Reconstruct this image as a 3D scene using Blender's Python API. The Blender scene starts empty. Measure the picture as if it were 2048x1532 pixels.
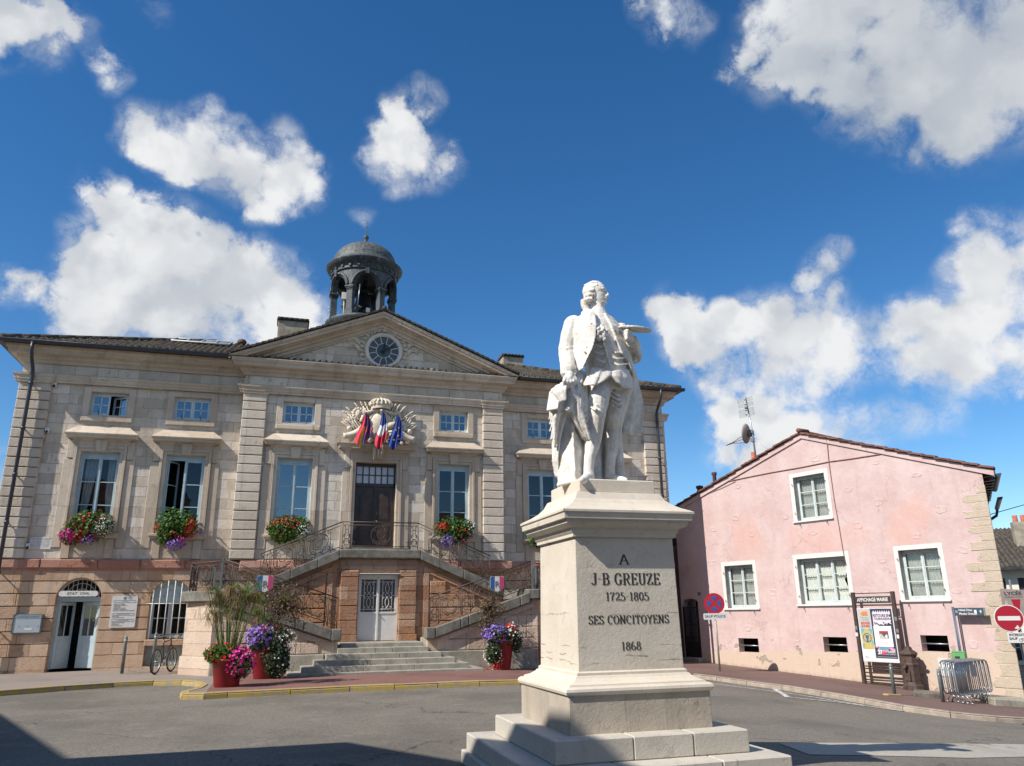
import bpy, bmesh, math, random
from mathutils import Vector, Matrix, noise as mnoise
random.seed(7)
PI = math.pi
SC = bpy.context.scene
COL = SC.collection

# ---------------------------------------------------------------- camera
cd = bpy.data.cameras.new('camera'); cam = bpy.data.objects.new('camera', cd); COL.objects.link(cam)
cd.sensor_width = 36.0; cd.sensor_fit = 'HORIZONTAL'; cd.lens = 36.0*1532/2048
cd.clip_start = 0.1; cd.clip_end = 3000
CR = Vector((0.958501, -0.284827, -0.012216)); CU = Vector((-0.070173, -0.277243, 0.958234)); CF = Vector((0.276318, 0.917611, 0.285725))
cam.matrix_world = Matrix(((CR.x, CU.x, -CF.x, -3.1424), (CR.y, CU.y, -CF.y, -27.7262), (CR.z, CU.z, -CF.z, 1.6), (0, 0, 0, 1)))
SC.camera = cam

# ---------------------------------------------------------------- light
SUN = Vector((-3.25, -1.0, 3.1)).normalized()
SUN_STRENGTH = 5.0
SKY_STRENGTH = 0.128
EXPOSURE = 0.26
SC.view_settings.view_transform = 'Standard'; SC.view_settings.look = 'None'
SC.view_settings.exposure = EXPOSURE; SC.view_settings.gamma = 1.0
sl = bpy.data.lights.new('sun', 'SUN'); so = bpy.data.objects.new('sun', sl); COL.objects.link(so)
sl.energy = SUN_STRENGTH; sl.angle = math.radians(0.53); sl.color = (1.0, 0.945, 0.86)
so.rotation_euler = (-SUN).to_track_quat('-Z', 'Y').to_euler(); so.location = (-30, -10, 40)

world = bpy.data.worlds.new('World'); SC.world = world; world.use_nodes = True
CLOUDS = [(-0.175,0.884,0.434,0.046,1),(-0.201,0.876,0.439,0.039,1),(-0.153,0.896,0.417,0.061,1),(-0.219,0.89,0.399,0.039,0.95),(-0.188,0.904,0.384,0.073,1),(-0.119,0.915,0.385,0.07,1),(-0.226,0.909,0.351,0.045,0.95),(-0.155,0.923,0.352,0.075,1),(-0.068,0.92,0.386,0.061,1),(-0.021,0.927,0.374,0.055,1),(0.013,0.931,0.366,0.038,0.95),(-0.088,0.935,0.344,0.064,1),(-0.018,0.942,0.334,0.052,0.9),(-0.205,0.922,0.328,0.053,0.95),(-0.243,0.882,0.404,0.028,0.55),(-0.226,0.863,0.453,0.035,0.5),(-0.173,0.835,0.522,0.035,0.9),(-0.142,0.846,0.515,0.043,1),(-0.104,0.849,0.517,0.047,1),(-0.07,0.86,0.506,0.049,1),(-0.03,0.866,0.499,0.043,1),(0.005,0.866,0.501,0.033,0.85),(-0.051,0.881,0.47,0.032,0.75),(-0.101,0.827,0.553,0.027,0.62),(-0.021,0.844,0.535,0.035,0.75),(-0.193,0.834,0.517,0.025,0.6),(-0.084,0.837,0.54,0.027,0.6),(-0.008,0.853,0.522,0.032,0.6),(0.015,0.851,0.525,0.025,0.5),(0.109,0.832,0.544,0.043,1),(0.14,0.83,0.54,0.044,1),(0.085,0.833,0.547,0.031,0.8),(0.118,0.842,0.526,0.036,0.9),(0.165,0.825,0.541,0.032,0.6),(0.118,0.811,0.574,0.031,0.75),(0.132,0.791,0.598,0.032,0.68),(0.102,0.795,0.598,0.027,0.55),(0.149,0.783,0.603,0.023,0.5),(0.095,0.821,0.562,0.031,0.7),(-0.295,0.757,0.583,0.041,0.95),(-0.323,0.753,0.573,0.059,1),(-0.27,0.754,0.599,0.033,0.7),(-0.301,0.773,0.558,0.025,0.65),(-0.262,0.781,0.567,0.026,0.5),(-0.24,0.768,0.593,0.029,0.48),(-0.215,0.791,0.573,0.025,0.52),(-0.203,0.804,0.559,0.021,0.5),(-0.174,0.759,0.627,0.03,0.3),(0.578,0.549,0.603,0.098,0.95),(0.631,0.526,0.57,0.101,1),(0.681,0.507,0.529,0.092,1),(0.694,0.467,0.549,0.087,1),(0.528,0.581,0.619,0.061,0.8),(0.489,0.597,0.636,0.048,0.65),(0.576,0.584,0.572,0.058,0.85),(0.621,0.574,0.534,0.057,0.85),(0.645,0.577,0.502,0.033,0.7),(0.542,0.607,0.581,0.042,0.6),(0.507,0.632,0.586,0.039,0.5),(0.474,0.639,0.605,0.036,0.45),(0.379,0.644,0.664,0.039,0.75),(0.413,0.64,0.648,0.032,0.6),(0.362,0.648,0.67,0.028,0.6),(0.664,0.546,0.51,0.052,0.85),(0.461,0.809,0.365,0.041,0.95),(0.492,0.807,0.326,0.053,1),(0.522,0.784,0.334,0.048,0.95),(0.511,0.809,0.289,0.045,0.85),(0.556,0.758,0.341,0.047,0.95),(0.574,0.76,0.304,0.059,1),(0.599,0.733,0.323,0.05,0.95),(0.631,0.713,0.306,0.049,1),(0.547,0.787,0.285,0.04,0.7),(0.613,0.741,0.276,0.046,0.7),(0.654,0.703,0.28,0.037,0.7),(0.597,0.697,0.396,0.031,0.72),(0.587,0.715,0.38,0.027,0.6),(0.609,0.684,0.401,0.021,0.6),(0.607,0.708,0.36,0.03,0.6),(0.671,0.677,0.303,0.04,0.95),(0.684,0.658,0.316,0.039,1),(0.705,0.65,0.285,0.056,1),(0.726,0.617,0.305,0.057,1),(0.724,0.571,0.387,0.036,1),(0.742,0.561,0.366,0.051,1),(0.721,0.595,0.355,0.04,1),(0.738,0.591,0.326,0.059,1),(0.733,0.627,0.262,0.054,0.95),(0.757,0.597,0.266,0.052,0.95),(0.686,0.677,0.268,0.032,0.75),(0.709,0.661,0.247,0.035,0.7),(0.755,0.616,0.226,0.033,0.7),(0.706,0.583,0.402,0.023,0.8),(0.525,0.818,0.233,0.036,0.95),(0.55,0.801,0.237,0.04,1),(0.58,0.782,0.228,0.043,1),(0.608,0.765,0.213,0.046,1),(0.634,0.744,0.209,0.037,0.95),(0.659,0.728,0.189,0.029,0.75),(0.522,0.829,0.203,0.044,0.75),(0.567,0.802,0.187,0.063,0.85),(0.606,0.757,0.242,0.031,0.8),(0.642,0.732,0.228,0.022,0.7),(0.67,0.71,0.215,0.033,0.55),(0.693,0.69,0.209,0.035,0.6),(0.714,0.669,0.205,0.031,0.55),(-0.296,0.888,0.352,0.024,0.6),(-0.278,0.896,0.346,0.025,0.62),(-0.264,0.903,0.338,0.019,0.5),(-0.295,0.943,0.153,0.036,0.55),(0.07,0.873,0.483,0.02,0.5),(-0.45,-0.62,0.64,0.4,1),(0.72,-0.45,0.53,0.36,1),(-0.72,-0.66,0.22,0.32,1),(0.92,-0.3,0.24,0.27,1),(0.62,-0.75,0.2,0.2,1),(-0.93,0.18,0.3,0.26,0.9),(0.97,0.12,0.3,0.16,0.9)]  # the last entries lie out of view, added to whiten the fill light

class NT:
    """small helper for building node trees"""
    def __init__(s, tree): s.t = tree; s.n = tree.nodes; s.l = tree.links
    def new(s, typ, **kw):
        n = s.n.new(typ)
        for k, v in kw.items(): setattr(n, k, v)
        return n
    def put(s, sock, v):
        if isinstance(v, bpy.types.NodeSocket): s.l.new(v, sock)
        else:
            if hasattr(sock.default_value, '__len__') and not hasattr(v, '__len__'): v = (v,)*len(sock.default_value)
            if hasattr(sock.default_value, '__len__') and len(sock.default_value) == 4 and len(v) == 3: v = (*v, 1)
            sock.default_value = v
    def math(s, op, a, b=0.0, c=0.0, clamp=False):
        n = s.new('ShaderNodeMath', operation=op, use_clamp=clamp)
        s.put(n.inputs[0], a); s.put(n.inputs[1], b); s.put(n.inputs[2], c); return n.outputs[0]
    def vec(s, op, a, b=(0, 0, 0)):
        n = s.new('ShaderNodeVectorMath', operation=op); s.put(n.inputs[0], a); s.put(n.inputs[1], b)
        return n.outputs['Value'] if op in ('DISTANCE', 'LENGTH', 'DOT_PRODUCT') else n.outputs['Vector']
    def rng(s, v, a, b, c=0.0, d=1.0, smooth=True):
        n = s.new('ShaderNodeMapRange', interpolation_type='SMOOTHSTEP' if smooth else 'LINEAR')
        for i, x in enumerate((v, a, b, c, d)): s.put(n.inputs[i], x)
        return n.outputs[0]
    def noise(s, vec, scale, detail=4, rough=0.5, dist=0.0, color=False):
        n = s.new('ShaderNodeTexNoise'); s.put(n.inputs['Vector'], vec); s.put(n.inputs['Scale'], scale)
        s.put(n.inputs['Detail'], detail); s.put(n.inputs['Roughness'], rough); s.put(n.inputs['Distortion'], dist)
        return n.outputs['Color' if color else 'Fac']
    def mix(s, f, a, b, mode='MIX'):
        n = s.new('ShaderNodeMix', data_type='RGBA', blend_type=mode)
        s.put(n.inputs[0], f); s.put(n.inputs[6], a); s.put(n.inputs[7], b); return n.outputs[2]
    def scalev(s, v, sc):
        return s.vec('MULTIPLY', v, sc if hasattr(sc, '__len__') else (sc, sc, sc))

def build_sky():
    w = NT(world.node_tree); w.n.clear()
    out = w.new('ShaderNodeOutputWorld')
    sky = w.new('ShaderNodeTexSky', sky_type='NISHITA'); sky.sun_disc = False
    sky.sun_elevation = math.asin(SUN.z); sky.sun_rotation = math.atan2(SUN.x, SUN.y) % (2*PI)
    sky.altitude = 900; sky.air_density = 1.0; sky.dust_density = 0.1; sky.ozone_density = 2.2
    hs = w.new('ShaderNodeHueSaturation'); w.put(hs.inputs['Color'], sky.outputs[0]); w.put(hs.inputs['Saturation'], 1.3); w.put(hs.inputs['Value'], 0.92)
    tint = w.mix(1.0, hs.outputs[0], (0.90, 0.96, 1.0), 'MULTIPLY')
    d = w.new('ShaderNodeTexCoord').outputs['Generated']
    warp = lambda sc, amt, det: w.vec('MULTIPLY', w.vec('SUBTRACT', w.noise(d, sc, det, .55, color=True), (.5, .5, .5)), (amt, amt, amt))
    dd = w.vec('ADD', w.vec('ADD', d, warp(8, .06, 2)), warp(30, .022, 4))
    f = None
    for x, y, z, r, a in CLOUDS:
        q = w.rng(w.vec('DISTANCE', dd, (x, y, z)), r*1.45, 0.0, 0.0, a)
        f = q if f is None else w.math('ADD', w.math('MAXIMUM', f, q), w.math('MULTIPLY', w.math('MINIMUM', f, q), .18))
    def vor(sc):
        n = w.new('ShaderNodeTexVoronoi', feature='F1'); w.put(n.inputs['Vector'], dn); w.put(n.inputs['Scale'], sc); return n.outputs['Distance']
    dn = w.vec('ADD', d, warp(14, .028, 4))
    v1, v2 = vor(19), vor(44)
    fb = w.rng(w.noise(dn, 10, 9, .70), .28, .72, 0.0, 1.0, False)
    er = w.math('ADD', w.math('MULTIPLY', fb, .62), w.math('ADD', w.math('MULTIPLY', v1, .42), w.math('MULTIPLY', v2, .22)))
    l1 = w.noise(dn, 12, 4, .5); l2 = w.noise(w.vec('ADD', dn, (-.022, -.006, .022)), 12, 4, .5)
    er = w.math('ADD', w.math('MULTIPLY', w.math('SUBTRACT', er, .58), 2.1), .58)
    dens = w.math('SUBTRACT', w.math('MULTIPLY', w.math('MINIMUM', f, 1.15), 1.45), er)
    lowf = w.rng(w.noise(d, 5.0, 2, .5), .40, .60)                      # crisp billows here, torn wisps there
    mask = w.math('MULTIPLY', w.rng(dens, -.25, w.math('ADD', .30, w.math('MULTIPLY', lowf, .55))), w.rng(f, .03, .45))
    veil = w.math('MULTIPLY', w.math('MULTIPLY', w.rng(f, .10, .62), w.rng(w.noise(dd, 17, 8, .68), .36, .66)), .55)
    mask = w.math('MAXIMUM', mask, veil)
    # cloud body: billows lit from the sun's side, thick parts greyer, soft shaded undersides
    thick = w.rng(dens, .1, .9)
    lump = w.rng(w.math('SUBTRACT', l1, l2), -.12, .12, 0.0, 1.0)
    big = w.rng(w.noise(dd, 4.6, 4, .55), .36, .60)
    sh = w.math('ADD', .50, w.math('ADD', w.math('MULTIPLY', lump, .30), w.math('MULTIPLY', big, .34)))
    sh = w.math('ADD', sh, w.math('MULTIPLY', w.math('SUBTRACT', .42, v1), .22))
    grey = w.rng(w.vec('DISTANCE', dd, (.64, .52, .57)), .27, .10)      # the heavy grey bank high up on the right
    sh = w.math('MULTIPLY', sh, w.math('SUBTRACT', 1.0, w.math('MULTIPLY', grey, .50)))
    ccol = w.mix(sh, (.28, .35, .45), (.95, .96, .97))
    b1 = w.new('ShaderNodeBackground'); w.put(b1.inputs[0], tint); b1.inputs[1].default_value = SKY_STRENGTH
    b2 = w.new('ShaderNodeBackground'); w.put(b2.inputs[0], ccol); b2.inputs[1].default_value = 0.76
    m = w.new('ShaderNodeMixShader'); w.put(m.inputs[0], mask); w.l.new(b1.outputs[0], m.inputs[1]); w.l.new(b2.outputs[0], m.inputs[2])
    w.l.new(m.outputs[0], out.inputs[0])
build_sky()
world.cycles.sampling_method = 'MANUAL'; world.cycles.sample_map_resolution = 512
SC.cycles.max_bounces = 6; SC.cycles.diffuse_bounces = 3; SC.cycles.glossy_bounces = 3; SC.cycles.transparent_max_bounces = 12
SC.cycles.use_denoising = True

# ---------------------------------------------------------------- terrain
def T(x, y):
    t = max(0.0, x-2.0); t = t*t/(t+1.5) if t > 0 else 0.0
    t = min(t, 26.0)
    return -t*1.12*(0.039-0.0028*min(max(y, -13.0), 3.0))
ROAD = -0.11           # the carriageway lies a kerb's height below the pavements

# ---------------------------------------------------------------- materials
def new_mat(name):
    m = bpy.data.materials.new(name); m.use_nodes = True
    k = NT(m.node_tree); b = k.n['Principled BSDF']; return m, k, b
def objco(k): return k.new('ShaderNodeTexCoord').outputs['Object']
def bump(k, b, h, strength=.3, dist=.02):
    n = k.new('ShaderNodeBump'); n.inputs['Strength'].default_value = strength; n.inputs['Distance'].default_value = dist
    k.put(n.inputs['Height'], h); k.l.new(n.outputs[0], b.inputs['Normal'])

MATS = {}
def plain(name, c, rough=.6, metal=0.0, var=.12, sc=6.0, bmp=0.0, bsc=60.0, spec=.5, dirt=0.0, dirtc=(.08, .07, .055)):
    """painted or natural surface with soft mottling, optional grime and fine relief"""
    if name in MATS: return MATS[name]
    m, k, b = new_mat(name); co = objco(k)
    n = k.noise(co, sc, 6, .6); n2 = k.noise(co, sc*7, 3, .5)
    v = k.math('ADD', k.math('MULTIPLY', n, 1.4), k.math('MULTIPLY', n2, .6))          # about 1 on average
    lo = tuple(x*(1-var) for x in c); hi = tuple(min(1, x*(1+var)) for x in c)
    col = k.mix(k.rng(v, .65, 1.35), lo, hi)
    if dirt:
        st = k.noise(k.scalev(co, (9, 9, .9)), 1.0, 5, .6)
        col = k.mix(k.math('MULTIPLY', k.rng(st, .5, .75), dirt), col, dirtc)
    k.put(b.inputs['Base Color'], col); b.inputs['Roughness'].default_value = rough; b.inputs['Metallic'].default_value = metal
    b.inputs['Specular IOR Level'].default_value = spec
    if bmp: bump(k, b, k.noise(co, bsc, 5, .6), bmp, .01)
    MATS[name] = m; return m

def ashlar(name, c1, c2, joint, bw, rh, zoff=0.0, mort=.012, stain=.45, stainc=(.12, .105, .085), relief=.6, warm=None, veins=None):
    """coursed stone: block by block tone, worn joints, pitted faces, rain streaks"""
    if name in MATS: return MATS[name]
    m, k, b = new_mat(name); co = objco(k)
    sx = k.new('ShaderNodeSeparateXYZ'); k.put(sx.inputs[0], co)
    wob = k.noise(co, 2.3, 3, .5, color=True); ws = k.new('ShaderNodeSeparateXYZ'); k.put(ws.inputs[0], wob)
    u = k.math('ADD', k.math('ADD', sx.outputs[0], sx.outputs[1]), k.math('MULTIPLY', ws.outputs[0], .10))
    z = k.math('ADD', k.math('SUBTRACT', sx.outputs[2], zoff), k.math('MULTIPLY', k.math('SUBTRACT', ws.outputs[1], .5), .03))
    cx = k.new('ShaderNodeCombineXYZ'); k.put(cx.inputs[0], u); k.put(cx.inputs[1], z)
    br = k.new('ShaderNodeTexBrick'); br.offset = .37; br.offset_frequency = 2; br.squash = .8; br.squash_frequency = 3
    k.put(br.inputs['Vector'], cx.outputs[0]); k.put(br.inputs['Color1'], (0, 0, 0)); k.put(br.inputs['Color2'], (1, 1, 1)); k.put(br.inputs['Mortar'], (.5, .5, .5))
    br.inputs['Scale'].default_value = 1; br.inputs['Mortar Size'].default_value = mort; br.inputs['Mortar Smooth'].default_value = .25
    br.inputs['Bias'].default_value = 0; br.inputs['Brick Width'].default_value = bw; br.inputs['Row Height'].default_value = rh
    blk = k.new('ShaderNodeSeparateColor'); k.put(blk.inputs[0], br.outputs['Color'])
    n = k.noise(co, 1.7, 7, .65); n2 = k.noise(co, 11, 6, .65)
    tone = k.math('ADD', k.math('MULTIPLY', blk.outputs[0], .5), k.math('MULTIPLY', n, .75))
    col = k.mix(k.rng(tone, .32, .92), c1, c2)
    if warm: col = k.mix(k.math('MULTIPLY', k.rng(k.noise(co, .8, 4, .6), .5, .68), .7), col, warm)
    spall = k.math('MULTIPLY', k.rng(k.noise(co, 3.6, 5, .7), .60, .66), k.rng(k.noise(co, .9, 2, .5), .42, .58)); col = k.mix(k.math('MULTIPLY', spall, .55), col, tuple(x*.70 for x in c1))
    st = k.noise(k.scalev(co, (3.2, 3.2, .45)), 1.0, 6, .62)
    col = k.mix(k.math('MULTIPLY', k.rng(st, .5, .78), stain), col, stainc)
    col = k.mix(k.math('MULTIPLY', k.rng(n2, .54, .72), .35), col, tuple(x*.62 for x in c1))
    jf = k.math('MULTIPLY', br.outputs['Fac'], k.rng(k.noise(co, 5, 3, .5), .3, .55))
    col = k.mix(k.math('MULTIPLY', jf, .5), col, joint)
    k.put(b.inputs['Base Color'], col); b.inputs['Roughness'].default_value = .88; b.inputs['Specular IOR Level'].default_value = .25
    pit = k.rng(k.noise(co, 26, 4, .7), .3, .62)
    h = k.math('ADD', k.math('MULTIPLY', br.outputs['Fac'], -1.0), k.math('ADD', k.math('MULTIPLY', n2, .9), k.math('SUBTRACT', k.math('MULTIPLY', pit, .35), k.math('MULTIPLY', spall, 1.2))))
    bump(k, b, h, relief, .03)
    if veins:
        zz = sx.outputs[2]; vn = k.noise(k.scalev(co, (2.2, 2.2, 9)), 1.0, 6, .7); tot = None
        for z0 in veins:
            dv = k.math('ABSOLUTE', k.math('ADD', k.math('SUBTRACT', zz, z0), k.math('MULTIPLY', k.math('SUBTRACT', vn, .5), .16)))
            q = k.math('MULTIPLY', k.rng(dv, .0075, .001), k.rng(k.noise(k.vec('ADD', co, (z0*7, 0, 0)), 2.6, 2, .5), .46, .56)); tot = q if tot is None else k.math('MAXIMUM', tot, q)
        k.put(b.inputs['Base Color'], k.mix(k.math('MULTIPLY', tot, .8), col, (.16, .13, .10)))
    MATS[name] = m; return m

def glass(name, tint=(.86, .89, .88), refl=.3):
    if name in MATS: return MATS[name]
    m, k, b = new_mat(name); out = k.n['Material Output']
    g = k.new('ShaderNodeBsdfGlossy'); k.put(g.inputs['Color'], (.95, .97, 1)); g.inputs['Roughness'].default_value = .015
    co = objco(k); nb = k.new('ShaderNodeBump'); nb.inputs['Strength'].default_value = .06; nb.inputs['Distance'].default_value = .02
    k.put(nb.inputs['Height'], k.noise(co, 2.5, 2, .4)); k.l.new(nb.outputs[0], g.inputs['Normal'])
    t = k.new('ShaderNodeBsdfTransparent'); k.put(t.inputs['Color'], tint)
    fr = k.new('ShaderNodeLayerWeight'); fr.inputs[0].default_value = .35
    f = k.math('ADD', k.math('MULTIPLY', fr.outputs['Fresnel'], .55), refl, clamp=True)
    mx = k.new('ShaderNodeMixShader'); k.put(mx.inputs[0], f); k.l.new(t.outputs[0], mx.inputs[1]); k.l.new(g.outputs[0], mx.inputs[2])
    k.l.new(mx.outputs[0], out.inputs[0]); MATS[name] = m; return m

def leafmat(name, c1, c2, trans=.35, rough=.55):
    if name in MATS: return MATS[name]
    m, k, b = new_mat(name); co = objco(k)
    g = k.new('ShaderNodeNewGeometry').outputs['Random Per Island']
    n = k.noise(co, 3.0, 3, .5)
    col = k.mix(k.rng(k.math('ADD', k.math('MULTIPLY', g, .7), k.math('MULTIPLY', n, .5)), .2, .95), c1, c2)
    k.put(b.inputs['Base Color'], col); b.inputs['Roughness'].default_value = rough; b.inputs['Specular IOR Level'].default_value = .3
    tr = k.new('ShaderNodeBsdfTranslucent'); k.put(tr.inputs[0], col)
    mx = k.new('ShaderNodeMixShader'); mx.inputs[0].default_value = trans
    k.l.new(b.outputs[0], mx.inputs[1]); k.l.new(tr.outputs[0], mx.inputs[2]); k.l.new(mx.outputs[0], k.n['Material Output'].inputs[0])
    MATS[name] = m; return m

M = dict(
 lime=ashlar('limestone_ashlar', (.50, .42, .33), (.74, .66, .56), (.20, .16, .125), .82, .335, 3.36),
 trim=ashlar('limestone_trim', (.48, .39, .295), (.64, .55, .44), (.26, .21, .16), 1.3, 4.0, 1.0, stain=.4, relief=.3),
 rust=ashlar('limestone_rusticated', (.55, .465, .37), (.715, .635, .53), (.3, .26, .2), .7, 4.0, 1.0, stain=.3, relief=.4),
 pinkst=ashlar('pink_sandstone', (.46, .30, .20), (.62, .46, .33), (.20, .13, .09), .95, .372, .45, stain=.3, stainc=(.16, .10, .07), warm=(.52, .33, .19)),
 redst=ashlar('red_marble_band', (.42, .20, .14), (.55, .32, .24), (.2, .1, .08), 1.45, 4.0, 1.0, stain=.35, stainc=(.2, .13, .1), relief=.8),
 orange=ashlar('orange_sandstone', (.36, .185, .11), (.50, .33, .225), (.2, .11, .07), .8, .42, .75, stain=.4, stainc=(.22, .15, .12), relief=1.0, warm=(.47, .235, .11)),
 pierst=ashlar('weathered_pink_limestone', (.55, .41, .31), (.66, .53, .42), (.28, .19, .14), .62, .33, .5, stain=.25, stainc=(.3, .2, .15), relief=.8),
 greyst=plain('grey_coping_stone', (.18, .168, .142), .85, var=.35, sc=3, bmp=.5, bsc=30, spec=.2, dirt=.5),
 stepst=plain('worn_step_stone', (.34, .315, .26), .85, var=.22, sc=3, bmp=.35, bsc=30, spec=.2, dirt=.35),
 blue=plain('pale_blue_paint', (.44, .56, .60), .45, var=.08, dirt=.12),
 bluew=plain('pale_grey_blue_paint', (.55, .63, .66), .5, var=.08, dirt=.15),
 white=plain('white_paint', (.68, .66, .62), .5, var=.05, dirt=.08),
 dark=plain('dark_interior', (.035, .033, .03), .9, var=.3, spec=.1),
 wood=plain('dark_brown_door_wood', (.055, .034, .022), .35, var=.35, sc=4),
 iron=plain('weathered_wrought_iron', (.085, .062, .05), .6, metal=.3, var=.3, bmp=.1),
 black=plain('black_metal', (.025, .027, .03), .4, metal=.3, var=.2),
 zinc=plain('dark_zinc', (.075, .085, .095), .45, metal=.55, var=.35, sc=4, dirt=.3, dirtc=(.3, .32, .32)),
 pipe=plain('dark_painted_pipe', (.05, .055, .07), .4, metal=.2, var=.2),
 lead=plain('weathered_lead_sheet', (.055, .066, .075), .6, metal=.1, var=.45, sc=2.5, bmp=.25, bsc=9, dirt=.4, dirtc=(.34, .36, .36)),
 tile=plain('lichen_covered_roof_tile', (.075, .066, .054), .9, var=.55, sc=5, bmp=.3, bsc=30, spec=.15, dirt=.2, dirtc=(.2, .12, .08)),
 redtile=plain('brown_roof_tile', (.17, .085, .065), .9, var=.45, sc=4, bmp=.3, bsc=30, spec=.15),
 render=plain('stained_chimney_render', (.33, .29, .23), .9, var=.3, sc=2, bmp=.3, spec=.15, dirt=.45),
 steel=plain('galvanised_steel', (.40, .43, .45), .38, metal=.75, var=.2),
 greysteel=plain('grey_green_painted_steel', (.16, .19, .19), .5, metal=.2, var=.2, dirt=.3),
 sculpt=plain('sculpted_limestone', (.66, .585, .47), .85, var=.2, sc=5, bmp=.3, bsc=40, spec=.2, dirt=.3, dirtc=(.2, .17, .13)),
 glass=glass('window_glass', refl=.22), glassd=glass('dim_window_glass', refl=.03), glassr=glass('grey_window_glass', refl=.06),
 curtain=plain('white_net_curtain', (.62, .63, .60), .9, var=.1),
 soil=plain('potting_soil', (.05, .035, .025), .95, var=.3),
 redpot=plain('glossy_red_planter', (.215, .010, .015), .4, var=.12, dirt=.12, dirtc=(.3, .1, .08)),
 leaf=leafmat('geranium_leaf', (.03, .085, .016), (.125, .235, .045)),
 leafd=leafmat('dark_ivy_leaf', (.02, .045, .018), (.11, .15, .075)),
 papy=leafmat('papyrus_blade', (.08, .17, .025), (.22, .29, .08)),
 dry=leafmat('dried_papyrus', (.20, .13, .06), (.36, .25, .12)),
 bushdry=leafmat('bronze_foliage', (.08, .055, .035), (.22, .16, .09)),
 fred=leafmat('red_petal', (.50, .012, .012), (.72, .05, .03), .2), fmag=leafmat('magenta_petal', (.48, .012, .20), (.75, .06, .36), .2),
 fwht=leafmat('white_petal', (.62, .60, .52), (.85, .84, .80), .2), fpur=leafmat('violet_petal', (.17, .09, .42), (.38, .24, .68), .2),
 fsal=leafmat('salmon_petal', (.60, .10, .10), (.78, .25, .22), .2),
)

# ---------------------------------------------------------------- mesh helpers
def tag(o, label=None, cat=None, group=None, kind=None):
    if label: o['label'] = label
    if cat: o['category'] = cat
    if group: o['group'] = group
    if kind: o['kind'] = kind
    return o
def thing(name, label, cat, loc=(0, 0, 0), rz=0.0, group=None):
    o = bpy.data.objects.new(name, None); o.empty_display_size = .3; COL.objects.link(o)
    o.location = loc; o.rotation_euler = (0, 0, rz); return tag(o, label, cat, group)
def copy_tree(o, parent=None):
    c = o.copy(); COL.objects.link(c)
    if parent: c.parent = parent
    for ch in list(o.children): copy_tree(ch, c)
    return c

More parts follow.
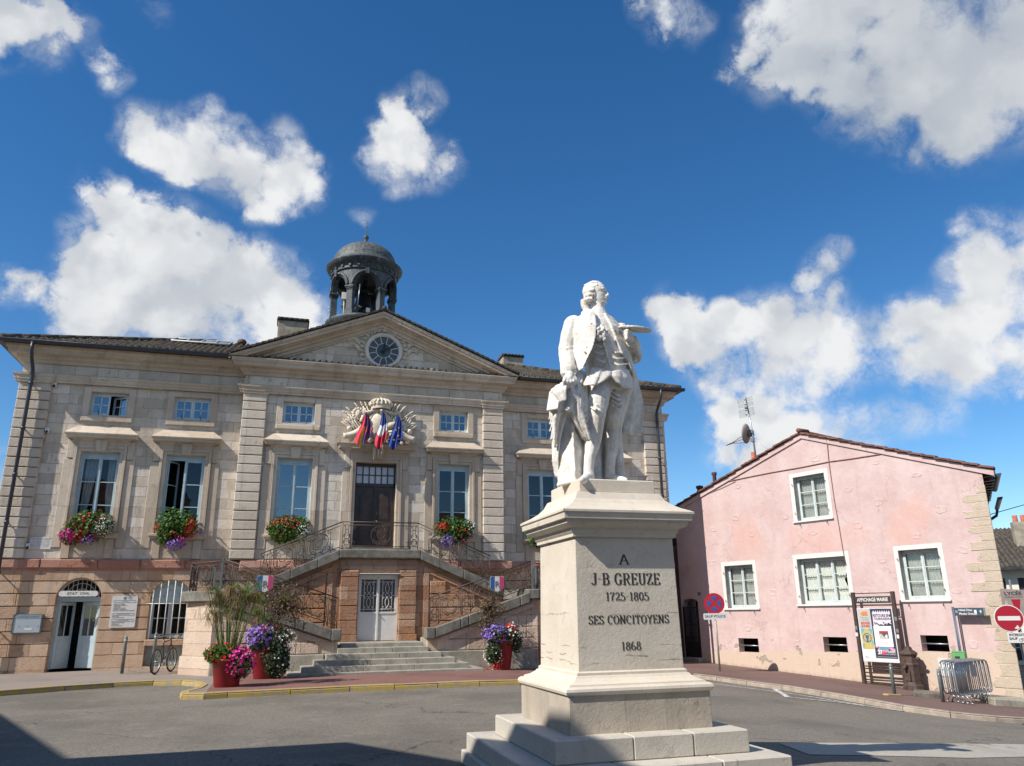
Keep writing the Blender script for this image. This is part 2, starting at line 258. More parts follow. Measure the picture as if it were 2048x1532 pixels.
class MB:
    def __init__(s): s.v = []; s.f = []; s.mi = []; s.cur = 0; s.sm = []
    def add(s, vs, fs, smooth=False):
        o = len(s.v); s.v += [tuple(v) for v in vs]
        for f in fs: s.f.append(tuple(i+o for i in f)); s.mi.append(s.cur); s.sm.append(smooth)
    def box(s, x0, x1, y0, y1, z0, z1, M=None):
        vs = [(x, y, z) for z in (z0, z1) for y in (y0, y1) for x in (x0, x1)]
        if M: vs = [M @ Vector(v) for v in vs]
        s.add(vs, [(0, 2, 3, 1), (4, 5, 7, 6), (0, 1, 5, 4), (2, 6, 7, 3), (0, 4, 6, 2), (1, 3, 7, 5)])
    def cbox(s, c, d, M=None): s.box(c[0]-d[0]/2, c[0]+d[0]/2, c[1]-d[1]/2, c[1]+d[1]/2, c[2]-d[2]/2, c[2]+d[2]/2, M)
    def bbox(s, x0, x1, y0, y1, z0, z1, b=.012):
        """box whose front (-y) edges are chamfered"""
        vs = [(x0+b, y0, z0+b), (x1-b, y0, z0+b), (x1-b, y0, z1-b), (x0+b, y0, z1-b), (x0, y0+b, z0), (x1, y0+b, z0), (x1, y0+b, z1), (x0, y0+b, z1),
              (x0, y1, z0), (x1, y1, z0), (x1, y1, z1), (x0, y1, z1)]
        s.add(vs, [(0, 1, 2, 3), (0, 4, 5, 1), (1, 5, 6, 2), (2, 6, 7, 3), (3, 7, 4, 0), (4, 8, 9, 5), (5, 9, 10, 6), (6, 10, 11, 7), (7, 11, 8, 4), (8, 11, 10, 9)])
    def prism(s, poly, a, b, fn=lambda u, v, w: (u, w, v)):
        """poly in (u,v) pushed from depth a to b; default: u=x, v=z, depth=y"""
        n = len(poly); vs = [fn(u, v, a) for u, v in poly]+[fn(u, v, b) for u, v in poly]
        s.add(vs, [tuple(range(n)), tuple(range(2*n-1, n-1, -1))]+[(i, i+n, (i+1) % n+n, (i+1) % n) for i in range(n)])
    def tube(s, pts, r, n=6, closed=False, smooth=True, caps=True):
        pts = [Vector(p) for p in pts]; m = len(pts)
        rr = r if hasattr(r, '__len__') else [r]*m
        vs = []; up = None
        for i, p in enumerate(pts):
            if closed: t = pts[(i+1) % m]-pts[i-1]
            else: t = pts[min(i+1, m-1)]-pts[max(i-1, 0)]
            if t.length < 1e-9: t = Vector((0, 0, 1))
            t.normalize()
            if up is None: up = Vector((0, 0, 1)) if abs(t.z) < .9 else Vector((1, 0, 0))
            a = t.cross(up)
            if a.length < 1e-4: a = t.cross(Vector((1, .3, .2)))
            a.normalize(); b = a.cross(t).normalized(); up = b
            for j in range(n):
                an = 2*PI*j/n; vs.append(p+(a*math.cos(an)+b*math.sin(an))*rr[i])
        fs = []
        for i in range(m if closed else m-1):
            for j in range(n):
                i2 = (i+1) % m; fs.append((i*n+j, i2*n+j, i2*n+(j+1) % n, i*n+(j+1) % n))
        if caps and not closed: fs += [tuple(range(n)), tuple(range(m*n-1, (m-1)*n-1, -1))]
        s.add(vs, fs, smooth)
    def lathe(s, prof, c=(0, 0, 0), n=24, smooth=True, a0=0.0, a1=2*PI, M=None):
        full = abs(a1-a0-2*PI) < 1e-6; k = n if full else n+1; vs = []
        for r, z in prof:
            for j in range(k):
                a = a0+(a1-a0)*j/n; v = Vector((r*math.cos(a), r*math.sin(a), z))
                if M: v = M @ v
                vs.append(v+Vector(c))
        fs = []
        for i in range(len(prof)-1):
            for j in range(n):
                j2 = (j+1) % k; fs.append((i*k+j, i*k+j2, (i+1)*k+j2, (i+1)*k+j))
        s.add(vs, fs, smooth)
    def ell(s, c, r, n=12, m=8, M=None, smooth=True):
        prof = [(math.sin(PI*i/m), -math.cos(PI*i/m)) for i in range(m+1)]
        vs = []
        for a, z in prof:
            for j in range(n):
                v = Vector((a*math.cos(2*PI*j/n)*r[0], a*math.sin(2*PI*j/n)*r[1], z*r[2]))
                if M: v = M @ v
                vs.append(v+Vector(c))
        s.add(vs, [(i*n+j, i*n+(j+1) % n, (i+1)*n+(j+1) % n, (i+1)*n+j) for i in range(m) for j in range(n)], smooth)
    def sweep(s, path, prof, closed=False, smooth=False):
        """moulding: path of (x,y) walked with the outside on the right, profile of (out,z), mitred"""
        P = [Vector((p[0], p[1])) for p in path]; m = len(P); vs = []; k = len(prof)
        for i in range(m):
            dirs = []
            if closed or i > 0: dirs.append((P[i]-P[i-1]).normalized())
            if closed or i < m-1: dirs.append((P[(i+1) % m]-P[i]).normalized())
            ns = [Vector((d.y, -d.x)) for d in dirs]
            nn = ns[0] if len(ns) == 1 else (ns[0]+ns[1])/(1+ns[0].dot(ns[1]))
            for o, z in prof:
                q = P[i]+nn*o; vs.append((q.x, q.y, z))
        fs = []
        for i in range(m if closed else m-1):
            i2 = (i+1) % m
            for j in range(k-1): fs.append((i*k+j, i2*k+j, i2*k+j+1, i*k+j+1))
        if not closed: fs += [tuple(range(k-1, -1, -1)), tuple((m-1)*k+j for j in range(k))]
        s.add(vs, fs, smooth)
    def merge(s, o, M=None):
        s.add([(M @ Vector(v)) if M else v for v in o.v], o.f)
    def build(s, name, mat=None, parent=None, loc=None, bevel=0.0, auto=None):
        me = bpy.data.meshes.new(name); me.from_pydata(s.v, [], s.f)
        mats = mat if isinstance(mat, (list, tuple)) else [mat]
        for m in mats: me.materials.append(m)
        me.polygons.foreach_set('material_index', s.mi); me.polygons.foreach_set('use_smooth', s.sm)
        bm = bmesh.new(); bm.from_mesh(me); bmesh.ops.recalc_face_normals(bm, faces=bm.faces); bm.to_mesh(me); bm.free(); me.update()
        o = bpy.data.objects.new(name, me); COL.objects.link(o)
        if parent: o.parent = parent
        if loc is not None: o.location = loc
        if bevel:
            md = o.modifiers.new('bevel', 'BEVEL'); md.width = bevel; md.segments = 1; md.limit_method = 'ANGLE'; md.angle_limit = math.radians(50)
        return o

def holed(mb, outer, holes, y, depth, fn=lambda u, v, w: (u, w, v), reveal=True):
    """flat wall face with openings cut in it, and the reveals of the openings"""
    bm = bmesh.new(); es = []
    for loop in [outer]+holes:
        vs = [bm.verts.new((p[0], p[1], 0)) for p in loop]
        es += [bm.edges.new((vs[i], vs[(i+1) % len(vs)])) for i in range(len(vs))]
    bmesh.ops.triangle_fill(bm, use_beauty=True, use_dissolve=False, edges=es)
    bm.verts.index_update()
    mb.add([fn(v.co.x, v.co.y, y) for v in bm.verts], [tuple(v.index for v in f.verts) for f in bm.faces]); bm.free()
    if reveal:
        for h in holes:
            n = len(h); mb.add([fn(p[0], p[1], y) for p in h]+[fn(p[0], p[1], y+depth) for p in h], [(i, (i+1) % n, (i+1) % n+n, i+n) for i in range(n)])
def rect(x0, x1, z0, z1): return [(x0, z0), (x1, z0), (x1, z1), (x0, z1)]
def arch(cx, hw, z0, zs, n=14): return [(cx-hw, z0), (cx+hw, z0)]+[(cx+hw*math.cos(PI*i/n), zs+hw*math.sin(PI*i/n)) for i in range(n+1)]

FONTCACHE = {}
def text_poly(body, size, bold=0.0):
    """built-in font outline as flat geometry centred on 0,0 : verts (x,y), faces"""
    cu = bpy.data.curves.new('t', 'FONT'); cu.body = body; cu.size = size; cu.align_x = 'CENTER'; cu.align_y = 'CENTER'; cu.offset = bold; cu.resolution_u = 3
    ob = bpy.data.objects.new('t', cu); COL.objects.link(ob)
    dg = bpy.context.evaluated_depsgraph_get(); me = bpy.data.meshes.new_from_object(ob.evaluated_get(dg))
    vs = [tuple(v.co[:2]) for v in me.vertices]; fs = [tuple(p.vertices) for p in me.polygons]
    bpy.data.objects.remove(ob); bpy.data.curves.remove(cu); bpy.data.meshes.remove(me)
    return vs, fs
def put_text(mb, body, size, x, z, y, fn=lambda u, v, w: (u, w, v), width=None, bold=0.0, align='C'):
    vs, fs = text_poly(body, size, bold)
    if not vs: return
    w0 = min(v[0] for v in vs); w1 = max(v[0] for v in vs)
    sx = width/(w1-w0) if width else 1.0
    ox = x if align == 'C' else x-w0*sx
    mb.add([fn(ox+v[0]*sx, z+v[1], y) for v in vs], fs)

def smoothmesh(mb, name, mat, parent, voxel=.014, smooth=3, noise_amt=0.0, loc=None, nsc=14.0):
    """fuse overlapping pieces into one continuous carved surface"""
    o = mb.build(name, mat, parent, loc)
    md = o.modifiers.new('r', 'REMESH'); md.mode = 'VOXEL'; md.voxel_size = voxel; md.use_smooth_shade = True
    if smooth:
        s = o.modifiers.new('s', 'SMOOTH'); s.iterations = smooth; s.factor = .5
    dg = bpy.context.evaluated_depsgraph_get(); me = bpy.data.meshes.new_from_object(o.evaluated_get(dg))
    o.modifiers.clear(); old = o.data; o.data = me; bpy.data.meshes.remove(old)
    if noise_amt:
        for v, nrm in zip(me.vertices, [v.normal.copy() for v in me.vertices]):
            v.co += nrm*noise_amt*mnoise.fractal(v.co*nsc, 1.0, 2.0, 3)
    me.materials.clear(); me.materials.append(mat); me.polygons.foreach_set('use_smooth', [True]*len(me.polygons)); me.update()
    return o

def foliage(mb, c, r, n, size, rng, shell=.55, droop=0.0, flat=.6, squash=1.0):
    """scattered leaf blades filling an ellipsoid, denser to the outside, with uneven lobes"""
    lob = [(rng.uniform(-1, 1), rng.uniform(-1, 1), rng.uniform(-1, 1), rng.uniform(.8, 1.18)) for _ in range(7)]
    for _ in range(n):
        d = Vector((rng.gauss(0, 1), rng.gauss(0, 1), rng.gauss(0, 1))).normalized()
        k = 1.0
        for lx, ly, lz, lk in lob:
            t = max(0, d.dot(Vector((lx, ly, lz)).normalized())); k += (lk-1)*t*t*1.6
        rad = k*(shell+(1-shell)*rng.random()) if rng.random() < .8 else k*rng.random()
        p = Vector((c[0]+d.x*r[0]*rad, c[1]+d.y*r[1]*rad, c[2]+d.z*r[2]*rad))
        nrm = (d+Vector((rng.gauss(0, flat), rng.gauss(0, flat), rng.gauss(0, flat)+.25))).normalized()
        leaf(mb, p, nrm, size*rng.uniform(.6, 1.3), rng, squash)
def leaf(mb, p, nrm, s, rng, squash=1.0):
    a = nrm.orthogonal().normalized(); a = Matrix.Rotation(rng.random()*2*PI, 3, nrm) @ a; b = nrm.cross(a)
    w = s*.5*squash
    mb.add([p-a*s*.5, p+b*w-nrm*s*.08, p+a*s*.5-nrm*s*.16, p-b*w-nrm*s*.08], [(0, 1, 2), (0, 2, 3)])
def petals(mb, c, r, n, size, rng, sect=None, shell=.92):
    """little five-sided blossoms facing out from an ellipsoid; sect limits them to a patch"""
    k = 0; tries = 0
    while k < n and tries < n*60:
        tries += 1
        d = Vector((rng.gauss(0, 1), rng.gauss(0, 1), rng.gauss(0, 1))).normalized()
        if d.y > .35 or (sect and not sect(d)): continue
        p = Vector((c[0]+d.x*r[0]*rng.uniform(shell, 1.12), c[1]+d.y*r[1]*rng.uniform(shell, 1.12), c[2]+d.z*r[2]*rng.uniform(shell, 1.12)))
        nrm = (d+Vector((rng.gauss(0, .3), rng.gauss(0, .3), rng.gauss(0, .3)))).normalized(); s = size*rng.uniform(.65, 1.25)
        a = nrm.orthogonal().normalized(); b = nrm.cross(a); ph = rng.random()*6
        vs = [p-nrm*s*.15]+[p+(a*math.cos(ph+2*PI*j/5)+b*math.sin(ph+2*PI*j/5))*s*.55+nrm*s*.12*(j % 2) for j in range(5)]
        mb.add(vs, [(0, j+1, (j+1) % 5+1) for j in range(5)]); k += 1
def spiral(cx, cz, r0, a0, turns, n=14, shrink=.25):
    return [(cx+r0*(1-(1-shrink)*i/n)*math.cos(a0+turns*2*PI*i/n), cz+r0*(1-(1-shrink)*i/n)*math.sin(a0+turns*2*PI*i/n)) for i in range(n+1)]
def circ(cx, cz, r, n=14): return [(cx+r*math.cos(2*PI*i/n), cz+r*math.sin(2*PI*i/n)) for i in range(n)]

# ---------------------------------------------------------------- ground
def ground_mat(name, c1, c2, joints=False, spots=.3):
    m, k, b = new_mat(name); co = objco(k)
    g = k.noise(co, 55, 4, .75); f = k.noise(co, 160, 2, .6); big = k.noise(co, .35, 5, .6); mid = k.noise(co, 2.6, 5, .65)
    col = k.mix(k.rng(k.math('ADD', k.math('ADD', k.math('MULTIPLY', g, .55), k.math('MULTIPLY', f, .25)), k.math('MULTIPLY', k.noise(co, 24, 3, .7), .45)), .46, .80), c1, c2)
    col = k.mix(k.math('MULTIPLY', k.rng(big, .42, .66), .45), col, tuple(x*.72 for x in c1))
    col = k.mix(k.math('MULTIPLY', k.rng(mid, .55, .75), spots), col, tuple(min(1, x*1.25) for x in c2))
    # cracks and tyre-polished bands
    vo = k.new('ShaderNodeTexVoronoi', feature='DISTANCE_TO_EDGE'); k.put(vo.inputs['Vector'], k.vec('ADD', k.scalev(co, .16), k.scalev(k.noise(co, 1.2, 4, .6, color=True), .25))); vo.inputs['Scale'].default_value = 1
    cr = k.math('MULTIPLY', k.rng(vo.outputs['Distance'], .006, .0), k.rng(k.noise(co, .5, 2, .5), .45, .6))
    col = k.mix(k.math('MULTIPLY', cr, .7), col, (.03, .028, .025))
    k.put(b.inputs['Base Color'], col); b.inputs['Roughness'].default_value = .9; b.inputs['Specular IOR Level'].default_value = .25
    bump(k, b, k.math('ADD', g, k.math('MULTIPLY', f, .5)), .35, .008); return m
M['asphalt'] = ground_mat('aged_grey_asphalt', (.110, .096, .078), (.275, .248, .205))
M['pavegrey'] = ground_mat('grey_pink_pavement', (.21, .17, .145), (.33, .28, .24))
M['pavered'] = ground_mat('dark_red_asphalt', (.17, .085, .07), (.27, .15, .125))
M['pavebrown'] = ground_mat('brown_red_asphalt', (.14, .088, .076), (.22, .145, .125))
M['tar'] = ground_mat('fresh_tarmac', (.045, .045, .047), (.085, .085, .088))
M['cement'] = ground_mat('pale_cement_strip', (.34, .31, .26), (.50, .46, .39))
def worn(name, c, under, wear=.5, sc=9):
    m, k, b = new_mat(name); co = objco(k)
    n = k.noise(co, sc, 6, .7); n2 = k.noise(co, 60, 3, .6)
    col = k.mix(k.rng(k.math('ADD', n, k.math('MULTIPLY', n2, .3)), wear+.1, wear+.24), c, under)
    k.put(b.inputs['Base Color'], col); b.inputs['Roughness'].default_value = .8; bump(k, b, n2, .3, .01); return m
M['yellow'] = worn('worn_yellow_kerb_paint', (.44, .31, .075), (.31, .26, .19), .51, 7)
M['kerbst'] = worn('stone_kerb', (.30, .25, .20), (.40, .33, .26), .5, 4)
M['roadwhite'] = worn('worn_white_road_paint', (.66, .66, .64), (.16, .15, .13), .52, 10)
M['roadblue'] = worn('worn_blue_road_paint', (.30, .45, .58), (.16, .15, .13), .46, 10)

def axis(lo, hi, step): return [lo+(hi-lo)*i/round((hi-lo)/step) for i in range(round((hi-lo)/step)+1)]
gx = [-900, -300, -120, -60, -40]+axis(-30, 32, 1.0)+[40, 60, 120, 300, 900]
gy = [-900, -300, -120, -60]+axis(-40, 20, 1.0)+[40, 80, 200, 600, 1500]
mb = MB(); mb.add([(x, y, T(x, y)+ROAD) for y in gy for x in gx], [(j*len(gx)+i, j*len(gx)+i+1, (j+1)*len(gx)+i+1, (j+1)*len(gx)+i) for j in range(len(gy)-1) for i in range(len(gx)-1)], True)
tag(mb.build('road', M['asphalt']), kind='structure')

def sheet(name, poly, dz, mat, kind='structure', n=10):
    """paved area that follows the terrain"""
    bm = bmesh.new(); vs = [bm.verts.new((p[0], p[1], 0)) for p in poly]
    es = [bm.edges.new((vs[i], vs[(i+1) % len(vs)])) for i in range(len(vs))]
    bmesh.ops.triangle_fill(bm, use_beauty=True, edges=es)
    for x in range(-11, 30):
        bmesh.ops.bisect_plane(bm, geom=bm.verts[:]+bm.edges[:]+bm.faces[:], plane_co=(x*1.0, 0, 0), plane_no=(1, 0, 0))
    for y in range(-22, 12, 1):
        bmesh.ops.bisect_plane(bm, geom=bm.verts[:]+bm.edges[:]+bm.faces[:], plane_co=(0, y*1.0, 0), plane_no=(0, 1, 0))
    for v in bm.verts: v.co.z = T(v.co.x, v.co.y)+dz
    bmesh.ops.recalc_face_normals(bm, faces=bm.faces)
    if sum(f.normal.z for f in bm.faces) < 0: bmesh.ops.reverse_faces(bm, faces=bm.faces)
    me = bpy.data.meshes.new(name); bm.to_mesh(me); bm.free(); me.materials.append(mat)
    o = bpy.data.objects.new(name, me); COL.objects.link(o); return tag(o, kind=kind)
def densify(path, step=.5):
    out = []
    for a, b in zip(path, path[1:]):
        n = max(1, int(math.dist(a, b)/step)); out += [(a[0]+(b[0]-a[0])*i/n, a[1]+(b[1]-a[1])*i/n) for i in range(n)]
    return out+[path[-1]]
KL = [(-16, -9.4), (-12, -8.1), (-9.03, -6.38), (-7.88, -5.57), (-6.9, -5.1), (-6.0, -4.92), (-5.3, -5.15), (-4.95, -5.7), (-4.72, -6.7), (-4.78, -7.6), (-5.0, -8.3), (-4.9, -8.95), (-4.45, -9.1)]
KM = [(-4.45, -9.1), (-3.99, -8.98), (-1.37, -8.68), (2.71, -8.64), (5.4, -7.9), (7.6, -6.0), (8.9, -4.75), (9.7, -4.5)]
KR = [(9.7, -4.5), (10.02, -5.4), (10.3, -6.6), (10.72, -7.7), (10.93, -9.1), (11.05, -10.6), (11.05, -11.84), (11.5, -12.75), (12.3, -13.2), (14.5, -13.6), (19, -14.2)]
inset = lambda P, d: [(P[i][0]+d*n[0], P[i][1]+d*n[1]) for i, n in enumerate(normals(P))]
def normals(P):
    out = []
    for i in range(len(P)):
        a = Vector(P[max(i-1, 0)]); b = Vector(P[min(i+1, len(P)-1)]); d = (b-a).normalized(); out.append((-d.y, d.x))
    return out
sheet('pavement', KL+[(-4.45, -9.1), (-4.5, -3.0), (-4.5, .3), (-16, .3)], 0.0, M['pavegrey'])
sheet('pavement', KM+[(9.7, .2), (9.7, 4), (-4.5, 4), (-4.5, -3.0)], 0.0, M['pavered'])
sheet('pavement', KR+[(22, -14), (22, -6), (16.5, -3), (13.4, 1.0), (13.0, 8), (9.7, 8)], 0.0, M['pavebrown'])
def kerb(name, path, mat, w=.17, top=.014):
    """kerb stones, each one rounded on its front edge, with open joints"""
    mb = MB(); P = densify(path, .9); N = normals(P)
    for i in range(len(P)-1):
        (ax, ay), (bx, by) = P[i], P[i+1]; g = .008/max(.05, math.dist(P[i], P[i+1])); a = lambda t: (ax+(bx-ax)*t, ay+(by-ay)*t); rg = random.uniform(-.006, .006)
        vs = []
        for t, n in ((g, N[i]), (1-g, N[i+1])):
            x, y = a(t); z = T(x, y)
            for o, h in ((-.012, ROAD-.05), (-.006, -.03+rg), (.03, top+rg), (w, top+rg), (w, -.2)): vs.append((x+n[0]*o, y+n[1]*o, z+h))
        mb.add(vs, [(j, j+5, j+6, j+1) for j in range(4)]+[(4, 3, 2, 1, 0), (5, 6, 7, 8, 9)])
    return tag(mb.build(name, mat), kind='structure')
kerb('kerb', KL, M['yellow']); kerb('kerb', KM[:5], M['yellow']); kerb('kerb', KM[4:], M['kerbst']); kerb('kerb', KR[:6], M['kerbst']); kerb('kerb', KR[5:], M['kerbst'])
def strip(name, path, w, mat, dz=.004):
    P = densify(path, .4); N = normals(P); mb = MB()
    mb.add([(p[0]+n[0]*s, p[1]+n[1]*s, T(p[0]+n[0]*s, p[1]+n[1]*s)+ROAD+dz) for p, n in zip(P, N) for s in (-w/2, w/2)], [(2*i, 2*i+2, 2*i+3, 2*i+1) for i in range(len(P)-1)])
    return tag(mb.build(name, mat), kind='structure')
strip('road_marking', [(8.62, -5.6), (9.45, -6.75), (10.3, -8.6), (10.75, -10.9)], .09, M['roadwhite'])
strip('road_marking', [(10.55, -7.6), (9.85, -9.0), (9.45, -9.75)], .15, M['roadwhite'], .008)
strip('road_marking', [(9.4, -9.72), (10.35, -10.5), (11.0, -11.9)], .13, M['roadwhite'], .012)
strip('road_marking', [(6.9, -10.0), (7.7, -9.85)], .12, M['roadblue'])
sheet('light_tarmac_strip', [(3.62, -17.75), (8.6, -17.1), (14, -16.6), (14, -18.2), (8.0, -18.3), (5.8, -18.75), (3.4, -18.7)], ROAD+.006, M['cement'])
sheet('tarmac_patch', [(12.6, -13.55), (13.0, -13.2), (15.6, -13.65), (19, -14.1), (19, -15.5), (13.8, -15.0)], ROAD+.008, M['tar'])

# ---------------------------------------------------------------- town hall
HALL = thing('town_hall', 'pale stone neoclassical town hall with a clock pediment and a grey bell turret', 'town hall')
CY = -.31                                       # front of the projecting centre
XW, XC = 11.68, 4.70
WX = [(-9.0, .592), (-6.378, .62), (-2.816, .594), (2.816, .594), (6.378, .62), (9.0, .592)]
SX = [(-8.965, .576), (-6.36, .59), (-2.80, .548), (2.80, .548), (6.36, .59), (8.965, .576)]
yw = lambda x: CY if abs(x) < XC else 0.0
Z0, Z1, TW0, TW1, SW0, SW1 = 3.34, 9.76, 4.22, 6.82, 8.05, 8.845
mb = MB()
for a, b, y in ((-XW, -XC, 0), (-XC, XC, CY), (XC, XW, 0)):
    hs = [rect(c-h, c+h, TW0, TW1) for c, h in WX if a < c < b]+[rect(c-h, c+h, SW0, SW1) for c, h in SX if a < c < b]
    if y == CY: hs.append(rect(-.726, .726, 3.76, 6.78))
    holed(mb, rect(a, b, Z0, Z1), hs, y, .34)
for s in (-1, 1):
    mb.add([(s*XC, 0, Z0), (s*XC, CY, Z0), (s*XC, CY, Z1), (s*XC, 0, Z1)], [(0, 1, 2, 3)])
    mb.add([(s*XW, 0, -.6), (s*XW, 12, -.6), (s*XW, 12, Z1), (s*XW, 0, Z1)], [(0, 1, 2, 3)])
mb.add([(-XW, 12, -.6), (XW, 12, -.6), (XW, 12, Z1), (-XW, 12, Z1)], [(0, 1, 2, 3)])
mb.build('wall', M['lime'], HALL)
mb = MB(); mb.box(-11.4, 11.4, 1.1, 1.15, 0.0, 9.6); mb.build('dark_back_panel', M['dark'], HALL)  # near-black panel, the dark of the unlit rooms put into its colour
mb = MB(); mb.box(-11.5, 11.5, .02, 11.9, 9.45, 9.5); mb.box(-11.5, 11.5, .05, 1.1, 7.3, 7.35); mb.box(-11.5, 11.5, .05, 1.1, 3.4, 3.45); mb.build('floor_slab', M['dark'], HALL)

# basement: banded sandstone with arched openings
DX, DH, DS = -9.04, .64, 2.14
BX, BH, BS, B0 = 6.38, .60, 2.12, .92
ops = [(DX, DH, DS, -.5), (-BX, BH, BS, .06), (BX, BH, BS, .06), (-DX, DH, DS, .06)]
mb = MB()
holed(mb, rect(-XW, XW, -.6, 3.06), [arch(c, h, z, s) for c, h, s, z in ops], 0.03, .42)
def halfw(o, z):
    c, h, s, zb = o
    if z <= zb or z >= s+h: return 0.0
    return h if z <= s else math.sqrt(max(0, h*h-(z-s)**2))
rows = [(-.6, .45, -.075)]+[(.45+.3714*i, .45+.3714*(i+1), -.03) for i in range(7)]
for za, zb_, yf in rows:
    g = .016 if yf > -.05 else 0.0; lo, hi = za+g, zb_-g
    zs = [lo+(hi-lo)*i/24 for i in range(25)]; cuts = [o for o in ops if any(halfw(o, z) > 0 for z in zs)]
    bounds = [(-XW-.02, None)]+[(None, o) for o in cuts]+[(XW+.02, None)]
    for i in range(len(bounds)-1):
        L, Rr = bounds[i], bounds[i+1]
        lx = lambda z: L[0] if L[1] is None else L[1][0]+halfw(L[1], z)
        rx = lambda z: Rr[0] if Rr[1] is None else Rr[1][0]-halfw(Rr[1], z)
        x0 = max(lx(z) for z in zs); x1 = min(rx(z) for z in zs)
        # split into separate blocks
        edges = [x0]
        while x1-edges[-1] > 1.5: edges.append(edges[-1]+random.uniform(.75, 1.15))
        edges.append(x1)
        for j in range(len(edges)-1):
            pl = [(lx(z) if j == 0 else edges[j]+.004, z) for z in zs]; pr = [(rx(z) if j == len(edges)-2 else edges[j+1]-.004, z) for z in reversed(zs)]
            d = random.uniform(-.006, .006); mb.prism(pl+pr, yf+d, .035)
mb.build('basement_wall', M['pinkst'], HALL, bevel=.012)
mb = MB(); path = [(-XW, 2), (-XW, 0), (-XC, 0), (-XC, CY), (XC, CY), (XC, 0), (XW, 0), (XW, 2)]
x = -XW-.07
while x < XW:
    x2 = min(x+random.uniform(1.1, 1.7), XW+.07); dy = random.uniform(-.012, .012)
    ya = CY if abs((x+x2)/2) < XC else 0
    mb.bbox(x+.004, x2-.004, ya-.10+dy, ya+.05, 3.07, 3.345, .03); mb.box(x, x2, ya-.05, ya+.04, 3.0, 3.07); x = x2
mb.build('band_course', M['redst'], HALL)

# rusticated pilasters
for cx, w, y in ((-11.21, .94, 0), (-4.31, .78, CY), (4.31, .78, CY), (11.21, .94, 0)):
    mb = MB(); p = (9.06-3.36)/18
    for i in range(18):
        z = 3.36+i*p; d = random.uniform(-.005, .005)
        mb.bbox(cx-w/2, cx+w/2, y-.13+d, y+.01, z+.017, z+p-.017 if i < 17 else 9.06, .016)
    mb.box(cx-w/2+.02, cx+w/2-.02, y-.055, y+.005, 3.36, 9.05)
    mb.build('pilaster', M['rust'], HALL)

# entablature
FP = [(-XW, 11.9), (-XW, 0), (-XC, 0), (-XC, CY), (XC, CY), (XC, 0), (XW, 0), (XW, 11.9)]
mb = MB(); mb.sweep(FP, [(-.02, 9.06), (.14, 9.06), (.14, 9.135), (.165, 9.14), (.165, 9.22), (.20, 9.25), (.215, 9.30), (.215, 9.325), (-.02, 9.335)])
for cx, w, y in ((-11.21, 1.02, 0), (-4.31, .86, CY), (4.31, .86, CY), (11.21, 1.02, 0)):      # the mouldings break forward over the pilasters
    mb.sweep([(cx-w/2+.05, y), (cx-w/2+.05, y-.13), (cx+w/2-.05, y-.13), (cx+w/2-.05, y)], [(0, 9.0), (.05, 9.03), (.05, 9.1), (.075, 9.12), (.075, 9.2), (.11, 9.25), (.12, 9.315), (0, 9.328)])
mb.build('architrave', M['trim'], HALL)
mb = MB(); mb.sweep(FP, [(-.02, 9.70), (.07, 9.71), (.10, 9.80), (.17, 9.85), (.19, 9.94), (.40, 9.97), (.41, 10.08), (.46, 10.12), (.49, 10.21), (.49, 10.235), (-.02, 10.27)])
mb.build('cornice', M['trim'], HALL)
# pediment
SL = .405; XE = 5.19; ZA = 10.30+SL*XE
mb = MB(); zt = ZA-.56
holed(mb, [(-(zt-10.2)/SL, 10.2), ((zt-10.2)/SL, 10.2), (0, zt)], [], CY+.0, .1)
PED = mb.build('pediment', M['lime'], HALL)
mb = MB()
for d0, d1, yf in ((0.0, .10, -.86), (.10, .21, -.81), (.21, .25, -.62), (.25, .37, -.52), (.37, .50, -.43), (.50, .58, -.37)):
    za, zb_ = ZA-d0, ZA-d1; base = 10.272
    xa, xb = (za-base)/SL, (zb_-base)/SL
    for s in (-1, 1):
        n = 7                                    # separate stones along the slope
        for i in range(n):
            t0, t1 = i/n, (i+1)/n; e = .003
            u0, u1 = xa*(1-t0), xa*(1-t1); w0, w1 = xb*(1-t0), xb*(1-t1)
            mb.prism([(s*(u0-e), za-SL*(u0-e)), (s*(w0-e), zb_-SL*(w0-e)), (s*(w1+e*(i < n-1)), zb_-SL*(w1+e*(i < n-1))), (s*(u1+e*(i < n-1)), za-SL*(u1+e*(i < n-1)))], yf, CY+.02)
mb.build('raking_cornice', M['trim'], PED)
# carved garlands around the clock
mb = MB(); CX, CZ = .10, 11.02; rg = random.Random(3)
for s in (-1, 1):
    for i in range(15):
        a = math.radians(92+i*11.5) if s < 0 else math.radians(88-i*11.5)
        r = .83+(0 if i < 9 else (i-9)*.085)
        for q in (-1, 0, 1):
            rr = r+q*.045; mb.ell((CX+rr*math.cos(a), CY-.05-.02*(q == 0), CZ+rr*math.sin(a)), (.028, .035, .085), 6, 4, Matrix.Rotation(-(a)+s*.5*q*s, 3, 'Y'))
    for zz, ln in ((.27, .5), (.02, .42)):
        for q in range(3):
            pts = [(CX+s*(.88+ln*t), CY-.05, CZ+zz+.22*math.sin(t*2.4)-q*.06-.12*t*t) for t in [j/6 for j in range(7)]]
            mb.tube(pts, [.035*(1-.5*j/6) for j in range(7)], 5)
    mb.prism([(CX+s*.55, 10.21), (CX+s*.86, 10.52), (CX+s*.80, 10.56), (CX+s*.42, 10.21)], CY-.03, CY+.01)
mb.build('carved_garland', M['sculpt'], PED)
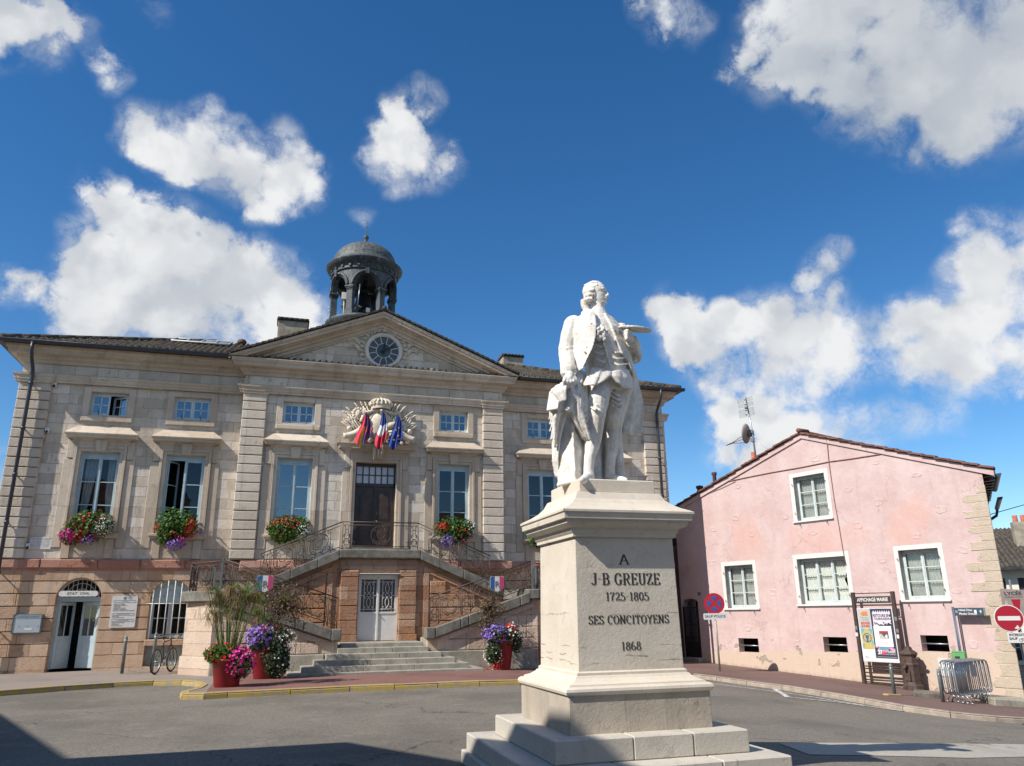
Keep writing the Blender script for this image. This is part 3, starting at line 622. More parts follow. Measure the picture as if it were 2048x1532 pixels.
# clock
mb = MB(); mb.lathe([(.56, 0), (.585, -.08), (.63, -.11), (.68, -.09), (.71, -.03), (.71, .02)], (CX, CY-.01, CZ), 40, M=Matrix.Rotation(PI/2, 3, 'X').inverted())
CLK = mb.build('clock', plain('clock_surround_stone', (.66, .63, .56), .8, var=.1, dirt=.2), HALL)
mb = MB(); mb.add([(CX, CY-.025, CZ)]+[(CX+.575*math.cos(2*PI*i/40), CY-.025, CZ+.575*math.sin(2*PI*i/40)) for i in range(40)], [(0, i+1, (i+1) % 40+1) for i in range(40)])
mb.build('dial', plain('grey_dial_glass', (.07, .088, .10), .35, var=.15), CLK)
mb = MB()
for i in range(12):
    a = 2*PI*(i+.5)/12; c, s_ = math.cos(a), math.sin(a); w = .011
    mb.prism([(CX+.28*c-w*s_, CZ+.28*s_+w*c), (CX+.28*c+w*s_, CZ+.28*s_-w*c), (CX+.565*c+w*s_, CZ+.565*s_-w*c), (CX+.565*c-w*s_, CZ+.565*s_+w*c)], CY-.04, CY-.026)
mb.tube([(CX+.28*math.cos(2*PI*i/40), CY-.034, CZ+.28*math.sin(2*PI*i/40)) for i in range(40)], .012, 4, closed=True)
mb.tube([(CX+.568*math.cos(2*PI*i/40), CY-.034, CZ+.568*math.sin(2*PI*i/40)) for i in range(40)], .012, 4, closed=True)
mb.build('dial_marking', M['white'], CLK)
for nm, deg, ln, w, y in (('hour_hand', 5, .33, .045, -.06), ('minute_hand', 62, .46, .032, -.075)):
    a = math.radians(90-deg); c, s_ = math.cos(a), math.sin(a); mb = MB(); P = lambda l, q: (CX+l*c-q*s_, CZ+l*s_+q*c)
    mb.prism([P(-.15, -w), P(-.15, w), P(ln*.75, w*.8), P(ln, 0), P(ln*.75, -w*.8)], CY+y-.012, CY+y); mb.build(nm, M['black'], CLK)

# roofs
mb = MB(); E0, YE, ZE, RS = .62, -.66, 10.27, .404
def zroof(x, y): return ZE+RS*max(0, min(y-YE, XW+E0-abs(x), 6.2, 13-y))
nx = int((2*(XW+E0))/.055); ys = [YE+.36*i for i in range(20)]
vs = []; fs = []; rr = random.Random(5); jit = [rr.uniform(-.014, .014) for _ in range(nx)]
cols = [-(XW+E0)+.055*i for i in range(nx+1)]
for ri, y in enumerate(ys):
    for part in (0, 1):                          # each course steps down onto the next
        for i, x in enumerate(cols):
            wv = (math.cos(2*PI*x/.22)*.07)+jit[(i//4) % nx]+.012*math.sin(i//4*12.9+ri*7.1)
            yy = y if part == 0 else y+.355
            vs.append((x, yy, zroof(x, yy)+wv+(.055 if part == 0 else 0.0)))
n = len(cols)
for k_ in range(len(ys)*2-1):
    for i in range(n-1): fs.append((k_*n+i, k_*n+i+1, (k_+1)*n+i+1, (k_+1)*n+i))
mb.add(vs, fs, True)
mb.add([(x, YE, v[2]) for x, v in zip(cols, vs[:n])]+[(x, YE+.02, zroof(x, YE)-.035) for x in cols], [(i, i+1, n+i+1, n+i) for i in range(n-1)])
mb.box(-XW-.5, XW+.5, YE+.1, .2, ZE-.06, ZE-.035)
ROOF = mb.build('roof', M['tile'], HALL)
mb = MB()
for s in (-1, 1):
    nr = 26
    for i in range(nr):
        t0, t1 = i/nr, (i+1)/nr; u0, u1 = (XE+.06)*(1-t0), (XE+.06)*(1-t1)
        z0_, z1_ = ZA+.055-SL*u0+.024+SL*.06, ZA+.05-SL*u1+SL*.06
        mb.prism([(s*u0, z0_-.05), (s*u0, z0_+.02), (s*u1, z1_+.02), (s*u1, z1_-.05)], -.93, 6.3)
for y in axis(-.95, 6.0, .4): mb.tube([(0, y, ZA+.1), (0, y+.42, ZA+.12)], [.10, .085], 8)
mb.build('gable_roof', M['tile'], ROOF)
for x in axis(-5.6, -5.0, .3): pass
mb = MB()                                        # hip tiles and the round cap where ridge and gable meet
for i in range(14): mb.tube([(-12.25+.42*i, YE+.42*i, zroof(-12.25+.42*i, YE+.42*i)+.06), (-12.25+.42*i+.44, YE+.42*i+.44, zroof(-12.25+.42*(i+1), YE+.42*(i+1))+.09)], [.12, .1], 8)
mb.build('hip_tile', M['tile'], ROOF); mb = MB()
for i in range(14): mb.tube([(12.25-.42*i, YE+.42*i, zroof(12.25-.42*i, YE+.42*i)+.06), (12.25-.42*i-.44, YE+.42*i+.44, zroof(12.25-.42*(i+1), YE+.42*(i+1))+.09)], [.12, .1], 8)
mb.build('hip_tile', M['tile'], ROOF); mb = MB(); mb.ell((-5.3, 5.4, ZE+RS*6.2+.08), (.2, .2, .15)); mb.build('ridge_cap', M['redtile'], ROOF)
mb = MB()
for i in range(4):
    x0 = -7.75+i*.53; y0, y1 = 3.35, 4.75
    mb.add([(x0, y0, zroof(0, y0)+.12), (x0+.5, y0, zroof(0, y0)+.12), (x0+.5, y1, zroof(0, y1)+.12), (x0, y1, zroof(0, y1)+.12)], [(0, 1, 2, 3)])
SKL = mb.build('skylight', plain('skylight_glass', (.25, .27, .29), .15, var=.1), ROOF)
mb = MB(); z0_, z1_ = zroof(0, 3.3)+.13, zroof(0, 4.8)+.13
for p, q in (((-7.8, 3.3, z0_), (-5.62, 3.3, z0_)), ((-7.8, 4.8, z1_), (-5.62, 4.8, z1_))): mb.tube([p, q], .035, 4)
for i in range(5): mb.tube([(-7.78+i*.535, 3.3, z0_+.02), (-7.78+i*.535, 4.8, z1_+.02)], .03, 4)
mb.build('skylight_frame', M['white'], SKL)
for (x0, x1, y0, y1, z0_, z1_) in ((-3.83, -2.64, 3.2, 4.0, 11.6, 13.22), (6.32, 7.31, 5.1, 5.9, 11.9, 13.12)):
    mb = MB(); mb.box(x0, x1, y0, y1, z0_, z1_); c = mb.build('chimney', M['render'], ROOF, bevel=.02)
    mb = MB(); mb.box(x0-.05, x1+.05, y0-.05, y1+.05, z1_+.002, z1_+.05)
    for i in range(6): mb.tube([(x0+(x1-x0)*(i+.1)/6, y0-.06, z1_+.07), (x0+(x1-x0)*(i+.9)/6, y0-.06, z1_+.07)], .05, 6)
    mb.box(x0-.03, x1+.03, y0-.03, y1+.03, z1_+.052, z1_+.13); mb.build('chimney_cap', M['tile'], c)
for a, b in ((-XW-.70, -5.30), (5.30, XW+.70)):
    mb = MB(); prof = [(YE-.07+.085*math.cos(t), ZE-.01+.085*math.sin(t)) for t in [PI+PI*i/8 for i in range(9)]]
    vs = [(x, y, z) for x in (a, b) for y, z in prof]; mb.add(vs, [(i, i+1, 10+i, 9+i) for i in range(8)]+[tuple(range(9)), tuple(range(9, 18))], False)
    mb.tube([(a, YE-.155, ZE), (b, YE-.155, ZE)], .014, 5); mb.build('gutter', M['pipe'], HALL)
for s in (-1, 1):
    mb = MB(); mb.box(s*(XW+.62)-.09, s*(XW+.62)+.09, YE-.15, 6, ZE-.05, ZE+.03); mb.build('gutter', M['pipe'], HALL)
    x = s*11.3; mb = MB(); mb.tube([(x, YE-.1, ZE-.05), (x, YE-.1, ZE-.32), (x, -.62, 9.72), (x, -.30, 9.4), (x, -.27, 9.2), (x, -.27, 0.1)], .058, 10)
    for z in (8.9, 7.4, 5.9, 4.4, 2.9, 1.4): mb.tube([(x, -.27, z), (x, -.27, z+.09)], .072, 10); mb.box(x-.01, x+.01, -.27, 0, z+.02, z+.06)
    mb.build('downpipe', M['pipe'], HALL)

# window surrounds
def surround(cx, hw, y, zb=3.36, z0=TW0, z1=TW1, hood=.80, key=True, crest=False, sill=True):
    mb = MB()
    def fr(w0, w1, yf, zt, bot):
        mb.box(cx-hw-w1, cx-hw-w0, y+yf, y+.01, bot, zt+w1); mb.box(cx+hw+w0, cx+hw+w1, y+yf, y+.01, bot, zt+w1); mb.box(cx-hw-w0, cx+hw+w0, y+yf, y+.01, zt+w0, zt+w1)
    b = z0-.04 if sill else z0
    fr(0, .10, -.055, z1, b); fr(.10, .19, -.085, z1, b)
    for s in (-1, 1): mb.box(cx+s*(hw+.33)-.13, cx+s*(hw+.33)+.13, y-.04, y+.008, zb+.35 if sill else z0, z1-.28); mb.box(cx+s*(hw+.30)-.10, cx+s*(hw+.30)+.10, y-.06, y+.006, z1-.24, 7.18)
    mb.box(cx-hw-.2, cx+hw+.2, y-.065, y+.004, z1+.19, 7.19)
    su = mb.build('window_surround', M['trim'], HALL, bevel=.008)
    if key:
        mb = MB(); mb.prism([(cx-.135, z1-.02), (cx+.135, z1-.02), (cx+.19, 7.2), (cx-.19, 7.2)], y-.15, y); mb.build('keystone', M['trim'], su, bevel=.01)
    mb = MB(); e = hood+ (hw-.594)
    top = [(.30, 7.375), (-.02, 7.66)] if not crest else [(.34, 7.375), (-.02, 7.42)]
    mb.sweep([(cx-e, y), (cx-e, y-.05), (cx+e, y-.05), (cx+e, y)], [(-.02, 7.14), (.03, 7.15), (.06, 7.2), (.12, 7.225), (.25, 7.24), (.255, 7.30), (.29, 7.335)]+top)
    if crest:
        for i in range(5): mb.box(cx-.9+i*.055, cx-.87+i*.055, y-.37, y-.2, 7.2, 7.24)
    mb.build('hood', M['trim'], su)
    if sill:
        mb = MB(); mb.sweep([(cx-.78, y), (cx-.78, y-.06), (cx+.78, y-.06), (cx+.78, y)], [(-.01, 4.0), (.05, 4.03), (.08, 4.08), (.10, 4.1), (.10, 4.17), (-.01, 4.19)])
        mb.box(cx-hw-.02, cx+hw+.02, y-.1, y+.30, 4.15, 4.215)
        for s in (-1, 1): mb.prism([(cx+s*.62-.12, 3.38), (cx+s*.62+.12, 3.38), (cx+s*.62+.12, 3.99), (cx+s*.62-.12, 3.99)], y-.07, y+.003)
        mb.box(cx-.5, cx+.5, y-.03, y+.004, 3.40, 3.98); mb.build('window_sill', M['trim'], su, bevel=.008)
    return su
for c, h in WX: surround(c, h, yw(c))
surround(0, .726, CY, z0=3.76, z1=6.78, hood=.97, crest=True, sill=False)
for c, h in SX:
    y = yw(c); mb = MB(); a = .215
    mb.box(c-h-a, c-h, y-.055, y+.01, 7.83, 9.045); mb.box(c+h, c+h+a, y-.055, y+.01, 7.83, 9.045); mb.box(c-h, c+h, y-.055, y+.01, SW1, 9.045); mb.box(c-h, c+h, y-.055, y+.01, 7.83, SW0)
    mb.box(c-h-a+.02, c+h+a-.02, y-.09, y-.05, 7.84, 7.98); mb.build('attic_surround', M['trim'], HALL, bevel=.01)

# windows (built once, then copied into every opening)
def casement(mb, x0, x1, z0, z1, rows, cols, y=0.0, t=.045, b=.055, bar=.028):
    mb.box(x0, x0+b, y-t/2, y+t/2, z0, z1); mb.box(x1-b, x1, y-t/2, y+t/2, z0, z1); mb.box(x0+b, x1-b, y-t/2, y+t/2, z0, z0+b); mb.box(x0+b, x1-b, y-t/2, y+t/2, z1-b, z1)
    for i in range(1, rows): z = z0+b+(z1-z0-2*b)*i/rows; mb.box(x0+b, x1-b, y-t/2+.005, y+t/2-.005, z-bar/2, z+bar/2)
    for i in range(1, cols): x = x0+b+(x1-x0-2*b)*i/cols; mb.box(x-bar/2, x+bar/2, y-t/2+.005, y+t/2-.005, z0+b, z1-b)
def pane(name, parent, x0, x1, z0, z1, mat, y=.003, M_=None):
    mb = MB(); vs = [Vector(v) for v in ((x0, y, z0), (x1, y, z0), (x1, y, z1), (x0, y, z1))]
    mb.add([(M_ @ v) if M_ else v for v in vs], [(0, 1, 2, 3)]); return mb.build(name, mat, parent)
def curtain_mesh(mb, x0, x1, z0, z1, y, amp=.035, per=.13, n=40, x0b=None, x1b=None):
    vs = []
    for i in range(n+1):
        t = i/n
        for zz, a, b in ((z1, x0, x1), ((z0+z1)/2, x0, x0+(x1-x0)*.85 if x1b is None else (x1+x1b)/2), (z0, x0 if x0b is None else x0b, x1 if x1b is None else x1b)):
            x = a+(b-a)*t; vs.append((x, y+amp*math.sin(2*PI*t*(x1-x0)/per+zz), zz))
    mb.add(vs, [(3*i+j, 3*i+3+j, 3*i+4+j, 3*i+1+j) for i in range(n) for j in range(2)], True)
WY = .17
def tall_window(c, h, open_left=False, gl=None):
    gl = gl or M['glass']
    H = TW1-TW0; mb = MB(); W = 1.2
    mb.box(-.6, -.545, -.03, .05, 0, H); mb.box(.545, .6, -.03, .05, 0, H); mb.box(-.545, .545, -.028, .05, H-.17, H); mb.box(-.545, .545, -.03, .05, 0, .06)
    if not open_left: casement(mb, -.543, -.004, .062, H-.172, 3, 1, -.008)
    casement(mb, .004, .543, .062, H-.172, 3, 1, -.008); mb.box(-.03, .03, -.045, -.012, .07, H-.18)
    o = mb.build('tall_window', M['blue'], HALL, (c, yw(c)+WY, TW0)); o.scale.x = 2*h/1.2
    if open_left:
        R_ = Matrix.Translation((-.543, 0, 0)) @ Matrix.Rotation(math.radians(58), 4, 'Z'); m2 = MB(); casement(m2, 0, .54, .062, H-.172, 3, 1)
        m3 = MB(); m3.merge(m2, R_); m3.build('open_casement', M['blue'], o)
        pane('pane', o, .05, .49, .11, H-.22, gl, 0, R_); pane('pane', o, .055, .495, .11, H-.22, gl, -.005)
    else: pane('pane', o, -.5, -.05, .11, H-.22, gl, -.005); pane('pane', o, .05, .5, .11, H-.22, gl, -.005)
    return o
w0 = tall_window(*WX[0], gl=M['glassd']); mb = MB()
curtain_mesh(mb, -.5, -.06, 0.1, 2.5, .25, x1b=-.35); curtain_mesh(mb, .2, .52, .1, 2.5, .25, x0b=.36)
mb.build('curtain', M['curtain'], w0)
tall_window(*WX[1], open_left=True, gl=M['glassd']); tall_window(*WX[2]); proto = tall_window(*WX[3], gl=M['glassr'])
for c, h in WX[4:]:
    o = copy_tree(proto, HALL); o.location = (c, yw(c)+WY, TW0); o.scale.x = 2*h/1.2
def attic_window(c, h, ajar=False):
    H = SW1-SW0; mb = MB()
    mb.box(-.58, -.54, -.03, .05, 0, H); mb.box(.54, .58, -.03, .05, 0, H); mb.box(-.54, .54, -.03, .05, H-.07, H); mb.box(-.54, .54, -.03, .05, 0, .05)
    casement(mb, -.538, -.003, .052, H-.072, 2, 2, -.008, bar=.032)
    if not ajar: casement(mb, .003, .538, .052, H-.072, 2, 2, -.008, bar=.032)
    o = mb.build('attic_window', M['bluew'], HALL, (c, yw(c)+WY, SW0)); o.scale.x = 2*h/1.16
    pane('pane', o, -.5, -.04, .09, H-.1, M['glass'], -.005)
    if ajar:
        R_ = Matrix.Translation((.538, 0, 0)) @ Matrix.Rotation(math.radians(-28), 4, 'Z'); m2 = MB(); casement(m2, -.535, 0, .052, H-.072, 2, 2, bar=.032)
        m3 = MB(); m3.merge(m2, R_); m3.build('open_casement', M['bluew'], o); pane('pane', o, -.5, -.04, .09, H-.1, M['glass'], 0, R_)
    else: pane('pane', o, .04, .5, .09, H-.1, M['glass'], -.005)
    mb = MB()
    for x in (-.3, .28): mb.tube([(x, -.03, .06), (x, -.12, .02), (x-.01, -.12, .2)], .012, 5)
    mb.build('shutter_hook', M['black'], o)
    return o
attic_window(*SX[0], ajar=True); proto = attic_window(*SX[1])
for c, h in SX[2:]:
    o = copy_tree(proto, HALL); o.location = (c, yw(c)+WY, SW0); o.scale.x = 2*h/1.16

# main door under a glazed transom
mb = MB(); y = CY+.26
mb.box(-.726, .726, y-.03, y+.05, 5.94, 6.06); mb.box(-.726, -.66, y-.03, y+.05, 3.76, 6.78); mb.box(.66, .726, y-.03, y+.05, 3.76, 6.78); mb.box(-.66, .66, y-.03, y+.05, 6.66, 6.78)
for i in range(1, 6): mb.box(-.66+1.32*i/6-.018, -.66+1.32*i/6+.018, y-.02, y+.04, 6.06, 6.66)
mb.box(-.66, .66, y-.018, y+.04, 6.345, 6.375)
D = mb.build('front_door', M['wood'], HALL)
pane('transom_glass', D, -.66, .66, 6.06, 6.66, plain('frosted_white_glass', (.62, .64, .66), .2, var=.05), y+.015)
for s in (-1, 1):
    mb = MB(); x0, x1 = (-.657, -.004) if s < 0 else (.004, .657); mb.box(x0, x1, y, y+.05, 3.77, 5.935)
    cx = (x0+x1)/2
    pts = [(cx-.2, 4.75), (cx+.2, 4.75), (cx+.2, 5.62)]+[(cx+.2*math.cos(PI*i/8), 5.62+.13*math.sin(PI*i/8)) for i in range(1, 8)]+[(cx-.2, 5.62)]
    mb.prism(pts, y-.022, y+.001); mb.prism([(cx+(u-cx)*.8, 5.2+(v-5.2)*.88) for u, v in pts], y-.035, y-.02)
    mb.box(cx-.2, cx+.2, y-.022, y+.001, 3.9, 4.62); mb.box(cx-.15, cx+.15, y-.035, y-.02, 3.97, 4.55)
    if s > 0: mb.box(x0-.03, x0+.03, y-.05, y+.001, 3.78, 5.93)
    lf = mb.build('door_leaf', M['wood'], D, bevel=.006)
    if s > 0:
        mb = MB(); mb.ell((x0+.09, y-.07, 4.72), (.03, .04, .03), 8, 6); mb.ell((x0+.09, y-.05, 5.0), (.02, .02, .02), 8, 6); mb.build('door_knob', plain('brass', (.45, .33, .14), .3, metal=.9), lf)

# side entrance with one leaf standing open
mb = MB(); y = .26
mb.box(DX-DH, DX-DH+.06, y-.03, y+.05, .07, 2.06); mb.box(DX+DH-.06, DX+DH, y-.03, y+.05, .07, 2.06); mb.box(DX-DH, DX+DH, y-.04, y+.05, 2.06, 2.2)
FR = mb.build('side_door', M['blue'], HALL)
def leafdoor(w=.50, H=1.97):
    m = MB(); m.box(0, .08, -.02, .02, 0, H); m.box(w-.08, w, -.02, .02, 0, H); m.box(.08, w-.08, -.02, .02, 0, .95); m.box(.08, w-.08, -.02, .02, H-.1, H); m.box(w/2-.015, w/2+.015, -.018, .018, .95, H-.1)
    m.box(.1, w-.1, -.03, -.018, .15, .85); return m
for nm, x, ang, fl in (('door_leaf', DX-DH+.06, 48, 1), ('door_leaf', DX+DH-.06, 158, 1)):
    R_ = Matrix.Translation((x, y, .08)) @ Matrix.Rotation(math.radians(ang), 4, 'Z'); m3 = MB(); m3.merge(leafdoor(.56), R_); l = m3.build(nm, M['blue'], FR)
    pane('pane', l, .08, .48, .95, 1.87, M['glassd'], 0, R_)
mb = MB()
for i in range(1, 10):
    x = DX-DH+2*DH*i/10; zt_ = 2.2+math.sqrt(max(0, (DH-.02)**2-(x-DX)**2))-.06
    mb.tube([(x, y-.04, 2.2), (x, y-.04, max(2.25, zt_))], .012, 5)
mb.tube([(DX+.62*math.cos(PI*i/16), y-.02, 2.14+.62*math.sin(PI*i/16)) for i in range(17)], .03, 6)
for r in (.25, .42): mb.tube([(DX+r*math.cos(PI*i/12), y+.01, 2.2+r*math.sin(PI*i/12)) for i in range(13)], .012, 5)
mb.build('fanlight_grille', M['white'], FR)
mb = MB(); mb.add([(DX+(DH)*math.cos(PI*i/14), y+.03, 2.14+DH*math.sin(PI*i/14)) for i in range(15)], [tuple(range(15))]); mb.build('fanlight_glass', M['glassd'], FR)

# barred basement windows
def barred(cx):
    y = .22; mb = MB()
    mb.box(cx-BH, cx-BH+.06, y-.03, y+.04, B0, BS); mb.box(cx+BH-.06, cx+BH, y-.03, y+.04, B0, BS); mb.box(cx-BH+.06, cx+BH-.06, y-.03, y+.04, B0, B0+.07); mb.box(cx-BH+.06, cx+BH-.06, y-.032, y+.04, BS-.05, BS+.06)
    casement(mb, cx-BH+.06, cx-.003, B0+.07, BS-.05, 2, 1, y); casement(mb, cx+.003, cx+BH-.06, B0+.07, BS-.05, 2, 1, y)
    n = 12; mb.prism([(cx+BH*math.cos(PI*i/n), BS+.06+(BH-.0)*math.sin(PI*i/n)) for i in range(n+1)], y+.0, y+.02)
    for r in (.22, .4): mb.tube([(cx+r*math.cos(PI*i/12), y-.01, BS+.06+r*math.sin(PI*i/12)) for i in range(13)], .014, 5)
    o = mb.build('barred_window', M['blue'], HALL)
    pane('pane', o, cx-BH+.1, cx+BH-.1, B0+.1, BS-.08, M['glassd'], y+.01)
    mb = MB()
    for i in range(6):
        x = cx-BH+.08+(2*BH-.16)*i/5; zt_ = BS+math.sqrt(max(0, BH*BH-(x-cx)**2))-.02; mb.tube([(x, -.02, B0-.02), (x, -.02, zt_)], .016, 6)
    mb.tube([(cx-BH-.1, -.02, 1.98), (cx+BH+.05, -.02, 1.98)], .016, 6); mb.build('window_bars', M['white'], o)
    mb = MB(); mb.box(cx-BH-.02, cx+BH+.02, -.06, .3, B0-.22, B0-.03); mb.build('window_sill', M['pinkst'], o, bevel=.01)
    mb = MB(); mb.box(cx-BH+.01, cx+BH-.01, .1, .15, 0, B0-.22); mb.build('lower_panel', plain('grey_green_panel', (.25, .29, .28), .6, var=.1, dirt=.3), o)
barred(-BX); barred(BX)
mb = MB(); mb.box(-DX-DH, -DX+DH, .2, .25, 0, 2.8); mb.build('side_door', M['blue'], HALL)

# ---------------------------------------------------------------- bell turret
TX, TY = -.13, 6.7
mb = MB(); mb.lathe([(0, 11.6), (1.5, 11.6), (1.5, 13.9), (1.62, 14.2), (1.80, 14.42), (1.84, 14.5), (1.84, 14.58), (1.6, 14.62), (0, 14.62)], (TX, TY, 0), 40)
CUP = mb.build('bell_turret', M['lead'], HALL)
colang = [math.radians(-90+30+60*i) for i in range(6)]
for a in colang:
    Rm = Matrix.Translation((TX, TY, 0)) @ Matrix.Rotation(a, 4, 'Z'); mb = MB()
    mb.box(1.30, 1.62, -.16, .16, 14.9, 15.82, Rm); mb.box(1.25, 1.67, -.21, .21, 14.6, 14.8, Rm); mb.box(1.275, 1.645, -.185, .185, 14.8, 14.9, Rm)
    mb.box(1.285, 1.64, -.18, .18, 15.82, 15.86, Rm); mb.box(1.26, 1.665, -.2, .2, 15.9, 15.96, Rm); mb.box(1.23, 1.70, -.235, .235, 15.96, 16.04, Rm); mb.box(1.3, 1.62, -.165, .165, 15.86, 15.9, Rm)
    mb.build('turret_column', M['lead'], CUP, bevel=.012)
mb = MB(); half = math.radians(30); n = 16; ro, ri = 1.60, 1.34
for k_ in range(6):
    a0 = -PI/2+k_*PI/3; vo = []; 
    rows_ = []
    for i in range(n+1):
        t = -1+2*i/n; a = a0+half*t; q = abs(t)*half*1.6; op_ = .62
        zl = 16.04 if q > op_ else 16.04+.60*math.sqrt(max(0, 1-(q/op_)**2))
        rows_.append((a, zl))
    for r in (ro, ri):
        b = [(TX+r*math.cos(a), TY+r*math.sin(a), zl) for a, zl in rows_]; t_ = [(TX+r*math.cos(a), TY+r*math.sin(a), 16.95) for a, zl in rows_]
        vo += b+t_
    m_ = n+1
    fs = [(i, i+1, m_+i+1, m_+i) for i in range(n)]+[(2*m_+i, 2*m_+i+1, 3*m_+i+1, 3*m_+i) for i in range(n)]+[(i, i+1, 2*m_+i+1, 2*m_+i) for i in range(n)]
    mb.add(vo, fs)
    ins = [(a, zl) for a, zl in rows_ if abs(a-a0)*1.6 <= .64]
    arc = [(TX+(ro+.02)*math.cos(a0+.72/1.6*math.cos(PI*i/18)), TY+(ro+.02)*math.sin(a0+.72/1.6*math.cos(PI*i/18)), 16.06+.70*math.sin(PI*i/18)) for i in range(19)]
    mb.tube(arc, .075, 6)
    Rm = Matrix.Translation((TX, TY, 0)) @ Matrix.Rotation(a0, 4, 'Z'); mb.box(1.5, 1.74, -.085, .085, 16.6, 16.88, Rm)
mb.build('arcade', M['lead'], CUP)
mb = MB(); mb.lathe([(1.3, 16.92), (1.66, 16.9), (1.69, 16.95), (1.66, 16.97), (1.66, 17.1), (1.72, 17.13), (1.76, 17.2), (1.86, 17.24), (1.90, 17.33), (1.95, 17.38), (1.95, 17.42), (1.74, 17.50), (1.66, 17.6), (1.2, 17.62)], (TX, TY, 0), 48)
for i in range(24): mb.box(1.66, 1.74, -.06, .06, 17.0, 17.09, Matrix.Translation((TX, TY, 0)) @ Matrix.Rotation(2*PI*i/24, 4, 'Z'))
mb.lathe([(0, 16.9), (1.4, 16.93)], (TX, TY, 0), 24); mb.build('turret_cornice', M['lead'], CUP)
m, k, b = new_mat('fish_scale_lead_dome'); co = objco(k)
sx = k.new('ShaderNodeSeparateXYZ'); k.put(sx.inputs[0], k.vec('SUBTRACT', co, (TX, TY, 0)))
ang = k.math('ARCTAN2', sx.outputs[0], sx.outputs[1]); cx = k.new('ShaderNodeCombineXYZ'); k.put(cx.inputs[0], k.math('MULTIPLY', ang, 5.5)); k.put(cx.inputs[1], k.math('MULTIPLY', sx.outputs[2], 6.0))
vo = k.new('ShaderNodeTexVoronoi'); vo.inputs['Scale'].default_value = 1.3; vo.inputs['Randomness'].default_value = .55; k.put(vo.inputs['Vector'], cx.outputs[0])
n_ = k.noise(co, 4, 5, .6); k.put(b.inputs['Base Color'], k.mix(k.rng(k.math('ADD', vo.outputs['Distance'], k.math('MULTIPLY', n_, .5)), .2, 1.0), (.03, .036, .04), (.11, .12, .12)))
b.inputs['Roughness'].default_value = .65; b.inputs['Metallic'].default_value = .1; bump(k, b, vo.outputs['Distance'], .6, .03)
mb = MB(); mb.lathe([(1.66, 17.55), (1.63, 17.66)]+[(1.60*math.cos(t), 17.70+1.06*math.sin(t)) for t in [PI/2*i/14 for i in range(14)]]+[(.10, 18.77), (.0, 18.77)], (TX, TY, 0), 48); mb.build('dome', m, CUP)
mb = MB(); mb.lathe([(.12, 18.7), (.12, 18.85), (.085, 18.95), (.10, 19.0), (.07, 19.04), (.13, 19.12), (.15, 19.2), (.11, 19.29), (.03, 19.33), (.022, 19.34), (.016, 20.1), (0, 20.16)], (TX, TY, 0), 16)
mb.ell((TX, TY, 19.78), (.035, .035, .04), 8, 6); mb.ell((TX, TY, 19.95), (.03, .03, .03), 8, 6); mb.build('finial', M['lead'], CUP)
mb = MB(); mb.lathe([(0, 16.25), (.22, 16.22), (.34, 16.05), (.42, 15.65), (.55, 15.32), (.70, 15.12), (.72, 15.05), (.66, 15.04)], (TX, TY, 0), 28); mb.tube([(TX, TY, 15.5), (TX, TY, 14.95)], .05, 8); mb.ell((TX, TY, 14.93), (.09, .09, .09), 8, 6)
BELL = mb.build('bell', plain('blackened_bronze', (.02, .02, .02), .5, metal=.5, var=.3), CUP)
mb = MB(); mb.box(TX-1.2, TX+1.2, TY-.1, TY+.1, 16.25, 16.45); mb.box(TX-.1, TX+.1, TY-1.2, TY+1.2, 16.46, 16.62)
for q in ((-.75, -.3), (.75, -.3), (-.75, .5), (.75, .5), (-.35, -.7)): mb.box(TX+q[0]-.07, TX+q[0]+.07, TY+q[1]-.07, TY+q[1]+.07, 14.6, 16.3)
mb.box(TX-.5, TX-.1, TY-.2, TY+.5, 14.6, 15.0); mb.build('bell_frame', M['black'], CUP)
for (x, y, z, w, h) in ((-1.12, 6.0, 15.75, .26, .34), (.03, 5.6, 15.0, .2, .22)):
    mb = MB(); mb.cbox((x, y-.0, z), (w, .1, h)); mb.tube([(x, y+.06, z), (x, y+.06, 14.7)], .03, 6); mb.build('antenna_panel', M['white'], CUP, bevel=.01)
mb = MB(); x, y, z = -1.86, 5.9, 15.0; mb.tube([(x+.25, y, z), (x, y, z), (x, y, z+.2)], .012, 4); mb.tube([(x, y, z), (x+.02, y, z-.15), (x+.12, y, z-.27), (x+.25, y, z-.3)], .012, 4); mb.tube([(-.52, 5.2, 15.0), (-.45, 5.2, 16.1)], .02, 5)
mb.build('antenna_rod', M['steel'], CUP)

CUP.scale = (.93, .93, 1.0); CUP.location = (TX*.07, TY*.07, 0)
# ---------------------------------------------------------------- carved trophy over the door
y0 = CY
mb = MB(); mb.ell((.04, y0-.16, 8.07), (.36, .17, .52), 20, 14)
CREST = mb.build('trophy_carving', M['sculpt'], HALL)
mb = MB()                                         # cartouche and scrolls behind the shield
mb.prism([(.04+.56*math.cos(2*PI*i/24), 8.10+.66*math.sin(2*PI*i/24)) for i in range(24)], y0-.09, y0)
mb.tube([(.04+.40*math.cos(2*PI*i/28), y0-.14, 8.07+.57*math.sin(2*PI*i/28)) for i in range(28)], .05, 6, closed=True)
for s in (-1, 1):
    mb.tube([(.04+s*u, y0-.15, v) for u, v in ((.0, 8.66), (.2, 8.68), (.36, 8.60), (.52, 8.56), (.62, 8.62), (.6, 8.7))], [.06, .075, .07, .07, .06, .03], 6)
    mb.tube([(.04+s*u, y0-.15, v) for u, v in ((.58, 8.5), (.50, 8.2), (.52, 7.95), (.42, 7.75), (.25, 7.66))], [.05, .07, .08, .07, .05], 6)
mb.build('cartouche', M['sculpt'], CREST)
mb = MB(); mb.lathe([(.34, 8.70), (.36, 8.74), (.34, 8.80), (.36, 8.83)], (.06, y0-.12, 0), 20)
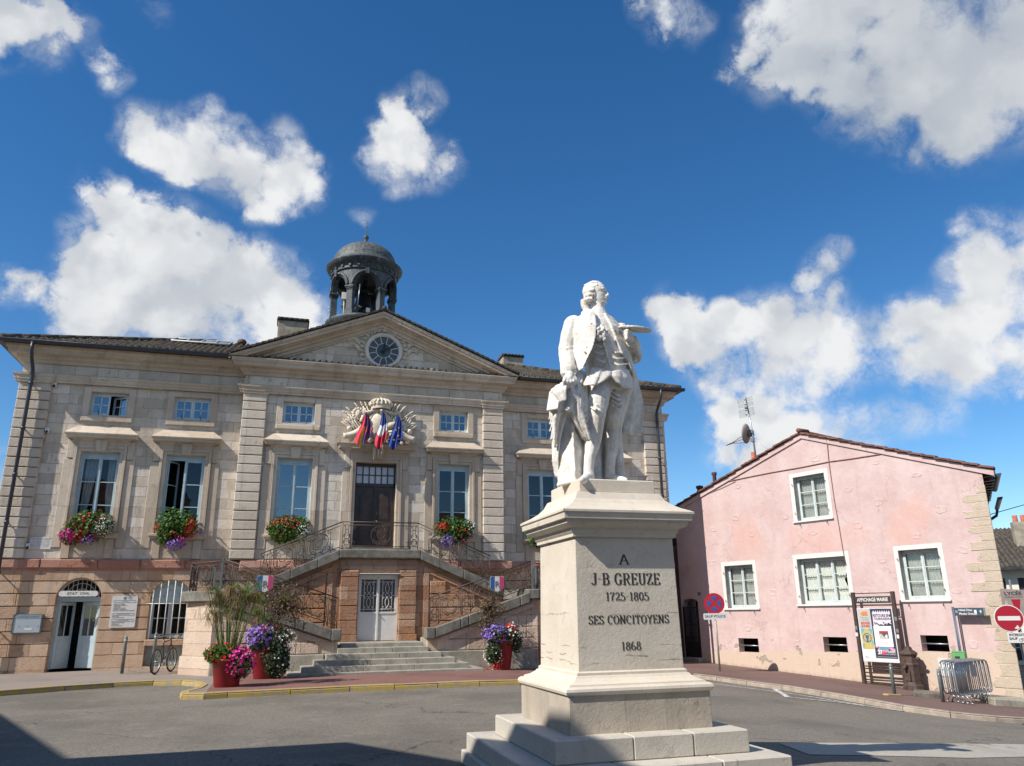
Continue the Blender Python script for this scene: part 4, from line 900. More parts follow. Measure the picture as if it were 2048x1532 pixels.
for i in range(9):
    a = -PI+PI*i/8; c, s_ = math.cos(a), math.sin(a)
    mb.tube([(.06+.34*c, y0-.12+.3*s_, 8.82), (.06+.42*c, y0-.12+.36*s_, 8.93), (.06+.30*c, y0-.12+.26*s_, 9.04), (.06, y0-.12, 9.08)], .045, 6); mb.ell((.06+.38*c, y0-.12+.33*s_, 8.88), (.06, .06, .07), 8, 6)
mb.ell((.06, y0-.12, 8.95), (.28, .2, .12)); mb.ell((.06, y0-.13, 9.14), (.06, .06, .06), 8, 6); mb.build('crown', M['sculpt'], CREST)
mb = MB()
for s in (-1, 1):
    for (u0, v0, u1, v1, r) in ((.30, 7.9, 1.32, 8.30, .028), (.30, 7.95, 1.36, 8.62, .028), (.30, 8.0, 1.22, 8.75, .028), (.25, 8.1, .92, 8.92, .03), (.2, 8.1, .72, 8.98, .03), (.16, 8.1, .56, 8.98, .028)):
        u1 = u0+(u1-u0)*.88; v1 = v0+(v1-v0)*.86; r *= .8
        mb.tube([(.04+s*u0, y0-.08, v0), (.04+s*u1, y0-.11, v1)], r, 6)
        d = Vector((u1-u0, 0, v1-v0)).normalized(); e = Vector((.04+s*u1, y0-.11, v1)); dd = Vector((s*d.x, 0, d.z))
        mb.ell(e, (.042, .04, .04), 8, 5); mb.tube([e, e+dd*.05, e+dd*.16], [.018, .036, .004], 6)
    for (pts) in (((.45, 7.85), (.62, 8.15), (.86, 8.32), (1.06, 8.58), (1.0, 8.30), (.86, 7.95), (.62, 7.72)), ((.30, 8.15), (.40, 8.5), (.56, 8.74), (.74, 8.66), (.78, 8.42), (.56, 8.1)), ((.62, 7.8), (.8, 8.1), (1.0, 8.5), (1.16, 8.62), (1.18, 8.4), (1.02, 8.02), (.84, 7.7)), ((.7, 7.9), (1.0, 8.2), (1.22, 8.3), (1.12, 8.0), (.95, 7.75))):
        mb.prism([(.04+s*u, v) for u, v in pts], y0-.10, y0-.02)
        for q in range(3): mb.tube([(.04+s*(pts[0][0]+(pts[2][0]-pts[0][0])*t+q*.07), y0-.10-.02*math.sin(3*t), pts[0][1]+(pts[2][1]-pts[0][1])*t-q*.05) for t in [j/5 for j in range(6)]], .028, 5)
mb.build('carved_banner', M['sculpt'], CREST)
mb = MB()
for s, z in ((-1, 8.30), (1, 8.26)):
    mb.tube([(.04+s*.25, y0-.14, z-.2), (.04+s*.6, y0-.24, z), (.04+s*.66, y0-.26, z+.01), (.04+s*.70, y0-.27, z+.015)], [.14, .10, .14, .12], 12)
    mb.tube([(.04+s*.35, y0-.2, 7.78), (.04+s*.62, y0-.24, 7.86), (.04+s*.95, y0-.26, 7.70), (.04+s*1.2, y0-.28, 7.63), (.04+s*1.26, y0-.28, 7.62)], [.15, .16, .13, .11, .13], 12)
    mb.tube([(.04+s*.8, y0-.22, 7.86), (.04+s*.68, y0-.22, 8.03), (.04+s*.5, y0-.22, 8.02), (.04+s*.46, y0-.22, 7.86)], .045, 6)
mb.build('carved_cannon', M['sculpt'], CREST)
mb = MB()
for s in (-1, 1):
    for u, v, r in ((.35, 7.54, .1), (.52, 7.50, .07), (.66, 7.50, .07), (.80, 7.49, .07), (1.08, 7.93, .09), (1.0, 7.55, .10)): mb.ell((.04+s*u, y0-.24, v), (r, r, r), 10, 8)
mb.build('carved_cannonball', M['sculpt'], CREST)
mb = MB(); c = Vector((-.74, y0-.17, 8.5)); mb.ell(c, (.11, .12, .15)); mb.ell(c+Vector((0, -.11, -.02)), (.03, .05, .05), 8, 6)
for i in range(12): a = 2*PI*i/12; mb.ell(c+Vector((.17*math.cos(a), .03, .18*math.sin(a)+.02)), (.065, .06, .065), 8, 5)
mb.ell(c+Vector((-.05, -.09, .04)), (.025, .03, .02), 6, 4); mb.ell(c+Vector((.05, -.09, .04)), (.025, .03, .02), 6, 4); mb.build('carved_mask', M['sculpt'], CREST)
mb = MB()
for u in (-.09, .0, .09): mb.tube([(u, y0-.40, 7.40), (u*1.5, y0-.37, 7.1), (u*.8, y0-.33, 6.86)], [.06, .07, .04], 8)
mb.prism([(-.2, 7.38), (.2, 7.38), (.15, 6.84), (-.15, 6.84)], y0-.33, y0-.04); mb.build('console', M['trim'], CREST)

# flags in the holder above the door
def flag(label, base, tip, w, bands, extra=None):
    root = thing('flag', label, 'flag', base, group='flags over the main door')
    d = Vector(tip)-Vector(base); mb = MB(); mb.tube([(0, 0, 0), d], .014, 6); mb.tube([d, d*1.04], [.022, .004], 6); mb.build('flagpole', M['wood'], root)
    rg = random.Random(label); n, m_ = 16, 18; mb = MB(); top = d*.98; L = 1.38*(w/.34)**-.35
    mats = []; 
    vs = []
    for i in range(n+1):
        u = i/n
        for j in range(m_+1):
            v = j/m_; wid = .05+w*min(1.0, .15+v*1.05)
            fold = .055*math.sin(u*PI*5+v*2.2)*(.3+.7*v)
            p = top*(1-.06*u)+Vector(((u-.5)*wid-.10*w*v+.03*math.sin(v*5), -.02+fold, -L*v*(.84+.16*math.sin(PI*u*1.3+.3))))
            vs.append(p)
    names = []
    for i in range(n):
        for j in range(m_):
            c = bands(i/n, j/m_)
            if c not in names: names.append(c)
            mb.cur = names.index(c); o = [i*(m_+1)+j, (i+1)*(m_+1)+j, (i+1)*(m_+1)+j+1, i*(m_+1)+j+1]; mb.add([vs[q] for q in o], [(0, 1, 2, 3)], True)
    o = mb.build('flag_cloth', [FL[c] for c in names], root)
    if extra: extra(root, vs, n, m_)
    return root
FL = dict(b=plain('flag_blue', (.03, .06, .30), .8, var=.1), w=plain('flag_white', (.72, .72, .72), .8, var=.05), r=plain('flag_red', (.62, .03, .06), .8, var=.1), y=plain('flag_yellow', (.70, .50, .06), .8, var=.1), n=plain('flag_navy', (.02, .05, .27), .8, var=.1), d=plain('flag_dark_blue', (.03, .03, .14), .8, var=.1))
def stars(root, vs, n, m_):
    mb = MB()
    for i, j in ((4, 8), (5, 13), (9, 7), (10, 12), (12, 15)):
        p = Vector(vs[i*(m_+1)+j]); r = .04
        for sgn in (-1, 1):
            pts = [p+Vector((r*(1 if q % 2 == 0 else .42)*math.sin(PI*q/5), -.05, r*(1 if q % 2 == 0 else .42)*math.cos(PI*q/5))) for q in range(10)]
        mb.add([p+Vector((0, -.05, 0))]+pts, [(0, q+1, (q+1) % 10+1) for q in range(10)])
    mb.build('flag_star', FL['y'], root)
flag('blue white and red French flag hanging between the two other flags over the door', (.03, CY-.22, 7.62), (.10, CY-.62, 8.55), .34, lambda u, v: 'b' if v < .36 else ('w' if v < .66 else 'r'))
flag('red and yellow flag with dark blue patches hanging left of the shield over the door', (-.34, CY-.22, 7.7), (-.50, CY-.55, 8.46), .50, lambda u, v: 'r' if u < .22 else ('y' if u < .38 and v > .35 else ('r' if int(u*9+v*7) % 4 == 0 else 'd')))
flag('blue European flag with yellow stars hanging right of the shield over the door', (.40, CY-.22, 7.7), (.64, CY-.6, 8.44), .44, lambda u, v: 'n', stars)

# ---------------------------------------------------------------- double staircase
ST = thing('double_staircase', 'stone double staircase with grey copings and iron railings before the main door', 'staircase')
mb = MB()
holed(mb, rect(-1.25, 1.25, -.3, 3.28), [rect(-.63, .63, .76, 2.83)], -2.22, .3)
mb.box(-1.25, -1.2, -2.2, CY, -.3, 3.27); mb.box(1.2, 1.25, -2.2, CY, -.3, 3.27)
for s in (-1, 1):
    z = .95
    while z < 2.9:
        z2 = min(z+.44, 2.93); mb.bbox(min(s*.655, s*1.2), max(s*.655, s*1.2), -2.29+random.uniform(-.01, .01), -2.21, z+.008, z2-.008, .016); z = z2
    mb.bbox(min(s*.64, s*1.24), max(s*.64, s*1.24), -2.33, -2.21, .75, .95, .012)
mb.box(-1.2, 1.2, -2.27, -2.2, 2.94, 3.06)
mb.build('landing_wall', M['orange'], ST, bevel=.006)
mb = MB(); mb.bbox(-1.30, 1.30, -2.40, CY-.005, 3.285, 3.57, .03); mb.box(-1.0, 1.0, CY-.5, CY-.002, 3.571, 3.75); mb.build('landing_slab', M['greyst'], ST)
for s in (-1, 1):
    X = lambda u: s*u
    mb = MB(); mb.prism([(X(1.25), -.3), (X(4.3), -.3), (X(4.3), 1.98), (X(1.25), 3.28)], -2.2, -2.05)
    fr = [((1.45, .75), (1.62, .75), (1.62, 2.98), (1.45, 3.05)), ((1.62, 2.82), (1.62, 2.98), (4.1, 1.92), (4.1, 1.76)), ((1.62, .75), (1.62, .9), (4.1, .9), (4.1, .75))]
    for q in fr: mb.prism([(X(u), v) for u, v in q], -2.245, -2.19)
    z = .92
    while z < 2.7:
        x1_ = min(4.1, 1.66+(2.80-(z+.40))/.427); 
        if x1_ > 1.9: mb.bbox(min(X(1.66), X(x1_)), max(X(1.66), X(x1_)), -2.26, -2.19, z+.01, z+.40, .02)
        z += .42
    mb.build('flight_wall', M['orange'], ST, bevel=.005)
    mb = MB(); cuts = [1.30, 1.95, 2.75, 3.55, 4.08]
    for a, b in zip(cuts, cuts[1:]): mb.prism([(X(a+.004), 3.57-.423*(a-1.25)), (X(b-.004), 3.57-.423*(b-1.25)), (X(b-.004), 3.275-.423*(b-1.25)), (X(a+.004), 3.275-.423*(a-1.25))], -2.40, -2.06)
    mb.build('coping', M['greyst'], ST, bevel=.018)
    mb = MB()
    for i in range(8): mb.box(min(X(1.3+.344*i), X(1.3+.344*(i+1))), max(X(1.3+.344*i), X(1.3+.344*(i+1))), -2.06, -.02 if i > 9 else CY-.003, 1.6, 3.42-.15*i)
    for i in range(8): mb.box(min(X(1.36+.344*i), X(1.36+.344*(i+1))), max(X(1.36+.344*i), X(1.36+.344*(i+1))), -3.63, -2.27, .0, .72+.13*(i+1))
    mb.build('stair_tread', M['stepst'], ST, bevel=.008)
    # outer wall of the lower flight, with a grey plinth, and the canted landing pier
    mb = MB(); mb.prism([(X(1.32), .3), (X(4.72), .3), (X(4.72), 1.96), (X(1.5), .86), (X(1.32), .86)], -3.80, -3.5)
    rows_ = [(.5, .82), (.82, 1.14), (1.14, 1.46), (1.46, 1.8)]
    for za, zb_ in rows_:
        xs = 1.5+max(0, (zb_+.16-.86)/.3416); x = xs
        while x < 4.68:
            x2 = min(x+random.uniform(.5, .9), 4.7); mb.bbox(min(X(x+.006), X(x2-.006)), max(X(x+.006), X(x2-.006)), -3.83+random.uniform(-.012, .008), -3.79, za+.008, zb_-.008, .015); x = x2
    mb.prism([(X(1.5), .82), (X(4.7), 1.90), (X(4.7), 1.74), (X(1.85), .78)], -3.86, -3.79)
    mb.build('flight_wall', M['pierst'], ST)
    mb = MB(); mb.bbox(min(X(1.7), X(4.74)), max(X(1.7), X(4.74)), -3.90, -3.6, -.3, .49, .02); mb.build('plinth', M['stepst'], ST)
    plan = [(4.60, -3.82), (4.78, -3.86), (5.60, -2.72), (5.60, -.2), (4.3, -.2), (4.3, -2.6)]
    mb = MB(); mb.prism([(X(u), v) for u, v in plan], .48, 1.96, lambda u, v, w: (u, v, w)); mb.build('landing_pier', M['pierst'], ST)
    P3 = [(4.56, -3.84), (4.76, -3.90), (5.66, -2.74), (5.66, -.25), (4.3, -.25)]; mb = MB(); mb.prism([(X(u), v) for u, v in P3], -.3, .49, lambda u, v, w: (u, v, w)); mb.build('plinth', M['pierst'], ST, bevel=.015)
    P2 = [(4.50, -3.97), (4.82, -4.0), (5.78, -2.78), (5.78, -.1), (4.1, -.1), (4.1, -3.4)]
    mb = MB(); mb.prism([(X(u), v) for u, v in P2], 1.965, 2.27, lambda u, v, w: (u, v, w))
    mb.build('landing_coping', M['greyst'], ST, bevel=.03)
    mb = MB(); cuts = [1.52, 2.3, 2.55, 3.4, 4.2, 4.52]
    for a, b in zip(cuts, cuts[1:]): mb.prism([(X(a+.003), 1.17+.332*(a-1.5)), (X(b-.003), 1.17+.332*(b-1.5)), (X(b-.003), .86+.332*(b-1.5)), (X(a+.003), .86+.332*(a-1.5))], -3.98, -3.6)
    mb.box(min(X(1.24), X(1.52)), max(X(1.24), X(1.52)), -3.985, -3.595, .845, 1.178); mb.build('coping', M['greyst'], ST, bevel=.025)
mb = MB()
for i, (hw_, yf, zt_) in enumerate(((2.70, -5.15, .06), (2.34, -4.85, .205), (2.0, -4.55, .35), (1.66, -4.25, .495), (1.33, -3.95, .64))):
    xs = [-hw_, -hw_*.3+i*.04, hw_*.35-i*.05, hw_]
    for a, b in zip(xs, xs[1:]): mb.box(a+.003, b-.003, yf, -2.2+.004*i, -.35+.01*i, zt_+random.uniform(-.003, .003))
mb.box(-1.22, 1.22, -3.62, -2.2, -.29, .755); mb.build('front_step', M['stepst'], ST, bevel=.012)

# white cellar door
mb = MB(); y = -2.08
mb.box(-.63, .63, y-.26, y+.04, 2.80, 2.83); mb.box(-.60, .60, y-.02, y+.05, 2.70, 2.78); mb.box(-.63, -.585, y-.03, y+.05, .76, 2.78); mb.box(.585, .63, y-.03, y+.05, .76, 2.78)
CD = mb.build('cellar_door', M['white'], ST)
for s in (-1, 1):
    x0, x1 = (-.583, -.004) if s < 0 else (.004, .583); mb = MB()
    mb.box(x0, x1, y-.02, y+.03, .77, 1.62); mb.box(x0, x0+.05, y-.02, y+.03, 1.62, 2.7); mb.box(x1-.05, x1, y-.02, y+.03, 1.62, 2.7); mb.box(x0+.05, x1-.05, y-.02, y+.03, 2.64, 2.7); mb.box(x0, x1, y-.04, y-.019, 1.58, 1.64)
    if s < 0: mb.box(-.03, .03, y-.055, y-.021, .78, 2.69)
    lf = mb.build('door_leaf', M['white'], CD, bevel=.005); cx = (x0+x1)/2; mb = MB(); yy = y-.03
    for u in (-.15, .15): mb.tube([(cx+u, yy, 1.64), (cx+u, yy, 2.64)], .009, 4)
    for v in (1.72, 2.56): mb.tube([(x0+.05, yy, v), (x1-.05, yy, v)], .009, 4)
    mb.tube([(x0+.05, yy, 2.14), (cx-.15, yy, 2.14)], .009, 4); mb.tube([(cx+.15, yy, 2.14), (x1-.05, yy, 2.14)], .009, 4)
    for zc in (1.93, 2.36):
        for q in (-1, 1):
            mb.tube([(cx+q*(.085-.145*math.cos(t)), yy, zc+.19*math.sin(t)) for t in [-1.25+2.5*i/12 for i in range(13)]], .009, 4)
            for r in (-1, 1): mb.tube([(u, yy, v) for u, v in spiral(cx+q*.11, zc+r*.15, .038, PI/2 if r > 0 else -PI/2, q*r*-.8, 10, .35)], .009, 4)
    for q in (-1, 1): mb.tube([(cx+q*.06, yy, 2.10), (cx+q*.06, yy, 2.19)], .009, 4)
    mb.build('door_grille', M['white'], lf)
    pane('pane', lf, x0+.05, x1-.05, 1.64, 2.64, plain('dusty_dark_glass', (.09, .09, .085), .25, var=.2), y+.012)
mb = MB(); mb.ell((.05, y-.06, 1.55), (.018, .03, .018), 8, 6); mb.build('door_handle', M['black'], CD)

# wrought iron railings
def rail(p0, p1, h, parent=ST, panels=2, r=.0115, first=True, last=True, name='railing'):
    p0 = Vector(p0); p1 = Vector(p1); L = math.hypot(p1.x-p0.x, p1.y-p0.y); d = (p1-p0)/L; mb = MB()
    P = lambda u, v: p0+d*u+Vector((0, 0, v))
    seg = lambda pts, rr=r, n=5: mb.tube([P(u, v) for u, v in pts], rr, n)
    seg([(-.03, h), (L+.03, h)], .02, 6); seg([(0, .09), (L, .09)]); seg([(.03, h-.10), (L-.03, h-.10)])
    nar = .26; W = (L-nar*(panels+1))/panels; x = 0.0
    def narrow(x):
        for u in (x, x+nar): seg([(u, -.02), (u, h)], r*1.15)
        c = x+nar/2; mb.tube([P(*q) for q in circ(c, .22, .095)], r, 5, closed=True); mb.tube([P(*q) for q in circ(c, .415, .095)], r, 5, closed=True)
        for q in (-1, 1):
            seg([(c+q*.045, .52), (c+q*.045, h-.18)]); seg([(c+q*.045, h-.18)]+[(c+q*(.045+.03*(1-math.cos(t))), h-.18+.06*math.sin(t)) for t in (.5, 1, 1.5, 2.2)])
            seg(spiral(c+q*.045, .43, .04, -PI/2, q*.8, 8, .4)); seg(spiral(c+q*.045, .235, .04, -PI/2, q*.8, 8, .4))
        seg([(c-.045, .62), (c+.045, .62)])
    def wide(x0, x1):
        c = (x0+x1)/2; w = (x1-x0)/2; k = min(1.0, w/.45)
        for u in (x0+.05, x1-.05): seg([(u, .10), (u, h-.10)])
        mb.tube([P(*q) for q in circ(c, .46, .10*k+.02, 16)], r, 5, closed=True)
        for q in (-1, 1):
            R_ = .25*k
            seg([(c+q*(.06+R_*math.cos(t)), .44+.28*math.sin(t)) for t in [-2.0+3.7*i/16 for i in range(17)]])
            seg(spiral(c+q*.16*k, .60, .085*k, 0 if q > 0 else PI, q*1.1, 12, .25)); seg(spiral(c+q*.19*k, .25, .08*k, PI if q > 0 else 0, q*1.2, 12, .25))
            seg(spiral(c+q*.09*k, .17, .06, PI/2, -q*1.0, 10, .3)); seg(spiral(c+q*(w-.10), .20, .06, -PI/2, q*.9, 9, .3)); seg(spiral(c+q*(w-.10), .68, .055, PI/2, q*.9, 9, .3))
        seg([(x0, .0), (x0+.06, .10)]); seg([(x1, .0), (x1-.06, .10)])
    for i in range(panels+1):
        if (i > 0 or first) and (i < panels or last): narrow(x)
        x += nar
        if i < panels: wide(x, x+W); x += W
    return mb.build(name, M['iron'], parent)
rail((-1.22, -2.27, 3.58), (1.22, -2.27, 3.58), .86, panels=1)
for s in (-1, 1):
    rail((s*1.28, -2.25, 3.56), (s*3.66, -2.25, 2.55), .86, panels=2, first=False)
    rail((s*1.38, -3.79, 1.18), (s*4.64, -3.79, 2.28), .86, panels=3)
    rail((s*4.72, -3.82, 2.28), (s*5.58, -2.68, 2.28), .80, panels=1, first=False, last=False); rail((s*5.60, -2.6, 2.28), (s*5.60, -.35, 2.28), .80, panels=2)
    mb = MB()
    for q in (4.66, 4.86): mb.box(s*q-.028, s*q+.028, -3.84+(.25 if q > 4.8 else 0), -3.79+(.25 if q > 4.8 else 0), 2.26, 3.16 if q < 4.8 else 3.0)
    mb.build('newel_post', M['greysteel'], ST)
# tricolour shields hung on the railings
def shield(label, x, y, z, ry=0):
    root = thing('tricolour_shield', label, 'shield', (x, y, z), ry, 'tricolour shields on the railings'); w, h = .225, .47
    prof = lambda u: 0.0 if abs(u) > w*.93 else -.0
    full = [(-w, h-.03), (-w+.03, h), (w-.03, h), (w, h-.03), (w, .13), (.12, .05), (0, 0), (-.12, .05), (-w, .13)]
    mb = MB(); mb.prism(full, 0, .02); mb.build('shield_back', M['white'], root)
    def bot(x): return .05*abs(x)/.12 if abs(x) < .12 else .05+.08*(abs(x)-.12)/(w-.12)
    for nm, a, b, c in (('blue_field', -w+.004, -w/3, FL['b'].copy()), ('white_field', -w/3, w/3, M['white']), ('red_field', w/3, w-.004, plain('shield_red', (.50, .06, .16), .5, var=.05))):
        xs = [a, (a+b)/2, b]+([0] if a < 0 < b else []); xs = sorted(set(xs)); tp = lambda q: h-.004-(max(0, abs(q)-(w-.03)))
        mb = MB(); mb.prism([(q, bot(q)+.004) for q in xs]+[(q, tp(q)) for q in reversed(xs)], -.004, -.001)
        if nm == 'blue_field': c = plain('shield_blue', (.035, .11, .30), .5, var=.05)
        mb.build(nm, c, root)
    mb = MB(); put_text(mb, 'R', .25, .015, .2, -.008); put_text(mb, 'F', .25, -.02, .225, -.007); mb.build('monogram', plain('monogram_grey', (.14, .15, .17), .6), root)
shield('tricolour shield with RF monogram on the left lower railing above the papyrus', -3.455, -3.86, 2.21)
shield('tricolour shield with RF monogram on the right lower railing near the monument', 3.475, -3.86, 2.19)

# ---------------------------------------------------------------- monument
PX, PY = .487, -19.30
PM = ashlar('pale_monument_limestone', (.60, .53, .435), (.75, .685, .585), (.40, .35, .29), 5.0, 9.0, -3.0, stain=.22, stainc=(.42, .37, .30), relief=.12)
PG = ashlar('grey_monument_stone', (.40, .345, .28), (.54, .47, .385), (.25, .22, .19), 3.1, 9.0, -3.0, stain=.35, stainc=(.2, .18, .15), relief=.2)
PS = ashlar('base_step_stone', (.48, .44, .375), (.60, .55, .48), (.2, .18, .16), 1.9, 9.0, -3.0, stain=.25, stainc=(.3, .28, .25), relief=.15)
PED_ = thing('monument_pedestal', 'tall pale stone pedestal with a carved dedication and stepped base', 'pedestal', (PX, PY, 0))
def sq(h): return [(-h, -h), (h, -h), (h, h), (-h, h)]
def ring(prof, name, mat, bev=.006, par=PED_):
    mb = MB(); mb.sweep(sq(.2), [(o-.2, z) for o, z in prof], closed=True)
    for z, r in ((prof[0][1], prof[0][0]), (prof[-1][1], prof[-1][0])): mb.add([(x, y, z) for x, y in sq(r)], [(0, 1, 2, 3)])
    return mb.build(name, mat, par, bevel=bev)
def stepblocks(h, z0, z1, cuts, mat):
    mb = MB()
    for a, b in zip(cuts, cuts[1:]): mb.box(a*h+.002, b*h-.002, -h, h, z0, z1)
    return mb.build('base_step', mat, PED_, bevel=.012)
stepblocks(1.375, -.4, .03, [-1, -.4, .35, 1], PS); stepblocks(1.323, .031, .217, [-1, -.35, .42, 1], PS); stepblocks(1.042, .218, .432, [-1, -.22, .40, 1], PS)
ring([(.79, .433), (.79, .785)], 'plinth', PG, .012)
ring([(.795, .786), (.815, .80), (.822, .825), (.815, .85), (.79, .866), (.765, .868), (.76, .885), (.70, .905), (.655, .935), (.64, .955), (.625, .958), (.625, .985), (.605, 1.0)], 'base_moulding', PM, 0)
PD = ashlar('veined_monument_limestone', (.60, .53, .435), (.75, .685, .585), (.40, .35, .29), 5.0, 9.0, -3.0, stain=.22, stainc=(.42, .37, .30), relief=.16, veins=(1.09, 1.145, 1.24, 1.56))
ring([(.604, 1.0), (.584, 2.36)], 'die', PD, .008)
ring([(.585, 2.361), (.615, 2.365), (.615, 2.395), (.635, 2.42), (.64, 2.455), (.69, 2.475), (.715, 2.50), (.72, 2.54), (.755, 2.545), (.76, 2.60), (.775, 2.615), (.775, 2.638), (.745, 2.655), (.67, 2.69), (.60, 2.735), (.545, 2.79), (.51, 2.86), (.505, 2.868)], 'cornice', PM, 0)
mb = MB(); mb.box(-.4685, .4685, -.4685, .4685, 2.869, 3.022); STB = mb.build('statue_block', PM, PED_, bevel=.012)
# engraved serif lettering, thick on the verticals and thin on the horizontals
def arcp(cx, cy, rx, ry, a0, a1, n=12): return [(cx+rx*math.cos(math.radians(a0+(a1-a0)*i/n)), cy+ry*math.sin(math.radians(a0+(a1-a0)*i/n))) for i in range(n+1)]
GL = {
 'A': (.74, [[(.04, 0), (.37, 1)], [(.37, 1), (.70, 0)], [(.17, .36), (.58, .36)]], [(.04, 0), (.70, 0)]),
 'J': (.50, [[(.36, 1), (.36, .22)]+arcp(.19, .2, .17, .2, 0, -170)], [(.36, 1)]),
 '-': (.36, [[(.03, .5), (.33, .5)]], []),
 'B': (.66, [[(.13, 0), (.13, 1)], [(.13, 1), (.33, 1)]+arcp(.33, .76, .22, .24, 90, -90)+[(.13, .52)], [(.13, .52), (.36, .52)]+arcp(.36, .26, .25, .26, 90, -90)+[(.13, 0)]], []),
 'C': (.68, [arcp(.36, .5, .31, .5, 50, 310, 18), [(.58, .72), (.58, .97)]], []),
 'G': (.74, [arcp(.36, .5, .31, .5, 50, 320, 18), [(.60, .42), (.60, .08)], [(.58, .72), (.58, .97)]], [(.60, .42)]),
 'R': (.72, [[(.13, 0), (.13, 1)], [(.13, 1), (.35, 1)]+arcp(.35, .75, .23, .25, 90, -90)+[(.13, .5)], [(.36, .5), (.62, .0), (.70, .02)]], [(.13, 0)]),
 'E': (.62, [[(.13, 0), (.13, 1)], [(.03, 1), (.55, 1)], [(.13, .52), (.42, .52)], [(.03, 0), (.57, 0)], [(.55, 1), (.55, .8)], [(.57, 0), (.57, .22)], [(.42, .42), (.42, .62)]], []),
 'U': (.74, [[(.14, 1), (.14, .28)]+arcp(.37, .27, .23, .27, 180, 360)+[(.60, 1)]], [(.14, 1), (.60, 1)]),
 'Z': (.62, [[(.06, .98), (.56, .98)], [(.55, .98), (.06, .02)], [(.05, .02), (.57, .02)], [(.07, .98), (.07, .78)], [(.57, .02), (.57, .24)], [(.16, .5), (.46, .5)]], []),
 'S': (.58, [arcp(.29, .75, .21, .25, 20, 250, 12)+arcp(.29, .26, .23, .26, 75, -160, 12), [(.49, .76), (.49, .98)], [(.07, .04), (.07, .26)]], []),
 'O': (.74, [arcp(.37, .5, .31, .5, 0, 360, 24)], []),
 'N': (.78, [[(.13, 0), (.13, 1)], [(.13, 1), (.63, 0)], [(.63, 0), (.63, 1)]], [(.13, 0), (.63, 1), (.1, 1)]),
 'I': (.34, [[(.17, 0), (.17, 1)]], [(.17, 0), (.17, 1)]),
 'T': (.68, [[(.34, 0), (.34, 1)], [(.05, 1), (.63, 1)], [(.05, 1), (.05, .78)], [(.63, 1), (.63, .78)]], [(.34, 0)]),
 'Y': (.70, [[(.06, 1), (.35, .48)], [(.64, 1), (.35, .48)], [(.35, .5), (.35, 0)]], [(.06, 1), (.64, 1), (.35, 0)]),
 '1': (.42, [[(.22, 0), (.22, 1)], [(.22, 1), (.08, .86)]], [(.22, 0)]),
 '7': (.54, [[(.06, .98), (.50, .98)], [(.50, .98), (.26, .45), (.22, 0)], [(.06, .98), (.06, .8)]], []),
 '2': (.56, [arcp(.27, .74, .2, .25, 170, -20, 10)+[(.34, .42), (.06, .04)], [(.05, .03), (.52, .03)], [(.52, .03), (.52, .2)]], []),
 '5': (.56, [[(.12, 1), (.12, .55)], [(.12, .98), (.48, .98)], arcp(.25, .31, .25, .31, 120, -160, 14)], []),
 '8': (.56, [arcp(.28, .76, .18, .24, 0, 360, 16), arcp(.28, .26, .22, .27, 0, 360, 16)], []),
 '0': (.58, [arcp(.29, .5, .23, .5, 0, 360, 20)], []),
 '6': (.56, [arcp(.30, .42, .25, .58, 75, 200, 10)+arcp(.28, .28, .22, .28, 180, 540, 16)], []),
}
def engrave(mb, txt, xc, zb, h, width):
    adv = sum(GL[c][0]+.12 if c != ' ' else .45 for c in txt)-.12; sx = width/adv; x = xc-width/2; TK, TN = .17*h, .055*h
    fn = lambda u, v: (u, -(.604-.02*(v-1.0)/1.36)-.0035, v)
    for c in txt:
        if c == ' ': x += .45*sx; continue
        w, lines, ser = GL[c]; tp = lambda q: (x+q[0]*sx, zb+q[1]*h)
        for ln in lines:
            P = [Vector(tp(q)) for q in ln]; L = []; Rr = []
            for i, p in enumerate(P):
                d = (P[min(i+1, len(P)-1)]-P[max(i-1, 0)]).normalized(); wd = (TN+(TK-TN)*abs(d.y)**1.3)/2; nn = Vector((-d.y, d.x))*wd
                L.append(p+nn); Rr.append(p-nn)
            mb.add([fn(*q) for q in L+Rr], [(i, i+1, len(P)+i+1, len(P)+i) for i in range(len(P)-1)])
        for q in ser+([(.13, 0), (.13, 1)] if c in 'BRE' else []):
            u, v = tp(q); mb.add([fn(*k_) for k_ in ((u-.17*h, v-.028*h), (u+.17*h, v-.028*h), (u+.17*h, v+.028*h), (u-.17*h, v+.028*h))], [(0, 1, 2, 3)])
        x += (w+.12)*sx
for t_, xc_, zb_, h_, w_ in (('A', -.022, 2.075, .105, .105), ('J-B GREUZE', -.012, 1.862, .118, .80), ('1725-1805', -.007, 1.697, .085, .50), ('SES CONCITOYENS', -.002, 1.46, .085, .93), ('1868', .003, 1.195, .082, .22)):
    mb = MB(); engrave(mb, t_, xc_, zb_, h_, w_); mb.build('inscription', plain('dark_lettering_paint', (.035, .03, .026), .8, var=.2), PED_)

# ---------------------------------------------------------------- statue
STAT = thing('statue', 'white stone statue of a standing man in a long coat holding a palette', 'statue', (PX, -19.42, 3.022))
m, k, b = new_mat('white_statue_stone'); co = objco(k)
n1 = k.noise(co, 7, 6, .65); n2 = k.noise(co, 45, 4, .7)
k.put(b.inputs['Base Color'], k.mix(k.rng(k.math('ADD', n1, k.math('MULTIPLY', n2, .35)), .45, .85), (.60, .54, .46), (.83, .81, .765))); b.inputs['Roughness'].default_value = .8; b.inputs['Specular IOR Level'].default_value = .25
bump(k, b, k.math('ADD', k.math('MULTIPLY', n1, .6), n2), .35, .012); MATS['white_statue_stone'] = m; SS = m
OFF = Vector((PX, -19.42, 3.022))
def sp(x, z, dy=-.12):
    """body point from its front-view position and depth"""
    return Vector((x+dy*(x+3.142)/8.426, -19.30+dy, z+dy*(z-1.6)/8.426))-OFF
